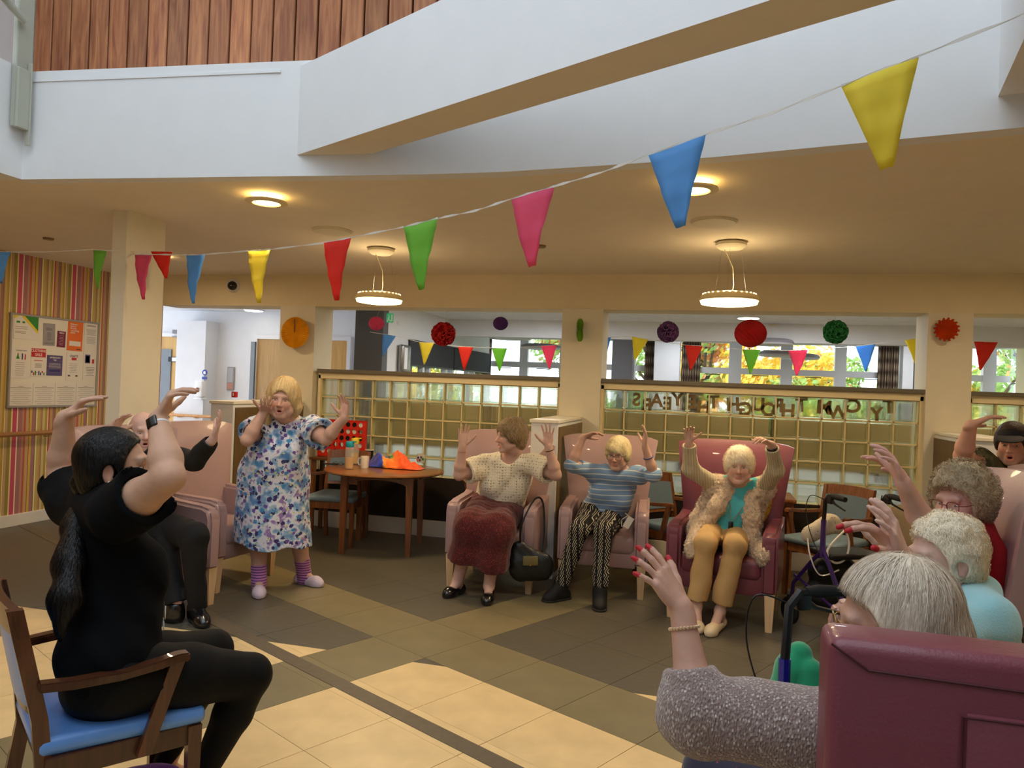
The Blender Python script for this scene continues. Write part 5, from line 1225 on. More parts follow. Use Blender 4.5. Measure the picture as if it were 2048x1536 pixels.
# ---------- woman in fluffy cardigan
SR_, SL_ = lay(1431, 972, 5.55), lay(1527, 976, 5.48)
p = Person('elderly woman in fluffy cream cardigan over turquoise top, arms raised, in burgundy armchair', lay(1478, 932, 5.42), dirpx(-.30, .06, -.95), lay(1478, 976, 5.55), SR_, SL_, (.13, 5.83, .60), hs=1.05, skin=(.66, .42, .33), bulk=1.02, armw=.95, h=.005, mouth=0, opts=dict(wrinkle=1, jowl=1.15))
E, Wr = rarm(p, SR_, (1381, 938), (1378, 882), .26, .235); p.arm(SR_, E, Wr, dirpx(-.1, -1, -.45), dirpx(-.3, .5, -1), 1, .95, curl=(30, 22, 14), spread=1.1)
E, Wr = rarm(p, SL_, (1551, 940), (1543, 889), .26, .235); p.arm(SL_, E, Wr, dirpx(-.8, -.45, -.35), dirpx(-.3, .9, .1), -1, .95, curl=(34, 30, 20), spread=.9)
k1, k2 = lay(1412, 1088, 5.17), lay(1470, 1092, 5.12); a1, a2 = lay(1393, 1212, 5.18), lay(1440, 1222, 5.16); t1, t2 = A3(onz(1399, 1264, .02)), A3(onz(1416, 1270, .02))
p.leg(p.Pv+p.r*.09-p.u*.04, k1, a1, t1); p.leg(p.Pv-p.r*.09-p.u*.04, k2, a2, t2); p.body()
F = p.field([p.Pv, p.SR, p.SL, p.N], .006, .18); p.torso(F, .008, bust=.9); F.cut(p.at(-.04), -p.u); p.neckhole(F, .064, .02, .015); folds(F, .004, 30, 4); p.cloth('turquoise_top', F, mat('turquoise_knit', (84, 196, 208), .85, bump=.3, bscale=150))
F = p.field([p.Pv, p.SR, p.SL, p.N, p.arms[0][1], p.arms[1][1], p.arms[0][2], p.arms[1][2]], .006, .14); es = [p.sleeve(F, i, 1.86, .066, .046, .03) for i in (0, 1)]
for i, (e, d) in enumerate(es): F.cap(e-d*.045, e-d*.005, .049, .050, .004)
folds(F, .004, 60, 8)
for e, d in es: p.trim(F, e, d, .08)
for i in (0, 1): p.hollow(F, i, 1.88, .036)
rib = stripes('cream_rib_knit', (204, 192, 160), (158, 146, 116), 28, 'X', .5, .55, .85)
V, Fc = F.mesh(); V = relax(V, Fc, 1); side_ = ((V-p.N)@p.r) > 0
for sg in (True, False):
    kf = side_[Fc].all(1) == sg if sg else ~side_[Fc].all(1); f2 = Fc[kf]; ids, inv = np.unique(f2, return_inverse=True); mkmesh('cardigan_sleeve', V[ids], inv.reshape(f2.shape), rib, p.root)
F = Field(p.at(0)-np.array([.42, .50, .55]), p.at(1)+np.array([.34, .25, .12]), .0065)
for sg in (1, -1):
    S = p.SR if sg > 0 else p.SL
    F.cap(p.at(.97, .08, sg*.085), p.at(.55, .155, sg*.125), .056, .055, .05, sq=None); F.cap(p.at(.55, .155, sg*.125), p.at(.12, .17, sg*.17), .052, .055, .05); F.cap(p.at(.12, .17, sg*.17), p.at(-.05, .19, sg*.21), .055, .07, .05)
    F.cap(p.N+p.r*.07*sg-p.f*.0, S, .070, .082, .04); F.cap(S, p.at(.4, -.02, sg*.16), .065, .07, .05); F.cap(p.at(.4, -.02, sg*.16), p.at(.0, .02, sg*.2), .07, .075, .05)
    lo_ = lay(1385, 1095, 5.22) if sg > 0 else lay(1527, 1112, 5.15); F.cap(p.at(-.05, .19, sg*.21), lo_, .07, .075, .05, sq=(p.r, .7))
F.cap(p.N+p.r*.07-p.f*.03, p.N-p.r*.07-p.f*.03, .05, .05, .04)
p.neckhole(F, .062, .03, .0)
m_ = np.abs(F.D) < .04; ii = np.argwhere(m_); P_ = F.lo+ii*F.h; F.D[m_] += (.010*wob(P_, 190, 2, 6)+.008*wob(P_, 330, 5, 6)).astype(np.float32)
fl = p.cloth('fluffy_cardigan', F, mat('cream_fleece', (224, 200, 170), .95, sheen=.6, bump=.9, bscale=130, var=.18, scale=80), 0)
strands('fleece_pile', F, fl, MATS['cream_fleece'], p.H, p.HM, 1, n=9000, L_=.018, st=2, width=.006, comb=lambda q: RNG.normal(size=q.shape), lift=.008, seed=4)
trousers(p, mat('tan_trousers', (198, 162, 108), .85, var=.05, bump=.2, bscale=90), k1, k2, a1, a2, .88, 1.05, fl=.066)
F, E_ = p.hairfield(1.08, -.03); p.face_cut(E_, .118, -.052, .064, .088, .08); folds(F, .005, 95, 3)
p.hair(F, m_whair, n=1300, L_=.045, width=.003, comb=swirl, lift=.007, curl=.005, jit=.5)
cs = mat('cream_leather', (226, 206, 170), .5); shoe(p, a1, t1, cs, hi=.04, w=.95); shoe(p, a2, t2, cs, hi=.04, w=1.0)
watch(p.root, p.arms[1][2], p.arms[1][1], dirpx(0, 0, -1), MATS['black_plastic'], MATS['black_plastic'], .031, .012)
q = p.at(.33, p.bd+.05, 0); bm = BM()
for r_, t_ in ((.05, 0), (.055, .03), (-.05, 0), (-.055, -.03)): tube(bm, [p.N+p.r*r_+p.f*.055, p.at(.66, .16, r_*.8), q+p.r*t_*.8+UP*abs(t_)*.6], .002, 5)
nk = obj('necklace', bm, mat('silver_chain', (190, 186, 170), .3, metal=.8), p.root); bm = BM(); box(bm, q-UP*.02, (.035, .016, .05), bev=.008); box(bm, q-UP*.05+p.r*.01, (.018, .012, .03), bev=.005); obj('pendant', bm, MATS['black_gloss'], nk, smooth=True)
P6 = p
# ---------- standing woman in floral dress
SR_, SL_ = lay(523, 852, 5.62), lay(622, 856, 5.60)
Pv = (A3(onz(520, 1190, 0))+A3(onz(622, 1165, 0)))/2; Pv = lay(549, 952, 5.68)
p = Person('woman standing in blue and purple floral dress, striped socks and pale slippers', lay(566, 798, 5.5), dirpx(.10, .10, -1), lay(573, 848, 5.62), SR_, SL_, Pv, hs=1.16, skin=(.62, .38, .30), bulk=1.22, cw=.14, armw=1.15, h=.0055, mouth=.55, roll=.06, opts=dict(wrinkle=1, jowl=1.2, brow=.35))
E, Wr = rarm(p, SR_, (494, 880), (529, 822), .26, .225); p.arm(SR_, E, Wr, dirpx(.40, -.50, -.85), dirpx(.3, -.9, -.5), 1, 1.0, curl=(18, 24, 18), spread=1.4)
E, Wr = rarm(p, SL_, (652, 879), (689, 835), .24, .235); p.arm(SL_, E, Wr, dirpx(.05, -1, -.1), dirpx(-.5, 0, -.9), -1, 1.02, curl=(14, 16, 10), spread=1.1)
t1, t2 = A3(onz(519, 1194, .02)), A3(onz(645, 1170, .02)); a1, a2 = lay(518, 1158, 5.60), lay(608, 1140, 5.88)
a1[2] = .085; a2[2] = .085; k1, k2 = a1*.5+(Pv+p.r*.12)*.5, a2*.5+(Pv-p.r*.12)*.5; k1[2] = k2[2] = .47
p.leg(Pv+p.r*.12, k1, a1, t1); p.leg(Pv-p.r*.12, k2, a2, t2); p.body(legw=1.3, clothed_legs=False)
F = p.field([Pv+np.array([.25, .2, -.35]), Pv-np.array([.25, .2, .3]), p.SR, p.SL, p.N], .0065, .22); p.torso(F, .02, bust=1.3)
hem = Pv.copy(); hem[2] = .31
F.cap(p.at(.3, .03), Pv+UP*.02, .225, .25, .06, sq=(p.f, .82)); F.cap(Pv+UP*.02, hem, .25, .29, .06, sq=(p.f, .80))
es = [p.sleeve(F, i, .62, .085, .098) for i in (0, 1)]; F.cut(hem+UP*.04, (-.02, 0, -1)); folds(F, .020, 26, 31, dirv=UP)
for i, (e, d) in enumerate(es): p.trim(F, e, d); p.hollow(F, i, .64, .075)
F.cap(hem-UP*.05, hem+UP*.10, .24, .22, .02, 'sub', sq=(p.f, .78)); p.neckhole(F, .074, .03, .012)
def floral():
    M = mat('floral_fabric', (210, 216, 232), .85, sheen=.2); nt = M.node_tree; N = nt.nodes; L = nt.links; tc = N.new('ShaderNodeTexCoord')
    nz = N.new('ShaderNodeTexNoise'); nz.inputs['Scale'].default_value = 14; nz.inputs['Detail'].default_value = 2; L.new(tc.outputs['Object'], nz.inputs['Vector'])
    cr = N.new('ShaderNodeValToRGB'); els = cr.color_ramp.elements; els[0].position = .33; els[0].color = (*lin((84, 132, 190)), 1); els[1].position = .46; els[1].color = (*lin((150, 184, 216)), 1)
    for p_, c_ in ((.52, (222, 226, 236)), (.60, (226, 222, 232)), (.66, (150, 124, 186))): e = els.new(p_); e.color = (*lin(c_), 1)
    L.new(nz.outputs['Fac'], cr.inputs[0]); last = cr.outputs[0]
    for sc, rad, colr, seed in ((19, .30, (60, 50, 110), 0), (15, .22, (112, 84, 160), 5), (17, .20, (40, 44, 92), 11), (22, .17, (206, 208, 130), 17), (13, .22, (70, 140, 190), 23)):
        mp = N.new('ShaderNodeMapping'); mp.inputs['Location'].default_value = (seed, seed*.7, seed*1.3); L.new(tc.outputs['Object'], mp.inputs[0])
        dn = N.new('ShaderNodeTexNoise'); dn.inputs['Scale'].default_value = 60; L.new(mp.outputs[0], dn.inputs['Vector']); ms = N.new('ShaderNodeVectorMath'); ms.operation = 'SCALE'; ms.inputs['Scale'].default_value = .03; L.new(dn.outputs['Color'], ms.inputs[0])
        ad = N.new('ShaderNodeVectorMath'); L.new(mp.outputs[0], ad.inputs[0]); L.new(ms.outputs[0], ad.inputs[1])
        v = N.new('ShaderNodeTexVoronoi'); v.inputs['Scale'].default_value = sc; L.new(ad.outputs[0], v.inputs['Vector']); lt = N.new('ShaderNodeMath'); lt.operation = 'LESS_THAN'; lt.inputs[1].default_value = rad; L.new(v.outputs['Distance'], lt.inputs[0])
        mx = N.new('ShaderNodeMixRGB'); mx.inputs[2].default_value = (*lin(colr), 1); L.new(lt.outputs[0], mx.inputs[0]); L.new(last, mx.inputs[1]); last = mx.outputs[0]
    L.new(last, N['Principled BSDF'].inputs['Base Color']); return M
p.cloth('dress', F, floral())
F, E_ = p.hairfield(1.12, -.05); F.chain([p.L(.07, -.0, .0), p.L(.092, .015, -.06), p.L(.095, .02, -.13), p.L(.10, .01, -.18)], [.045, .04, .035, .02], .03); F.chain([p.L(-.07, -.02, .0), p.L(-.085, -.01, -.05), p.L(-.08, -.02, -.10)], [.04, .034, .02], .03); F.cap(p.L(0, -.06, -.02), p.L(0, -.06, -.12), .07, .05, .03); p.face_cut(E_, .120, -.035, .066, .105, .086); folds(F, .003, 80, 3)
p.hair(F, m_blond, n=1700, L_=.12, st=7, width=.003, comb=lambda q: swirl(q)+np.array([0, 0, -.5]), lift=.005, jit=.18)
def socks():
    return stripes('purple_striped_sock', (104, 56, 120), (196, 130, 186), 16, 'Z', .3, .3, .45)
ms_ = socks()
for (a_, t_) in ((a1, t1), (a2, t2)):
    b = a_.copy(); b[2] = .03; top = a_+UP*.12; top = top+(k1-a1)*0; F = Field(np.minimum(top, t_)-.1, np.maximum(top, t_)+.1, .005); F.cap(a_+UP*.0, a_+((k1 if a_ is a1 else k2)-a_)*.30, .054, .060, .02); F.cap(a_, b, .052, .046, .02); F.cap(b, t_*.5+b*.5+UP*.012, .044, .04, .02); e = a_+((k1 if a_ is a1 else k2)-a_)*.30; p.trim(F, e, nrm(e-a_), .09); p.cloth('sock', F, ms_)
    shoe(p, a_, t_, mat('pale_lilac_slipper', (206, 190, 206), .85, bump=.4, bscale=80), hi=.02, w=1.12, opening=.055)
P3 = p
# ---------- old man in black
SR_, SL_ = lay(252, 918, 5.22), lay(333, 910, 4.90)
p = Person('bald old man in black jumper and trousers, arms raised, behind the instructor', lay(287, 862, 4.98), dirpx(.55, .12, -.8), lay(288, 914, 5.06), SR_, SL_, (-3.74, 4.40, .60), hs=1.06, skin=(.66, .42, .35), bulk=1.1, h=.0055, mouth=.5, opts=dict(wrinkle=1, nose=1.15, browc=(.5, .45, .4)))
E, Wr = rarm(p, SR_, (214, 925), (222, 868), .27, .24, -1, -1); p.arm(SR_, E, Wr, dirpx(.55, -.85, -.1), dirpx(.7, .5, -.2), 1, 1.08, curl=(14, 14, 10), spread=.8)
E, Wr = rarm(p, SL_, (388, 922), (427, 877), .27, .24); p.arm(SL_, E, Wr, dirpx(.35, -.95, -.1), dirpx(-.9, -.3, -.2), -1, 1.05, curl=(8, 10, 8), spread=.7)
k1, k2 = lay(330, 1085, 4.95), lay(388, 1070, 4.80); a1, a2 = lay(352, 1205, 4.85), lay(392, 1215, 4.88); t1, t2 = A3(onz(360, 1240, .02)), A3(onz(412, 1252, .02))
p.leg(p.Pv+p.r*.10, k1, a1, t1); p.leg(p.Pv-p.r*.10, k2, a2, t2); p.body()
m_bk = mat('black_knit', (14, 14, 16), .8, bump=.2, bscale=120); F = p.field(None, .0065, .1); p.torso(F, .016); es = [p.sleeve(F, i, 1.86, .068, .048) for i in (0, 1)]; F.cut(p.at(-.15), -p.u); folds(F, .006, 30, 3)
for i, (e, d) in enumerate(es): p.trim(F, e, d, .08); p.hollow(F, i, 1.88, .036)
p.neckhole(F, .062, .012, -.01); p.cloth('jumper', F, m_bk)
trousers(p, m_bk, k1, k2, a1, a2, 1.0, 1.15); shoe(p, a1, t1, blk, hi=.10, w=1.12); shoe(p, a2, t2, blk, hi=.10, w=1.12)
F, E_ = p.hairfield(1.0, -.05); E_(0, .02, .07, .10, .12, .085, .01, 'sub'); p.face_cut(E_, .10, -.04, .08, .12, .09); p.hair(F, m_whair, n=400, L_=.03, width=.002, comb=swirl, lift=.001)
# ---------- woman in red with curly hair
SR_, SL_ = lay(1895, 1062, 2.72), lay(1985, 1062, 3.12)
m_red = mat('red_jersey', (186, 22, 34), .8, bump=.15, bscale=120)
p = Person('curly grey haired woman in red top and glasses reaching left', lay(1922, 1004, 2.98), dirpx(-.90, .08, -.45), lay(1945, 1064, 3.02), lay(1905, 1090, 3.25), lay(1935, 1102, 2.78), (1.00, 3.42, .60), hs=1.0, skin=(.66, .38, .32), bulk=1.1, h=.0045, mouth=.25, opts=dict(wrinkle=1, browc=(.4, .3, .2)))
E, Wr = rarm(p, p.SR, (1842, 1035), (1795, 945), .27, .235, -1, 1); p.arm(p.SR, E, Wr, dirpx(-.8, -.55, .1), dirpx(-.3, .8, 0), 1, 1.0, curl=(14, 14, 10))
E, Wr = rarm(p, p.SL, (1850, 1055), (1806, 965), .27, .235, -1, -1); p.arm(p.SL, E, Wr, dirpx(-.45, -.9, -.1), dirpx(-.7, .4, .3), -1, 1.0, curl=(20, 20, 14))
k1 = A3((.72, 3.5, .52)); k2 = A3((.70, 3.25, .52)); a1 = A3((.62, 3.5, .1)); a2 = A3((.60, 3.25, .1)); t1 = A3((.45, 3.5, .02)); t2 = A3((.43, 3.24, .02))
p.leg(p.Pv+p.r*.1, k1, a1, t1); p.leg(p.Pv-p.r*.1, k2, a2, t2); p.body()
F = p.field([p.Pv, p.SR, p.SL, p.N, p.arms[0][1], p.arms[1][1]], .006, .18); p.torso(F, .014, bust=1.1); es = [p.sleeve(F, i, .6, .07, .075) for i in (0, 1)]; F.cut(p.at(-.1), -p.u); folds(F, .006, 30, 3)
for i, (e, d) in enumerate(es): p.trim(F, e, d, .1)
p.neckhole(F, .064, .015, 0); p.cloth('red_top', F, m_red); m_dk = mat('navy_trousers', (30, 32, 44), .85)
trousers(p, m_dk, k1, k2, a1, a2, .93, 1.1); shoe(p, a1, t1, bshoe, hi=.05); shoe(p, a2, t2, bshoe, hi=.05)
F, E_ = p.hairfield(1.16, -.04, h=.0045); rc = np.random.default_rng(3)
for _ in range(150):
    v = rc.normal(size=3); v /= np.linalg.norm(v); q = v*np.array([.094, .112, .108])+np.array([0, -.02, .035])
    if q[1] > .01 and q[2] < .075: continue
    E_(q[0], q[1], q[2], .019, .019, .019, .008)
p.face_cut(E_, .118, -.022, .13, .104, .094); p.hair(F, m_wig, n=2400, L_=.05, st=7, width=.0028, comb=swirl, lift=.01, avoid=[((0, .118, -.03), (.12, .09, .09))], curl=.008, jit=.9)
p.glasses(mat('red_frame', (110, 40, 36), .3), r=.02)
# ---------- woman in pale blue fleece in wheelchair
p = Person('white haired woman in pale blue fleece, seen from her left, hands raised, in wheelchair', lay(1888, 1116, 2.2), dirpx(-.97, .08, -.04), lay(1922, 1200, 2.24), lay(1908, 1242, 2.42), lay(1965, 1252, 2.06), tuple(A3(onz(1935, 1400, .62))*0+np.array([.76, 2.52, .60])), hs=.95, skin=(.66, .42, .34), bulk=1.08, h=.004, mouth=0, opts=dict(wrinkle=1))
E, Wr = rarm(p, p.SR, (1800, 1215), (1785, 1110), .26, .23, -1, -1); p.arm(p.SR, E, Wr, dirpx(-.1, -1, .1), dirpx(-.6, 0, .8), 1, .97, curl=(14, 16, 12), spread=1.3)
E, Wr = rarm(p, p.SL, (1860, 1270), (1806, 1120), .26, .25, -1, -1); p.arm(p.SL, E, Wr, dirpx(-.35, -1, -.1), dirpx(-.8, 0, .5), -1, .97, curl=(14, 16, 12), spread=1.2)
k1 = A3((.36, 2.62, .52)); k2 = A3((.36, 2.38, .52)); a1 = A3((.27, 2.62, .13)); a2 = A3((.27, 2.38, .13)); t1 = A3((.12, 2.62, .06)); t2 = A3((.12, 2.38, .06))
p.leg(p.Pv+p.r*.09, k1, a1, t1); p.leg(p.Pv-p.r*.09, k2, a2, t2); p.body()
F = p.field([p.Pv, p.SR, p.SL, p.N, p.arms[0][1], p.arms[1][1], p.arms[0][2], p.arms[1][2]], .006, .14); p.torso(F, .022); es = [p.sleeve(F, i, 1.8, .072, .05) for i in (0, 1)]; F.cut(p.at(-.12), -p.u)
F.chain([p.N+p.r*.07+p.f*.02, p.N-p.f*.065+p.u*.03, p.N-p.r*.07+p.f*.02], [.03, .034, .03], .02); folds(F, .010, 24, 5)
for i, (e, d) in enumerate(es): p.trim(F, e, d, .08)
p.neckhole(F, .066, .02, .0); p.cloth('fleece_jacket', F, mat('pale_blue_fleece', (150, 206, 216), .95, sheen=.5, bump=.3, bscale=200))
trousers(p, m_dk, k1, k2, a1, a2, .93, 1.1); shoe(p, a1, t1, bshoe, hi=.05); shoe(p, a2, t2, bshoe, hi=.05)
F, E_ = p.hairfield(1.03, -.03); p.face_cut(E_, .112, -.022, .15, .106, .094)
for t in (-1, 1): E_(t*.094, .005, -.022, .022, .03, .034, .008, 'sub')
for _ in range(60):
    v = rc.normal(size=3); v /= np.linalg.norm(v); q = v*np.array([.080, .094, .088])+np.array([0, -.018, .040])
    if q[1] > .0 and q[2] < .085 or q[2] < .0: continue
    E_(q[0], q[1], q[2], .018, .018, .015, .012)
p.hair(F, m_whair, n=3200, L_=.045, st=6, width=.0022, comb=swirl, lift=.006, avoid=[((0, .112, -.025), (.15, .100, .100)), ((.088, .0, -.010), (.03, .024, .036)), ((-.088, .0, -.010), (.03, .024, .036))], curl=.004, jit=.6)
P8 = p
# ---------- man in cap
p = Person('man in black baseball cap and olive t-shirt, laughing, one arm raised, at the right edge', lay(2024, 888, 4.35), dirpx(-.62, .08, -.76), lay(2035, 950, 4.42), lay(1985, 948, 4.42), lay(2088, 952, 4.35), (2.05, 4.95, .80), hs=.98, skin=(.66, .38, .28), bulk=1.15, armw=1.2, h=.005, mouth=.8, opts=dict(browc=(.2, .12, .08), brow=.8))
E, Wr = rarm(p, p.SR, (1925, 912), (1942, 850), .28, .245, -1, -1); p.arm(p.SR, E, Wr, dirpx(.75, -.35, -.1), dirpx(.3, .9, -.2), 1, 1.1, curl=(18, 12, 8), spread=.6)
E, Wr = rarm(p, p.SL, (2135, 930), (2125, 850), .28, .245, -1, -1); p.arm(p.SL, E, Wr, dirpx(-.75, -.35, -.1), dirpx(-.3, .9, -.2), -1, 1.1, curl=(18, 12, 8), spread=.6)
b0 = p.Pv.copy(); a1, a2 = b0+p.r*.12, b0-p.r*.12; a1[2] = a2[2] = .09; k1, k2 = (b0+p.r*.12), (b0-p.r*.12); k1 = k1+p.f*.05; k2 = k2+p.f*.05; k1[2] = k2[2] = .46
p.leg(p.Pv+p.r*.1, k1, a1, a1+p.f*.2*np.array([1, 1, 0])-UP*.07); p.leg(p.Pv-p.r*.1, k2, a2, a2+p.f*.2*np.array([1, 1, 0])-UP*.07); p.body()
F = p.field([p.Pv, p.SR, p.SL, p.N, p.arms[0][1], p.arms[1][1]], .0065, .18); p.torso(F, .014); es = [p.sleeve(F, i, .55, .075, .085) for i in (0, 1)]; F.cut(p.at(-.1), -p.u); folds(F, .006, 30, 3)
for i, (e, d) in enumerate(es): p.trim(F, e, d, .1)
p.neckhole(F, .064, .012, 0); p.cloth('tshirt', F, mat('olive_tshirt', (84, 84, 56), .85, bump=.2, bscale=100)); trousers(p, m_dk, k1, k2, a1, a2, .93, 1.1)
for a_ in (a1, a2): shoe(p, a_, a_+p.f*.2*np.array([1, 1, 0])-UP*.07, bshoe, hi=.05)
F, E_ = p.hairfield(1.02, -.03); p.face_cut(E_, .115, -.04, .068, .095, .085); p.hair(F, m_darkh)
m_capm = mat('black_cap', (16, 18, 24), .75, bump=.2, bscale=160)
F = Field(p.H-.2, p.H+.25, .004); E2 = lambda x, y, z, a, b, c, k=.01, op='add': F.ell(p.L(x, y, z), (a*p.hs, b*p.hs, c*p.hs), p.HM, k, op)
E2(0, -.010, .05, .084, .103, .072); F.cut(p.L(0, 0, .052), -p.HM[:, 2]+p.HM[:, 1]*.05); cp_ = p.cloth('cap', F, m_capm)
F = Field(p.H-.2, p.H+.25, .0035); F.ell(p.L(0, .130, .050), (.074, .082, .009), p.HM @ np.array([[1, 0, 0], [0, cos(.15), sin(.15)], [0, -sin(.15), cos(.15)]]), .01); F.ell(p.L(0, .0, .04), (.078, .096, .05), p.HM, .005, 'sub'); V, Fc = F.mesh(); mkmesh('brim', V, Fc, m_capm, cp_)
bm = BM(); bmesh.ops.create_uvsphere(bm, u_segments=8, v_segments=6, radius=.008, matrix=Matrix.Translation(p.L(0, -.010, .124))); obj('button', bm, m_capm, cp_)
# ---------- instructor in black, near left
S_far, S_near = lay(158, 1003, 2.76), lay(240, 1025, 2.42)
pv = A3(onz(232, 1405, .57)); pv = lay(225, 1350, 2.50)
p = Person('young woman in black t-shirt and leggings with long black ponytail, arms overhead', lay(232, 937, 2.56), dirpx(.95, -.02, .28), lay(204, 1022, 2.60), S_near, S_far, pv, hs=1.05, skin=(.58, .335, .225), bulk=1.0, armw=1.22, cw=.145, bd=.125, pw=.18, h=.004, mouth=0, eye=(60, 40, 30), opts=dict(brow=1.0, browc=(.05, .035, .03), lip=(.55, .24, .2)))
E, Wr = rarm(p, S_near, (338, 955), (316, 838), .27, .235, -1, 1); p.arm(S_near, E, Wr, dirpx(.35, -.75, .1), dirpx(.8, .5, .3), 1, 1.0, per=[(50, 16, 10), (48, 16, 10), (46, 18, 10), (44, 18, 10)], spread=.5)
E, Wr = rarm(p, S_far, (122, 948), (130, 835), .24, .235, 1, -1); p.arm(S_far, E, Wr, dirpx(.62, -.62, .15), dirpx(.5, .8, .2), -1, 1.0, per=[(30, 8, 6), (30, 8, 6), (30, 8, 6), (30, 8, 6)], spread=.5)
hN, hF = pv+p.r*.10, pv-p.r*.10
kN, kF = lay(500, 1350, 2.72), lay(425, 1300, 2.90); aN, aF = lay(392, 1590, 2.68), lay(330, 1500, 2.85); aN[2] = .1; aF[2] = .1
tN, tF = aN+fwd1.normalized()[:]*np.array([.19]*3) if False else aN+A3(fwd1)*.19, aF+A3(fwd1)*.19; tN[2] = tF[2] = .02
p.leg(hN, kN, aN, tN); p.leg(hF, kF, aF, tF); p.body()
m_tee = mat('black_tshirt', (7, 8, 11), .9, bump=.15, bscale=90, spec=.15); m_leg = mat('black_leggings', (7, 7, 8), .7, spec=.2, bump=.05, bscale=200)
F = p.field([p.Pv, p.SR, p.SL, p.N, p.arms[0][1], p.arms[1][1]], .006, .18); p.torso(F, .022, bust=1.05); es = [p.sleeve(F, i, .50, .070, .078) for i in (0, 1)]
F.ell(p.at(.12), (.185, .15, .14), p.M, .05); F.cut(p.at(-.16), -p.u); folds(F, .016, 22, 12)
for i, (e, d) in enumerate(es): p.trim(F, e, d, .1); p.hollow(F, i, .54, .070)
FT = F; p.neckhole(F, .066, .012, .005); tee = p.cloth('tshirt', F, m_tee)
F = p.field([p.Pv, kN, kF, aN, aF], .006, .16); F.ell(p.at(-.04), (.19, .155, .125), p.M, .05)
for h_, k_, a_ in ((hN, kN, aN), (hF, kF, aF)): F.chain([h_, h_*.5+k_*.5, k_], [.112, .102, .076], .03); F.chain([k_, k_*.68+a_*.32, a_+UP*.03], [.072, .068, .040], .02)
p.cloth('leggings', F, m_leg)
for a_, t_ in ((aN, tN), (aF, tF)): shoe(p, a_, t_, bshoe, hi=.05, sole=mat('white_sole', (220, 220, 216), .6))
F, E_ = p.hairfield(1.04, -.04, h=.0035, ext=.15); p.face_cut(E_, .120, -.018, .16, .118, .095)
for t in (-1, 1): E_(t*.088, .0, -.012, .02, .022, .034, .006, 'sub')
p.hair(F, m_black, n=2600, L_=.10, st=6, width=.0016, comb=lambda q: (np.array([0, -.11, -.035])-q)/np.linalg.norm(np.array([0, -.11, -.035])-q, axis=1, keepdims=True), lift=.0015, jit=.04, avoid=[((0, .112, -.025), (.15, .100, .100)), ((.088, .0, -.010), (.03, .024, .036)), ((-.088, .0, -.010), (.03, .024, .036))])
tie = lay(163, 992, 2.60); nap = p.L(0, -.10, -.04)
pts = [nap, tie, lay(150, 1055, 2.49), lay(138, 1130, 2.40), lay(130, 1200, 2.34), lay(120, 1262, 2.32)]
F = Field(np.min(pts, 0)-.12, np.max(pts, 0)+.12, .005); F.chain(pts, [.035, .024, .036, .044, .042, .012], .02, sq=(camF, .7)); folds(F, .004, 60, 3, dirv=UP); V, Fc = F.mesh(); po = mkmesh('ponytail', V, Fc, m_black, p.root)
strands('ponytail_strands', F, po, m_black, p.H, p.HM, 1, n=2600, L_=.16, st=6, width=.0018, comb=lambda q: np.tile((np.array([-.15, 0, -1])@p.HM), (len(q), 1)), lift=.003, jit=.05, seed=8)
bm = BM(); c_ = Vector(tie); rc2 = random.Random(4)
for k in range(7): a = k*.9; tube(bm, [c_+Vector((camR*.014*cos(a)+camU*.016*sin(a)-camF*.018)), c_+Vector(camR*.02*cos(a+.5)+camU*.02*sin(a+.5)), c_+Vector(camR*.012*cos(a+1)+camU*.012*sin(a+1)+camF*.02)], .009, 8)
obj('hair_scrunchie', bm, mat('cream_satin', (214, 204, 180), .4), p.root, smooth=True)
watch(p.root, p.arms[0][2], p.arms[0][1], dirpx(-.1, 0, -1), mat('white_strap', (226, 226, 224), .5), MATS['black_gloss'], .030, .019)
o = band(p.root, p.arms[0][2]+nrm(p.arms[0][1]-p.arms[0][2])*.062, p.arms[0][1]-p.arms[0][2], .034, m_steel, 'bangle', .003)
bm = BM(); bmesh.ops.create_uvsphere(bm, u_segments=10, v_segments=8, radius=.0045, matrix=Matrix.Translation(p.L(.090, -.002, -.034))); obj('earring', bm, mat('pearl', (240, 232, 220), .2), p.root)
bm = BM(); tube(bm, [p.N+p.f*(.07*cos(a))+p.r*(.068*sin(a))-UP*(.0+.03*cos(a)) for a in [i*2*pi/24 for i in range(25)]], .0012, 5, False); obj('necklace', bm, m_steel, p.root, smooth=True)
for tt, tx, sz in ((.31, 'D', .06), (.23, 'OF', .05)):
    d_ = nrm(p.f*.95+p.r*.40); q = p.at(tt); st_ = .05
    while st_ < .4 and FT.sample((q+d_*st_)[None])[0] < .001: st_ += .003
    q = q+d_*(st_+.003); g_ = FT.grad(q[None])[0]; text_mesh(tx, sz, m_white, .001, p.root, frame(Vector(q), Vector(np.cross(UP, g_)), Vector(UP)), 'shirt_lettering', bold=.001)
P1 = p
# ---------- woman in taupe knit, nearest, seen from behind
p = Person('silver haired woman in speckled taupe knit, nearest the camera, red nails, seen from behind', lay(1786, 1250, 1.56), dirpx(-.95, .12, .22), lay(1800, 1345, 1.56), lay(1895, 1430, 1.62), lay(1668, 1440, 1.60), (.60, 1.78, .60), hs=1.04, skin=(.56, .32, .235), bulk=1.05, h=.0036, mouth=0, lo=np.array([-.5, .8, .45]), hi=np.array([1.4, 2.4, 1.8]), opts=dict(wrinkle=1, nail=(.42, .012, .02)))
p.SR, p.SL = A3(lay(1905, 1425, 1.64)), A3(lay(1690, 1475, 1.60))
E, Wr = rarm(p, p.SL, (1395, 1425), (1362, 1215), .28, .215, -1, 1); p.arm(p.SL, E, Wr, dirpx(-.48, -.72, .05), dirpx(-.55, .35, .75), -1, .98, per=[(12, 14, 10), (10, 12, 10), (10, 12, 10), (12, 12, 10)], spread=1.5)
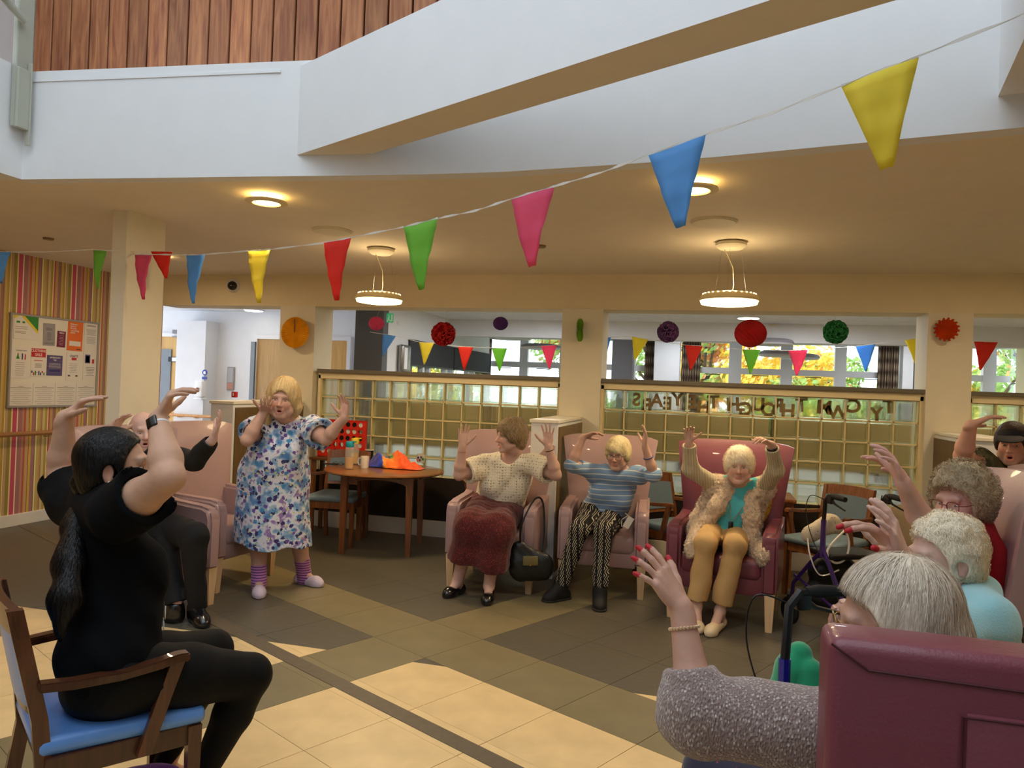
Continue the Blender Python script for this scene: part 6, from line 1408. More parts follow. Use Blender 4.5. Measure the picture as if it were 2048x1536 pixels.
E = lay(1880, 1290, 1.98); Wr = lay(1800, 1108, 1.88); p.arm(p.SR, E, Wr, dirpx(-.72, -.66, .05), dirpx(-.66, .72, .1), 1, 1.05, per=[(28, 20, 12), (28, 20, 12), (30, 20, 12), (32, 20, 12)], spread=1.0)
p.pts += [A3((.6, 1.9, .5))]
p.leg(p.Pv+p.r*.1, A3((.66, 2.22, .56)), A3((.66, 2.32, .12)), A3((.64, 2.5, .02)), True) if False else None
p.body()
F = Field(np.array([-.35, 1.0, .50]), np.array([1.15, 2.45, 1.42]), .006); p.torso(F, .016); es = [p.sleeve(F, i, 1.42, .094, .058) for i in (0, 1)]; F.cut(p.at(-.1), -p.u); folds(F, .007, 40, 12)
for i, (e, d) in enumerate(es): p.trim(F, e, d, .09); p.hollow(F, i, 1.44, .042)
p.neckhole(F, .066, .012, 0)
def knit():
    M = mat('taupe_speckled_knit', (140, 122, 118), .95, sheen=.4); nt = M.node_tree; N = nt.nodes; L = nt.links; tc = N.new('ShaderNodeTexCoord'); mp = N.new('ShaderNodeMapping'); mp.inputs['Scale'].default_value = (1, 1, .55); L.new(tc.outputs['Object'], mp.inputs[0])
    v = N.new('ShaderNodeTexVoronoi'); v.inputs['Scale'].default_value = 150; L.new(mp.outputs[0], v.inputs['Vector']); cr = N.new('ShaderNodeValToRGB'); cr.color_ramp.interpolation = 'EASE'; e = cr.color_ramp.elements; e[0].position = .2; e[0].color = (*lin((196, 182, 176)), 1); e[1].position = .42; e[1].color = (*lin((140, 120, 114)), 1)
    L.new(v.outputs['Distance'], cr.inputs[0]); L.new(cr.outputs[0], N['Principled BSDF'].inputs['Base Color'])
    w = N.new('ShaderNodeTexVoronoi'); w.inputs['Scale'].default_value = 210; L.new(mp.outputs[0], w.inputs['Vector']); bp = N.new('ShaderNodeBump'); bp.inputs['Strength'].default_value = 1; bp.inputs['Distance'].default_value = .004; L.new(w.outputs['Distance'], bp.inputs['Height']); L.new(bp.outputs[0], N['Principled BSDF'].inputs['Normal']); return M
p.cloth('knit_top', F, knit())
F = Field(np.array([-.15, 1.45, .42]), np.array([1.0, 2.5, .85]), .009)
for x in (.50, .70): F.chain([(x, 1.78, .60), (x-.46, 2.12, .58)], [.10, .075], .04); F.cap((x-.46, 2.12, .56), (x-.46, 2.14, .44), .07, .06, .04)
V, Fc = F.mesh(); mkmesh('trousers', V, Fc, patt('navy_dotted_cloth', (40, 40, 62), (150, 60, 80), 60, .12, .2), p.root)
F = Field(np.array([-.3, 1.9, -.01]), np.array([1.0, 2.65, .5]), .009)
for x in (.04, .24): F.cap((x, 2.14, .5), (x-.02, 2.16, .1), .06, .045, .03); F.chain([(x-.02, 2.14, .05), (x-.10, 2.34, .035)], [.04, .035], .03)
F.cut((0, 0, .002), (0, 0, -1)); V, Fc = F.mesh(); mkmesh('lower_leg', V, Fc, MATS['navy_dotted_cloth'], p.root)
F, E_ = p.hairfield(1.07, -.075, h=.0035, ext=.17); F.cap(p.L(0, -.07, -.03), p.L(0, -.065, -.09), .07, .055, .03); p.face_cut(E_, .112, -.022, .15, .108, .094)
for t in (-1, 1): E_(t*.096, .018, -.022, .026, .036, .036, .008, 'sub')
p.hair(F, m_silver, n=9000, L_=.13, st=8, width=.0013, comb=lambda q: (q-np.array([.0, -.06, .20]))/np.linalg.norm(q-np.array([.0, -.06, .20]), axis=1, keepdims=True)+np.array([0, .15, -.4]), lift=.007, jit=.16, avoid=[((0, .112, -.025), (.15, .100, .100)), ((.088, .0, -.010), (.03, .024, .036)), ((-.088, .0, -.010), (.03, .024, .036))])
p.glasses(mat('gold_frame', (170, 140, 90), .3, metal=.8), r=.023)
al_ = p.arms[0]; c = al_[2]+nrm(al_[1]-al_[2])*.045; d = nrm(al_[1]-al_[2]); x = nrm(np.cross(d, UP)); y = np.cross(d, x); gl_ = MATS['gold']; o = band(p.root, c, d, .0335, gl_, 'bracelet', .0013)
bm = BM()
for i in range(26):
    a = 2*pi*i/26; bmesh.ops.create_uvsphere(bm, u_segments=6, v_segments=4, radius=.0042, matrix=Matrix.Translation(c+(x*cos(a)+y*sin(a))*.0335))
oo = obj('bracelet_stones', bm, mat('pale_gold_stone', (226, 196, 160), .25, metal=.3), o, smooth=True); oo['kind'] = 'stuff'
P9 = p
# ------------------------------------------------------------------ props
def sdfobj(name, F, m, parent=None, it=1):
    V, Fc = F.mesh(); V = relax(V, Fc, it, .5); return mkmesh(name, V, Fc, m, parent)
# whiteboard with its sheets
wb = thing('whiteboard', 'white notice board full of posters on the striped wall', 'notice board', (-6.8, 6.5, 1.68))
BY0, BY1, BZ0, BZ1 = 5.95, 7.05, 1.215, 2.15
m_pap = mat('paper_white', (236, 230, 218), .6, var=.01); m_fra = mat('alu_frame', (166, 160, 152), .4, metal=.3)
bm = BM(); box(bm, (.012, 0, 0), (.014, BY1-BY0, BZ1-BZ0)); obj('board', bm, mat('board_white', (238, 232, 214), .3, var=.01, spec=.5), wb)
bm = BM()
for c_, s_ in (((.016, 0, (BZ1-BZ0)/2), (.024, BY1-BY0+.03, .022)), ((.016, 0, -(BZ1-BZ0)/2), (.024, BY1-BY0+.03, .022)), ((.016, (BY1-BY0)/2, 0), (.024, .022, BZ1-BZ0)), ((.016, -(BY1-BY0)/2, 0), (.024, .022, BZ1-BZ0))): box(bm, c_, s_, bev=.003)
obj('frame', bm, m_fra, wb)
def wy(u): # crop x -> y on wall
    return onx(u/6.4, 590+800/6.4, -6.78).y-6.5
def wz(u, v): return onx(u/6.4, 590+v/6.4, -6.78).z-1.6825
def sheet(x0, y0, x1, y1, m, lab, tilt=0, text=None, blocks=()):
    a, b = wy(x0), wy(x1); z1, z0 = wz((x0+x1)/2, y0), wz((x0+x1)/2, y1); w, h = b-a, z1-z0
    bm = BM(); box(bm, (0, 0, 0), (.003, w, h)); o = obj('poster', bm, m, wb, loc=(.0215, (a+b)/2, (z0+z1)/2)); o.rotation_euler = (tilt, 0, 0); o['label'] = lab
    M0 = Matrix.Rotation(pi/2, 4, 'Z') @ Matrix.Rotation(pi/2, 4, 'X')
    for bl in blocks:
        if bl[0] == 'r': _, u0, v0, u1, v1, mm = bl; bm = BM(); box(bm, (.0022, ((u0+u1)/2-.5)*w, (.5-(v0+v1)/2)*h), (.0012, (u1-u0)*w, (v1-v0)*h)); obj('print', bm, mm, o)
        elif bl[0] == 't': _, s, u, v, size, mm = bl; text_mesh(s, size*h, mm, .0003, o, Matrix.Translation((.0026, (u-.5)*w, (.5-v)*h)) @ M0, 'lettering', bold=.0006)
        elif bl[0] == 'p': _, poly, mm = bl; bm = BM(); prism(bm, [((u-.5)*w, (.5-v)*h) for u, v in poly], .0016, .0026+.0006*blocks.index(bl), M0); recalc(bm); obj('print', bm, mm, o)
        elif bl[0] == 'l':  # lines of small print
            _, u0, u1, v0, v1, n, mm = bl; bm = BM(); rr = random.Random(n)
            for i in range(n):
                v = v0+(v1-v0)*i/max(n-1, 1); k = rr.uniform(.7, 1); uc = (u0+u1)/2; box(bm, (.0022, (uc-.5)*w, (.5-v)*h), (.001, (u1-u0)*w*k, h*.012))
            q = obj('small_print', bm, mm, o); q['kind'] = 'stuff'
    return o
cc = lambda n, c: mat(n, c, .6, var=.02)
gr, yl, org, red_, nav, pur, mar, gy, dk = cc('print_green', (52, 140, 50)), cc('print_yellow', (236, 214, 60)), cc('print_orange', (236, 116, 30)), cc('print_red', (200, 44, 52)), cc('print_navy', (50, 50, 110)), cc('print_purple', (92, 80, 128)), cc('print_maroon', (126, 32, 64)), cc('print_grey', (160, 156, 156)), cc('print_dark', (70, 62, 60))
sheet(158, 262, 470, 565, m_pap, 'certificate sheet with green corner', 0, None, [('p', [(.28, 0), (1, 0), (1, .72), (.92, .66)], yl), ('p', [(.42, 0), (1, 0), (1, .6)], gr), ('p', [(0, 0), (.24, 0), (.05, .12), (0, .16)], yl), ('l', .05, .55, .48, .56, 2, dk), ('l', .05, .5, .68, .74, 2, dk), ('r', .1, .24, .24, .32, gr), ('r', .34, .24, .44, .32, gr)])
sheet(538, 360, 690, 645, gy, 'grey menu sheet', .02, None, [('l', .2, .8, .22, .3, 3, dk), ('l', .3, .7, .42, .75, 8, dk), ('l', .1, .9, .88, .92, 2, dk)])
sheet(720, 460, 826, 665, mar, 'small maroon menu card', -.03, None, [('t', 'MENU', .5, .12, .13, m_pap), ('l', .2, .8, .28, .85, 7, m_pap)])
sheet(852, 328, 1045, 712, org, 'tall orange poster with white text', -.02, None, [('t', 'Welcome', .38, .12, .075, m_pap), ('t', 'back to', .34, .19, .075, m_pap), ('t', 'the best', .35, .26, .075, m_pap), ('t', 'care setting', .45, .33, .07, m_pap), ('t', 'advice', .32, .40, .075, m_pap), ('r', .12, .68, .88, .84, m_pap), ('r', .62, .93, .9, .96, dk)])
sheet(1066, 352, 1232, 722, m_pap, 'white timetable sheet', 0, None, [('l', .15, .85, .1, .13, 2, dk), ('l', .1, .9, .24, .42, 6, gy), ('l', .1, .9, .5, .72, 7, gy)])
sheet(138, 662, 372, 1062, m_pap, 'laminated sheet with small dancing figures', 0, None, [('l', .25, .85, .10, .12, 2, gy), ('p', [(.28, .38), (.36, .2), (.46, .38)], gr), ('r', .34, .2, .40, .28, red_), ('r', .58, .2, .64, .40, nav), ('r', .74, .22, .80, .40, red_), ('l', .2, .8, .5, .9, 7, gy)])
sheet(397, 682, 582, 1038, m_pap, 'red headed clothing sale poster', 0, None, [('r', 0, 0, 1, .31, red_), ('t', 'CLOTHING', .5, .085, .125, m_pap), ('t', 'SALE', .5, .225, .14, m_pap), ('l', .2, .8, .42, .44, 2, red_), ('l', .2, .8, .55, .68, 4, dk)]+[('r', .04+.12*i, .80+(.06 if i % 2 else 0), .12+.12*i, .88+(.08 if i % 3 else 0), (nav, red_, gr, dk, pur)[i % 5]) for i in range(8)])
sheet(602, 770, 800, 1030, pur, 'purple grey poster', 0, None, [('t', 'AFTERNOON', .5, .12, .10, m_pap), ('t', 'TEA', .5, .24, .10, m_pap), ('l', .1, .9, .4, .62, 5, m_pap), ('r', .18, .72, .85, .80, nav)])
sheet(852, 735, 1030, 1095, m_pap, 'white poster with two bees', 0, None, [('t', 'CRAFTS', .5, .13, .10, dk), ('r', .35, .18, .7, .27, red_), ('l', .2, .8, .4, .7, 6, gy), ('r', .12, .80, .28, .85, dk), ('r', .66, .80, .82, .85, dk)])
sheet(1066, 735, 1228, 1080, m_pap, 'white sheet with clipboard drawing', 0, None, [('r', .12, .08, .52, .40, pur), ('r', .18, .13, .46, .37, m_pap), ('r', .68, .24, .85, .40, red_), ('l', .2, .9, .55, .85, 6, dk)])
for i, (a, b) in enumerate(((122, 432), (440, 716), (722, 984), (990, 1226))):
    sheet(a, 1122, b, 1402, m_pap, 'calendar page, %s of four' % ('first', 'second', 'third', 'last')[i], 0, None, [('l', .35, .65, .16, .17, 1, dk), ('r', .08, .22, .95, .235, dk), ('l', .08, .95, .32, .92, 8, gy)])
# ---------- bunting
def pmat(n, c): 
    M = mat(n, c, .7, var=.05, scale=8); nt = M.node_tree; N = nt.nodes; b = N['Principled BSDF']; t = N.new('ShaderNodeBsdfTranslucent'); t.inputs[0].default_value = (*lin(c), 1); ms = N.new('ShaderNodeMixShader'); ms.inputs[0].default_value = .5; nt.links.new(b.outputs[0], ms.inputs[1]); nt.links.new(t.outputs[0], ms.inputs[2]); nt.links.new(ms.outputs[0], N['Material Output'].inputs[0]); return M
PC = dict(yellow=pmat('pennant_yellow', (246, 230, 84)), blue=pmat('pennant_blue', (120, 184, 240)), pink=pmat('pennant_pink', (238, 108, 144)), green=pmat('pennant_green', (144, 212, 84)), red=pmat('pennant_red', (236, 66, 50)))
def pennant(col, tl, tr, tip, d, label, grp, tw=.16, fold=.6, wob_=.004, d2=None, kink=(0, 0)):
    d2 = d2 or d; a, b = P(tl[0], tl[1], d), P(tr[0], tr[1], d2); c = P(tip[0], tip[1], (d+d2)/2); top = (a+b)/2
    n = (b-a).cross(c-a).normalized(); bm = BM(); R = []; k = 9
    rr = random.Random(int(tl[0]))
    for j in range(k+1):
        v = j/k; w = 1-(1-tw)*v; base = top.lerp(c, v)
        if v > fold: base = base+n*(v-fold)*.06+(b-a)*kink[0]*(v-fold)
        row = []
        for i in range(6):
            u = i/5-.5; row.append(bm.verts.new(base+(b-a)*u*w+n*(wob_*sin(u*6+j*.7+tl[0])+.003*sin(j*2.1))))
        R.append(row)
    for A, B in zip(R, R[1:]):
        for i in range(5): bm.faces.new((A[i], A[i+1], B[i+1], B[i]))
    o = obj('pennant', bm, PC[col], smooth=True, auto=False); s = o.modifiers.new('s', 'SOLIDIFY'); s.thickness = .0008
    return tag(o, label, 'pennant', grp)
G1 = 'large tissue pennants strung across the room'
for a in (('yellow', (1682, 172), (1838, 113), (1773, 333), 2.2, 'large yellow pennant, nearest the top right corner', 2.1), ('blue', (1297, 311), (1412, 270), (1357, 452), 2.8, 'blue pennant in front of the right ceiling light', 2.68), ('pink', (1022, 399), (1108, 374), (1059, 531), 3.3, 'pink pennant, largest pink one, mid ceiling', 3.2), ('green', (807, 455), (875, 438), (838, 578), 3.7, 'green pennant right of the left pendant lamp', 3.6),
          ('red', (648, 486), (703, 476), (666, 600), 4.2, 'red pennant left of the left pendant lamp', 4.1), ('yellow', (497, 503), (541, 500), (511, 605), 4.8, 'yellow pennant beside the black eyed dome camera', 4.7), ('blue', (373, 511), (410, 510), (380, 606), 5.1, 'blue pennant between column and dome camera', 5.0), ('pink', (270, 510), (304, 510), (280, 598), 5.3, 'pink pennant in front of the left column', 5.25)):
    pennant(*a[:6], G1, d2=a[6], tw=.17, kink=(.12 if a[1][0] < 700 else 0, 0))
bm = BM(); sp_ = [(2070, 20, 1.9), (1838, 112, 2.1), (1682, 172, 2.2), (1540, 228, 2.45), (1412, 269, 2.68), (1297, 310, 2.8), (1200, 346, 3.0), (1108, 373, 3.2), (1022, 398, 3.3), (950, 422, 3.45), (875, 437, 3.6), (807, 454, 3.7), (703, 475, 4.1), (648, 486, 4.2), (541, 499, 4.7), (497, 502, 4.8), (410, 509, 5.0), (373, 510, 5.1), (304, 509, 5.25), (270, 509, 5.3), (262, 508, 5.48)]
for (a, b) in zip(sp_, sp_[1:]):
    A, B = P(*a), P(*b); n_ = 5; R = []
    for i in range(n_+1):
        q = A.lerp(B, i/n_); w = .0045+.003*sin(i*1.9+a[0]); R.append((bm.verts.new(q+Vector((0, 0, w))), bm.verts.new(q-Vector((0, 0, w*.6))+Vector((0, .002, 0)))))
    for x, y in zip(R, R[1:]): bm.faces.new((x[0], y[0], y[1], x[1]))
o = obj('bunting_string', bm, mat('string_white', (226, 224, 218), .7)); s = o.modifiers.new('s', 'SOLIDIFY'); s.thickness = .001; tag(o, 'white ribbon holding the large pennants across the room', 'string')
G2 = 'pennants near the striped wall'
pennant('green', (186, 500), (213, 502), (192, 577), 5.35, 'green pennant beside the striped wall', G2, tw=.12); pennant('blue', (-12, 503), (22, 504), (-2, 566), 5.0, 'grey blue pennant cut by the left picture edge', G2, tw=.12); pennant('red', (302, 503), (345, 503), (330, 556), 5.42, 'red pennant on the left column beside the pink one', G2, tw=.1)
bm = BM(); tube(bm, [onx(-60, 512, -6.81), P(-12, 503, 5.0), P(22, 504, 5.0), P(90, 504, 5.2), P(186, 499, 5.35), P(213, 501, 5.35), P(302, 502, 5.42), P(345, 503, 5.42)], .0022, 5); tag(obj('bunting_string', bm, MATS['string_white']), 'thin string of pennants between striped wall and column', 'string')
G3 = 'small pennants hung in the far room'
far = [('blue', (765, 668), (792, 672), (765, 712), 'small blue pennant beside the far dome camera'), ('yellow', (838, 684), (868, 686), (848, 729), 'small yellow pennant in front of the dark blind'), ('red', (916, 693), (947, 694), (928, 740), 'small red pennant left of the far left curtain'), ('green', (983, 696), (1014, 697), (999, 742), 'small pale green pennant below the purple ball'), ('pink', (1082, 692), (1113, 690), (1099, 738), 'small pink pennant left of the second column'),
       ('blue', (1207, 675), (1222, 674), (1209, 724), 'small blue pennant right of the second column'), ('yellow', (1264, 673), (1297, 679), (1270, 720), 'small yellow pennant beside the grey column'), ('red', (1370, 690), (1406, 692), (1382, 740), 'small red pennant on the brown curtain'), ('green', (1485, 699), (1521, 700), (1501, 748), 'small pale green pennant under the red honeycomb ball'), ('pink', (1576, 701), (1616, 700), (1595, 751), 'small pink pennant in the wide window'), ('blue', (1711, 693), (1751, 688), (1733, 743), 'small pale blue pennant right of the green pompom'), ('yellow', (1809, 680), (1851, 675), (1835, 731), 'small yellow pennant left of the third column'), ('red', (1948, 683), (1996, 684), (1963, 740), 'small red pennant right of the third column')]
for c_, a, b, t_, l_ in far: pennant(c_, a, b, t_, 9.0 if a[0] < 1200 else 8.7, l_, G3, tw=.08, wob_=.004)
bm = BM(); sv = [(740, 664)]+[q for f_ in far[:5] for q in (f_[1], f_[2])]+[(1125, 684)]; tube(bm, [P(x, y, 9.0) for x, y in sv], .003, 5)
tag(obj('bunting_string', bm, MATS['string_white']), 'string of small pennants left of the second column', 'string')
bm = BM(); sv = [(1190, 676)]+[q for f_ in far[5:] for q in (f_[1], f_[2])]+[(2040, 690)]; tube(bm, [P(x, y, 8.7) for x, y in sv], .003, 5)
tag(obj('bunting_string', bm, MATS['string_white']), 'string of small pennants right of the second column', 'string')
# ---------- tissue balls and fans
def ball(px, py, rpx, col, name, label, kind, Y=7.30):
    q = ony(px, py, Y); d = (q-CC).dot(CF); r = rpx/1500*d; t = thing(name, label, 'decoration', q, 0, 'paper decorations hanging under the beam'); bm = BM(); m_ = mat('tissue_'+name+'_%d' % px, col, .8, var=.12, scale=12)
    if kind == 'honey':
        n, k = 36, 18; R = []
        for j in range(k+1):
            th = pi*j/k; R.append([bm.verts.new((r*sin(th)*(1+.05*(1 if (i+j) % 2 else -1))*cos(2*pi*i/n), r*sin(th)*(1+.05*(1 if (i+j) % 2 else -1))*sin(2*pi*i/n), r*cos(th)*.93)) for i in range(n)])
        for A, B in zip(R, R[1:]):
            for i in range(n): bm.faces.new((A[i], B[i], B[(i+1) % n], A[(i+1) % n]))
        bmesh.ops.remove_doubles(bm, verts=bm.verts[:], dist=1e-5)
    elif kind == 'pom':
        rr = random.Random(px)
        for k in range(320):
            v = Vector((rr.gauss(0, 1), rr.gauss(0, 1), rr.gauss(0, 1))).normalized(); a = v.orthogonal().normalized(); b = v.cross(a); rot = rr.uniform(0, 6.28); a, b = a*cos(rot)+b*sin(rot), b*cos(rot)-a*sin(rot)
            w = r*.30; c0 = v*r*.15; e = [c0, v*r*.92+a*w, v*r*rr.uniform(.95, 1.06)+a*w*.4+b*w*.3, v*r*rr.uniform(.95, 1.06)-a*w*.4-b*w*.2, v*r*.92-a*w]
            bm.faces.new([bm.verts.new(x) for x in e])
    elif kind == 'fan' or kind == 'spiky':
        n = 96; R = []
        for rad in (.04, .4, .75, 1.0):
            row = []
            for i in range(n):
                a = 2*pi*i/n; rd = r*rad*(1 if kind == 'fan' or rad < .9 else (1.0 if (i//3) % 2 else .84)); row.append(bm.verts.new((rd*cos(a), .010*(1 if i % 2 else -1)*rad, rd*sin(a))))
            R.append(row)
        for A, B in zip(R, R[1:]):
            for i in range(n): bm.faces.new((A[i], A[(i+1) % n], B[(i+1) % n], B[i]))
        bm.faces.new(R[0])
    o = obj('tissue', bm, m_, t)
    if kind in ('fan', 'spiky'): s = o.modifiers.new('s', 'SOLIDIFY'); s.thickness = .002
    bm = BM(); tube(bm, [(0, 0, r*.9), (0, .13, 2.45-q.z)], .0012, 4); obj('thread', bm, MATS['string_white'], t); return t
t = ball(590, 665, 31, (232, 168, 20), 'paper_fan', 'round yellow paper fan on the first column', 'fan'); bm = BM(); tube(bm, [(0, -.012, .0), (0, -.012, .15)], .004, 5); obj('slit', bm, dk, t)
ball(753, 647, 15, (214, 70, 120), 'paper_ball', 'small pink honeycomb ball beside the exit sign', 'honey'); ball(887, 668, 24, (176, 14, 14), 'tissue_pompom', 'dark red tissue pompom left of the purple ball', 'pom'); ball(1001, 647, 14.5, (70, 34, 110), 'paper_ball', 'small dark purple ball between red pompom and second column', 'honey')
t = ball(1160, 660, 23, (110, 160, 30), 'paper_fan', 'green paper fan seen edge on at the second column', 'fan'); t.rotation_euler = (0, 0, radians(84))
ball(1336, 664, 21, (112, 72, 128), 'tissue_pompom', 'mauve tissue pompom in front of the white pillar', 'pom'); ball(1501, 667, 30, (176, 12, 22), 'paper_ball', 'big red honeycomb ball in front of the wide window', 'honey'); ball(1671, 664, 23.5, (44, 138, 74), 'tissue_pompom', 'green tissue pompom right of the red ball', 'pom')
t = ball(1893, 659, 24, (222, 84, 20), 'paper_fan', 'orange spiky paper fan on the third column', 'spiky'); t.rotation_euler = (0, 0, radians(-30))
# ---------- things on the round table
TZ = .765
def on_table(px, py): return onz(px, py, TZ)
def cup(px, py, r, h, m_, label, handle=-1, spots=None):
    t = thing('mug', label, 'mug', on_table(px, py), 0, 'mugs on the round table'); bm = BM(); lathe(bm, [(0, 0), (r*.86, 0), (r*.92, .006), (r, h), (r-.004, h), (r*.86, .01), (0, .01)], 28); o = obj('body', bm, m_, t, smooth=True)
    if handle: bm = BM(); tube(bm, [(handle*r*.9, 0, h*.8), (handle*(r+.022), 0, h*.82), (handle*(r+.03), 0, h*.5), (handle*(r+.018), 0, h*.25), (handle*r*.9, 0, h*.22)], .005, 8); obj('handle', bm, m_white, t, smooth=True)
    return t
m_por = mat('porcelain', (232, 226, 212), .2, spec=.6, coat=.5, var=.01)
t = cup(738, 925, .044, .135, mat('black_glaze', (24, 20, 20), .25, coat=.5), 'tall black mug with a thin white zigzag line'); bm = BM(); tube(bm, [(.0, -.0455, .11), (.014, -.0435, .085), (.0, -.0455, .065), (.016, -.043, .03)], .0016, 5); obj('zigzag', bm, m_white, t)
bm = BM(); lathe(bm, [(.0452, .128), (.0452, .136), (.043, .136)], 28); obj('rim', bm, m_por, t)
cup(729, 936, .042, .115, m_por, 'white mug in front of the tall black mug'); cup(762, 922, .048, .07, m_por, 'low white cup half behind the scarf', 0)
t = cup(842, 925, .047, .09, m_por, 'white mug with coloured dots right of the scarf', 0)
for a, z, c_ in ((-1.9, .055, nav), (-1.2, .06, pur), (-1.5, .03, mar), (-.8, .04, gr), (-2.3, .03, org)):
    bm = BM(); M_ = frame(Vector((.0465*cos(a), .0465*sin(a), z)), (-sin(a), cos(a), 0), (0, 0, 1)); lathe(bm, [(0, .0), (.013, .0), (.013, .0012), (0, .0012)], 14, M=M_.to_3x3().to_4x4(), c=M_.translation); obj('dot', bm, c_, t)
def jug(px, py, lid, label):
    t = thing('drink_bottle', label, 'bottle', on_table(px, py)); g_ = mat('clear_plastic', (220, 226, 220), .05, alpha=.28, spec=.8); bm = BM(); lathe(bm, [(.0, .004), (.040, .004), (.042, .012), (.042, .20), (.038, .215), (.034, .22)], 28); obj('bottle', bm, g_, t, smooth=True)
    bm = BM(); lathe(bm, [(0, .006), (.039, .008), (.039, .115), (0, .115)], 28); obj('drink', bm, mat('amber_drink', (206, 148, 30), .15, spec=.6), t, smooth=True)
    bm = BM(); lathe(bm, [(0, .262), (.036, .262), (.040, .255), (.040, .212), (.036, .205)], 28); box(bm, (.03, 0, .262), (.07, .03, .012), bev=.004); obj('lid', bm, lid, t, smooth=True); return t
jug(698, 938, mat('teal_lid', (30, 150, 170), .35), 'clear bottle of amber drink with teal lid on the table'); jug(709, 928, mat('yellow_lid', (232, 206, 60), .35), 'clear bottle with yellow lid behind the teal lidded one')
t = thing('spectacles', 'black folded spectacles lying on the round table', 'glasses', on_table(676, 931)); bm = BM()
for sx in (-1, 1): tube(bm, [(sx*.03+.024*cos(a), .0, .02+.017*sin(a)) for a in [i*pi/6 for i in range(13)]], .002, 5, False); tube(bm, [(sx*.055, 0, .025), (sx*.05, .06, .01), (-sx*.02, .07, .006)], .002, 5)
obj('frame', bm, m_blk, t)
q = on_table(662, 929); bm = BM(); box(bm, (0, 0, .005), (.14, .07, .009), rot=(0, 0, .2), bev=.004); t = obj('phone', bm, m_blk, loc=q, smooth=True); tag(t, 'black phone lying at the left rim of the round table', 'phone'); bm = BM(); box(bm, (0, 0, .0103), (.12, .06, .001), rot=(0, 0, .2)); obj('screen', bm, MATS['black_gloss'], t)
# rainbow scarf
c0 = on_table(790, 935); nx_, ny_ = 90, 44; V = []; colr = []; ux, uy = Vector((cos(.0), sin(.0), 0)), Vector((0, 1, 0))
for j in range(ny_+1):
    for i in range(nx_+1):
        u, v = i/nx_*2-1, j/ny_*2-1; x, y = u*.31, v*.13*(1-.35*u*u)-.02*u
        hgt = .12*max(0, 1-abs(u+.05)**2.2)*max(0, 1-v*v)**.7*(1+.35*sin(u*7+v*3)); w = .010*(sin(u*17+v*7)+sin(v*14-u*9)+.35*sin(u*40+v*26))*max(.15, 1-u*u*.7)
        z = max(.004, hgt+w*(1 if hgt > .02 else .3)); px_, py_ = c0.x+x, c0.y+y-.03; dist = sqrt((px_-tq.x)**2+(py_-tq.y)**2)
        if dist > TRr-.005: over = dist-TRr+.005; z -= over*1.6; px_ -= (px_-tq.x)/dist*over*.65; py_ -= (py_-tq.y)/dist*over*.65
        V.append((px_, py_, TZ+z+.004)); s = u+.12*sin(v*5+u*9)
        if s < -.55: c_ = (60, 56, 150) if v < .2 else (50, 140, 90)
        elif s < -.25: c_ = (40, 66, 190) if v < .1 else (60, 150, 80)
        elif s < -.05: c_ = (230, 150, 30) if v < .0 else (50, 150, 80)
        elif s < .2: c_ = (246, 120, 20)
        else: c_ = (250, 92, 10)
        colr.append(lin(c_))
Fq = [(j*(nx_+1)+i, j*(nx_+1)+i+1, (j+1)*(nx_+1)+i+1, (j+1)*(nx_+1)+i) for j in range(ny_) for i in range(nx_)]
o = mkmesh('rainbow_scarf', np.array(V), np.array(Fq), mat('scarf_silk', (255, 120, 30), .6, attr='Col', sheen=.3), None, np.array(colr)); tag(o, 'rainbow chiffon scarf heaped on the table, its orange end hanging down', 'scarf'); s_ = o.modifiers.new('s', 'SOLIDIFY'); s_.thickness = .0015
# red game board on its narrow table behind the chair
gx = onz(683, 928, .80); gx = ony(684, 890, 7.22); t2b = thing('narrow_table', 'narrow wooden table behind the dining chair, carrying the red game', 'table', (gx.x, 7.22, 0)); bm = BM(); box(bm, (0, 0, .775), (.62, .26, .03), bev=.006); obj('table_top', bm, m_oak, t2b)
for sx in (-1, 1):
    for sy in (-1, 1): bm = BM(); taper_leg(bm, sx*.27, sy*.09, 0, .76, .02, .016); obj('leg', bm, m_oak, t2b)
gb = thing('counter_game', 'upright red counter-dropping game board with round holes behind the chair', 'game', (gx.x, 7.22, .79)); m_gr = mat('game_red', (206, 40, 24), .35); GWd, GH = .50, .36
nh, nv = 7, 5; sx_, sz_ = GWd/nh, GH/nv; bm = BM(); R = sx_*.36
for yy in (-.018, .018):
    for i in range(nh):
        for j in range(nv):
            cx_, cz_ = -GWd/2+sx_*(i+.5), .03+sz_*(j+.5); n = 16; ci = []; sq = []
            for k in range(n):
                a = 2*pi*k/n+pi/4; ci.append(bm.verts.new((cx_+R*cos(a), yy, cz_+R*sin(a)))); m__ = max(abs(cos(a)), abs(sin(a))); sq.append(bm.verts.new((cx_+sx_/2*cos(a)/m__, yy, cz_+sz_/2*sin(a)/m__)))
            for k in range(n): bm.faces.new((ci[k], ci[(k+1) % n], sq[(k+1) % n], sq[k]))
obj('board', bm, m_gr, gb)
bm = BM()
for c_, s2 in (((0, 0, .02), (GWd+.04, .05, .03)), ((-GWd/2-.012, 0, .2), (.025, .045, .40)), ((GWd/2+.012, 0, .2), (.025, .045, .40)), ((0, 0, .395), (GWd, .012, .01))): box(bm, c_, s2, bev=.003)
obj('frame', bm, m_gr, gb)
rr = random.Random(12)
for i in range(nh):
    for j in range(nv):
        if rr.random() < .75:
            bm = BM(); lathe(bm, [(0, -.004), (R*1.1, -.004), (R*1.1, .004), (0, .004)], 16, M=Matrix.Rotation(pi/2, 4, 'X'), c=(-GWd/2+sx_*(i+.5), 0, .03+sz_*(j+.5))); obj('counter', bm, m_blk if rr.random() < .45 else m_por, gb)
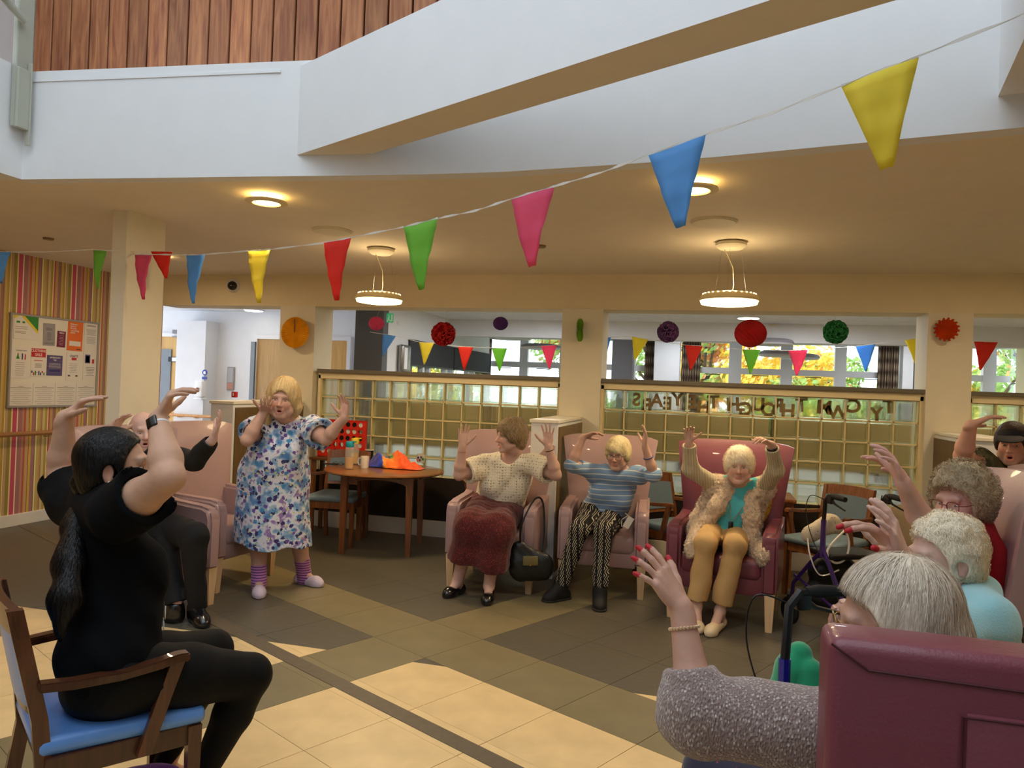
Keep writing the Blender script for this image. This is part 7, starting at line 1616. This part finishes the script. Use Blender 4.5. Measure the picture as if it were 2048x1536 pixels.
# ---------- handbag hanging on the armchair between the two women
hb = thing('handbag', 'black leather handbag with khaki flap hanging beside the pink armchair arm', 'handbag'); c_ = lay(1063, 1122, 5.70); F = Field(c_-.26, c_+.26, .006)
F.cap(c_-camR*.08-UP*.07, c_+camR*.09-UP*.06, .09, .085, .03, sq=(camF, .55)); F.cap(c_-camR*.09+UP*.05, c_+camR*.08+UP*.02, .065, .05, .05, sq=(camF, .45)); F.cap(c_-camR*.10+UP*.1, c_-camR*.09, .03, .05, .04, sq=(camF, .5)); folds(F, .006, 40, 3); bagm = mat('black_leather', (22, 24, 22), .38, bump=.25, bscale=90, coat=.15); sdfobj('bag', F, bagm, hb)
bm = BM(); M_ = frame(Vector(c_-camF*.058-camR*.01+UP*.015), Vector(camR), Vector(UP)); box(bm, (0, 0, 0), (.115, .07, .012), bev=.005, seg=2, M=M_); fp_ = obj('flap', bm, mat('khaki_leather', (120, 108, 66), .4), hb, smooth=True); bm = BM(); box(bm, (0, -.03, .01), (.012, .012, .006), M=M_); obj('clasp', bm, MATS['gold'], fp_)
bm = BM(); tube(bm, smooth_path([c_-camR*.09+UP*.12, lay(1043, 1050, 5.62), lay(1068, 1000, 5.68), lay(1085, 1003, 5.75), lay(1088, 1060, 5.74), c_+camR*.07+UP*.05]), .008, 6); obj('strap', bm, bagm, hb, smooth=True)
# small white card holder on cord by the striped-top woman
c_ = lay(1257, 1045, 5.72); t = thing('card_holder', 'small white card with looped cord between seat and arm of the pink armchair', 'card', c_); bm = BM(); box(bm, (0, 0, 0), (.05, .012, .09), rot=(0, .5, .2), bev=.003); obj('card', bm, m_por, t); bm = BM(); tube(bm, [(-.01, 0, .05), (-.05, -.01, .02), (-.05, -.02, -.03), (-.01, -.01, -.05), (.0, 0, .05), (-.03, 0, .07)], .003, 6); obj('cord', bm, m_por, t, smooth=True)
c_ = lay(1537, 1012, 5.62); t = thing('patterned_cushion', 'yellow patterned cushion edge between the fluffy cardigan and burgundy chair', 'cushion'); F = Field(c_-.25, c_+.25, .008); F.ell(c_-camR*.06, (.10, .05, .16), None, .01); F.cap(c_+UP*.10+camR*.01, c_-UP*.1+camR*.01, .035, .035, .02); sdfobj('cover', F, patt('yellow_print', (200, 160, 50), (120, 90, 40), 50, .2, .35), t); F = Field(c_-.25, c_+.25, .008); F.cap(c_+UP*.15+camR*.012, c_+UP*.155-camR*.05, .014, .014); sdfobj('piping', F, mat('yellow_piping', (214, 176, 50), .6), t)
# ---------- walkers
m_ptube = mat('purple_tube', (62, 36, 110), .3, metal=.3, coat=.4); m_btube = mat('blue_tube', (32, 34, 150), .25, metal=.3, coat=.5); m_tyre = mat('black_rubber', (20, 20, 20), .8)
def walker(label, loc, rz, m_t, H=.95, hw=.27):
    t = thing('rollator_walker', label, 'walker', (loc[0], loc[1], 0), rz, 'rollator walkers')
    for s in (-1, 1):
        bm = BM(); tube(bm, [(s*hw, .30, .10), (s*hw, .27, .30), (s*hw, .05, .52), (s*hw, -.05, .60)], .013, 8); tube(bm, [(s*hw, -.30, .10), (s*hw, -.26, .32), (s*hw, -.05, .60), (s*hw, -.04, .68)], .013, 8); tube(bm, [(s*hw, -.28, .22), (s*hw, .26, .36)], .010, 8); obj('side_frame', bm, m_t, t, smooth=True)
        bm = BM(); tube(bm, [(s*hw, -.04, .55), (s*hw, -.04, .80)], .018, 8); po_ = obj('handle_post', bm, m_t, t, smooth=True); bm = BM(); tube(bm, [(s*hw, -.04, .78), (s*hw, -.05, H-.04), (s*hw, -.09, H), (s*hw, -.13, H)], .014, 8); obj('black_tube', bm, m_blk, po_, smooth=True)
        bm = BM(); tube(bm, [(s*hw, -.11, H), (s*hw, -.16, H), (s*hw, -.25, H-.005)], [.016, .021, .017], 10); obj('grip', bm, m_tyre, t, smooth=True)
        bm = BM(); tube(bm, [(s*hw, -.10, H-.02), (s*hw, -.15, H-.05), (s*hw, -.25, H-.075)], [.012, .008, .006], 6); box(bm, (s*hw, -.10, H-.03), (.03, .05, .05), bev=.008); obj('brake_lever', bm, m_blk, t, smooth=True)
        bm = BM(); tube(bm, smooth_path([(s*hw, -.07, H-.04), (s*(hw+.06), .03, H-.02), (s*(hw+.07), .05, H-.16), (s*(hw+.03), .0, H-.35), (s*hw, -.1, .5), (s*hw, -.28, .2)]), .003, 5); obj('brake_cable', bm, m_blk, t, smooth=True)
        for y in (.30, -.30):
            bm = BM(); lathe(bm, [(.05, -.016), (.088, -.016), (.095, -.008), (.095, .008), (.088, .016), (.05, .016), (.05, -.016)], 28, M=Matrix.Rotation(pi/2, 4, 'Y'), c=(s*hw, y, .096)); w_ = obj('wheel', bm, m_tyre, t, smooth=True); bm = BM()
            for k in range(5): a = 2*pi*k/5; tube(bm, [(s*hw, y, .096), (s*hw, y+.055*cos(a), .096+.055*sin(a))], .007, 5)
            obj('spokes', bm, mat('grey_hub', (90, 90, 94), .5), w_)
            bm = BM(); box(bm, (s*hw, y-.0, .17), (.05, .02, .08), bev=.006); obj('fork', bm, m_blk, t)
    bm = BM(); box(bm, (0, .02, .56), (2*hw-.04, .24, .04), bev=.015, seg=3); obj('seat', bm, m_blk, t, smooth=True)
    bm = BM(); tube(bm, [(-hw, .02, .54), (hw, .02, .54)], .010, 6); tube(bm, [(-hw, .1, .45), (hw, .1, .45)], .010, 6); obj('cross_tube', bm, m_t, t)
    return t
w1 = walker('purple rollator walker parked between burgundy armchair and wooden chair', (.93, 5.52), radians(28), m_ptube, .97, .22)
F = Field(np.array([-.2, -.02, .12])-.05, np.array([.2, .28, .56])+.05, .009); F.cap((-.1, .14, .42), (.1, .14, .42), .085, .085, .05); F.cap((-.11, .14, .25), (.11, .14, .25), .095, .095, .06); folds(F, .01, 30, 3); bgw = sdfobj('walker_bag', F, mat('black_nylon', (16, 16, 18), .6, bump=.2, bscale=60), w1)
c_ = lay(1650, 1065, 5.1); wbag = thing('shoulder_bag', 'pale printed shoulder bag with white straps slung on the purple walker', 'bag'); F = Field(c_-.22, c_+.22, .006); F.cap(c_-camR*.10-UP*.01, c_+camR*.03+UP*.06, .058, .070, .03, sq=(camF, .7)); F.cap(c_+camR*.03+UP*.05, c_+camR*.11+UP*.03, .05, .03, .03); folds(F, .004, 50, 3); sdfobj('bag', F, patt('pale_print_cloth', (206, 192, 166), (120, 110, 110), 40, .12, .22), wbag)
bm = BM(); tube(bm, smooth_path([c_-camR*.12, lay(1620, 1110, 5.0), lay(1640, 1150, 5.0), lay(1678, 1140, 5.0)]), .005, 6); tube(bm, smooth_path([lay(1690, 1060, 5.0), lay(1655, 1100, 4.98), lay(1668, 1125, 4.98), lay(1690, 1118, 5.0), lay(1698, 1085, 5.0), lay(1685, 1045, 5.0)]), .008, 6); obj('strap', bm, m_por, wbag, smooth=True)
w2 = walker('blue rollator walker with green bag in front of the nearest woman', (.50, 2.72), radians(10), m_btube, 1.0, .26); w2.rotation_euler = (0, 0, radians(205)); w2.location = (.50, 2.36+.0, 0); w2.rotation_euler = (0, 0, radians(12)); w2.rotation_euler = (0, 0, radians(124)); w2.location = (.36, 2.22, 0)
c_ = lay(1592, 1350, 2.48); gbg = thing('green_bag', 'bright green soft bag hanging on the blue walker', 'bag'); F = Field(c_-.2, c_+.25, .006); F.chain([c_+UP*.07+camR*.01, c_+UP*.02-camR*.01, c_-UP*.13-camR*.04], [.04, .055, .07], .02); F.chain([c_+UP*.03+camR*.03-camF*.04, c_-UP*.12+camR*.04-camF*.04], [.04, .075], .01); sdfobj('bag', F, mat('green_fleece', (30, 150, 104), .9, sheen=.4), gbg)
# ---------- wheelchair of the woman in pale blue
wc = thing('wheelchair', 'black wheelchair under the woman in pale blue fleece', 'wheelchair', (.80, 2.55, 0), radians(-90)); m_chr = mat('dark_chrome', (60, 60, 64), .2, metal=.9)
bm = BM(); box(bm, (0, -.02, .46), (.42, .40, .045), bev=.015, seg=3); obj('seat', bm, m_blk, wc, smooth=True); bm = BM(); box(bm, (0, .20, .68), (.42, .02, .38), bev=.008); obj('back_canvas', bm, m_blk, wc)
for s in (-1, 1):
    bm = BM(); tube(bm, [(s*.23, .21, .3), (s*.23, .21, .88), (s*.23, .24, .93), (s*.23, .29, .95)], .012, 8); tube(bm, [(s*.23, .21, .46), (s*.23, -.22, .46), (s*.23, -.30, .2), (s*.2, -.38, .1)], .012, 8); obj('side_frame', bm, m_chr, wc, smooth=True)
    bm = BM(); tube(bm, [(s*.23, .25, .94), (s*.23, .30, .955), (s*.23, .37, .96)], [.017, .021, .018], 12); obj('push_grip', bm, m_tyre, wc, smooth=True)
    bm = BM(); box(bm, (s*.245, .02, .70), (.05, .28, .03), bev=.01); tube(bm, [(s*.245, .1, .46), (s*.245, .1, .7)], .01, 6); tube(bm, [(s*.245, -.1, .46), (s*.245, -.1, .7)], .01, 6); obj('armrest', bm, m_blk, wc)
    bm = BM(); lathe(bm, [(.275, -.014), (.295, -.014), (.30, 0), (.295, .014), (.275, .014), (.275, -.014)], 40, M=Matrix.Rotation(pi/2, 4, 'Y'), c=(s*.29, .16, .30)); wl = obj('wheel', bm, m_tyre, wc, smooth=True); bm = BM()
    for k in range(12): a = 2*pi*k/12; tube(bm, [(s*.29, .16, .30), (s*.29, .16+.28*cos(a), .30+.28*sin(a))], .0025, 4)
    obj('spokes', bm, m_steel, wl); bm = BM(); lathe(bm, [(0, -.012), (.075, -.012), (.08, 0), (.075, .012), (0, .012)], 24, M=Matrix.Rotation(pi/2, 4, 'Y'), c=(s*.22, -.24, .08)); obj('castor', bm, m_tyre, wc, smooth=True)
    bm = BM(); box(bm, (s*.1, -.40, .10), (.14, .16, .015), rot=(.15, 0, 0), bev=.004); obj('footplate', bm, m_blk, wc)
# ---------- under the instructor's chair
c_ = lay(250, 1545, 2.62); c_[2] = .10; t = thing('purple_bag', 'bright purple fleecy bag on the floor under the blue padded armchair', 'bag'); F = Field(c_-.3, c_+.3, .01); F.cap(c_-camR*.12, c_+camR*.12+UP*.02, .10, .10, .03); F.cut((0, 0, .003), (0, 0, -1)); folds(F, .012, 30, 3); sdfobj('bag', F, mat('purple_fleece', (120, 40, 170), .9, sheen=.4), t); F = Field(c_-.3, c_+.3, .01); F.cap(c_+UP*.10-camR*.08, c_+UP*.10+camR*.08, .014, .014); sdfobj('zip', F, m_blk, t)
# seat the man in the cap on a chair of his own, give every person a base point under them
diningchair('wooden chair of the man in the cap, hidden behind the pink armchair', (2.12, 5.02), radians(-40), H=.85)
bpy.context.view_layer.update()
for o in list(bpy.data.objects):
    if o.type == 'EMPTY' and o.parent is None and o.name.split('.')[0] in ('person', 'handbag', 'shoulder_bag', 'green_bag', 'patterned_cushion', 'purple_bag', 'timber_cladding', 'letter_banner', 'low_divider', 'steel_post', 'handrail') and o.location.length < 1e-6:
        pts = [ch.matrix_world @ Vector(c) for ch in o.children for c in ch.bound_box]
        if not pts: continue
        b = Vector((sum(p.x for p in pts)/len(pts), sum(p.y for p in pts)/len(pts), min(p.z for p in pts)))
        o.location = b
        for ch in o.children: ch.location = ch.location-b
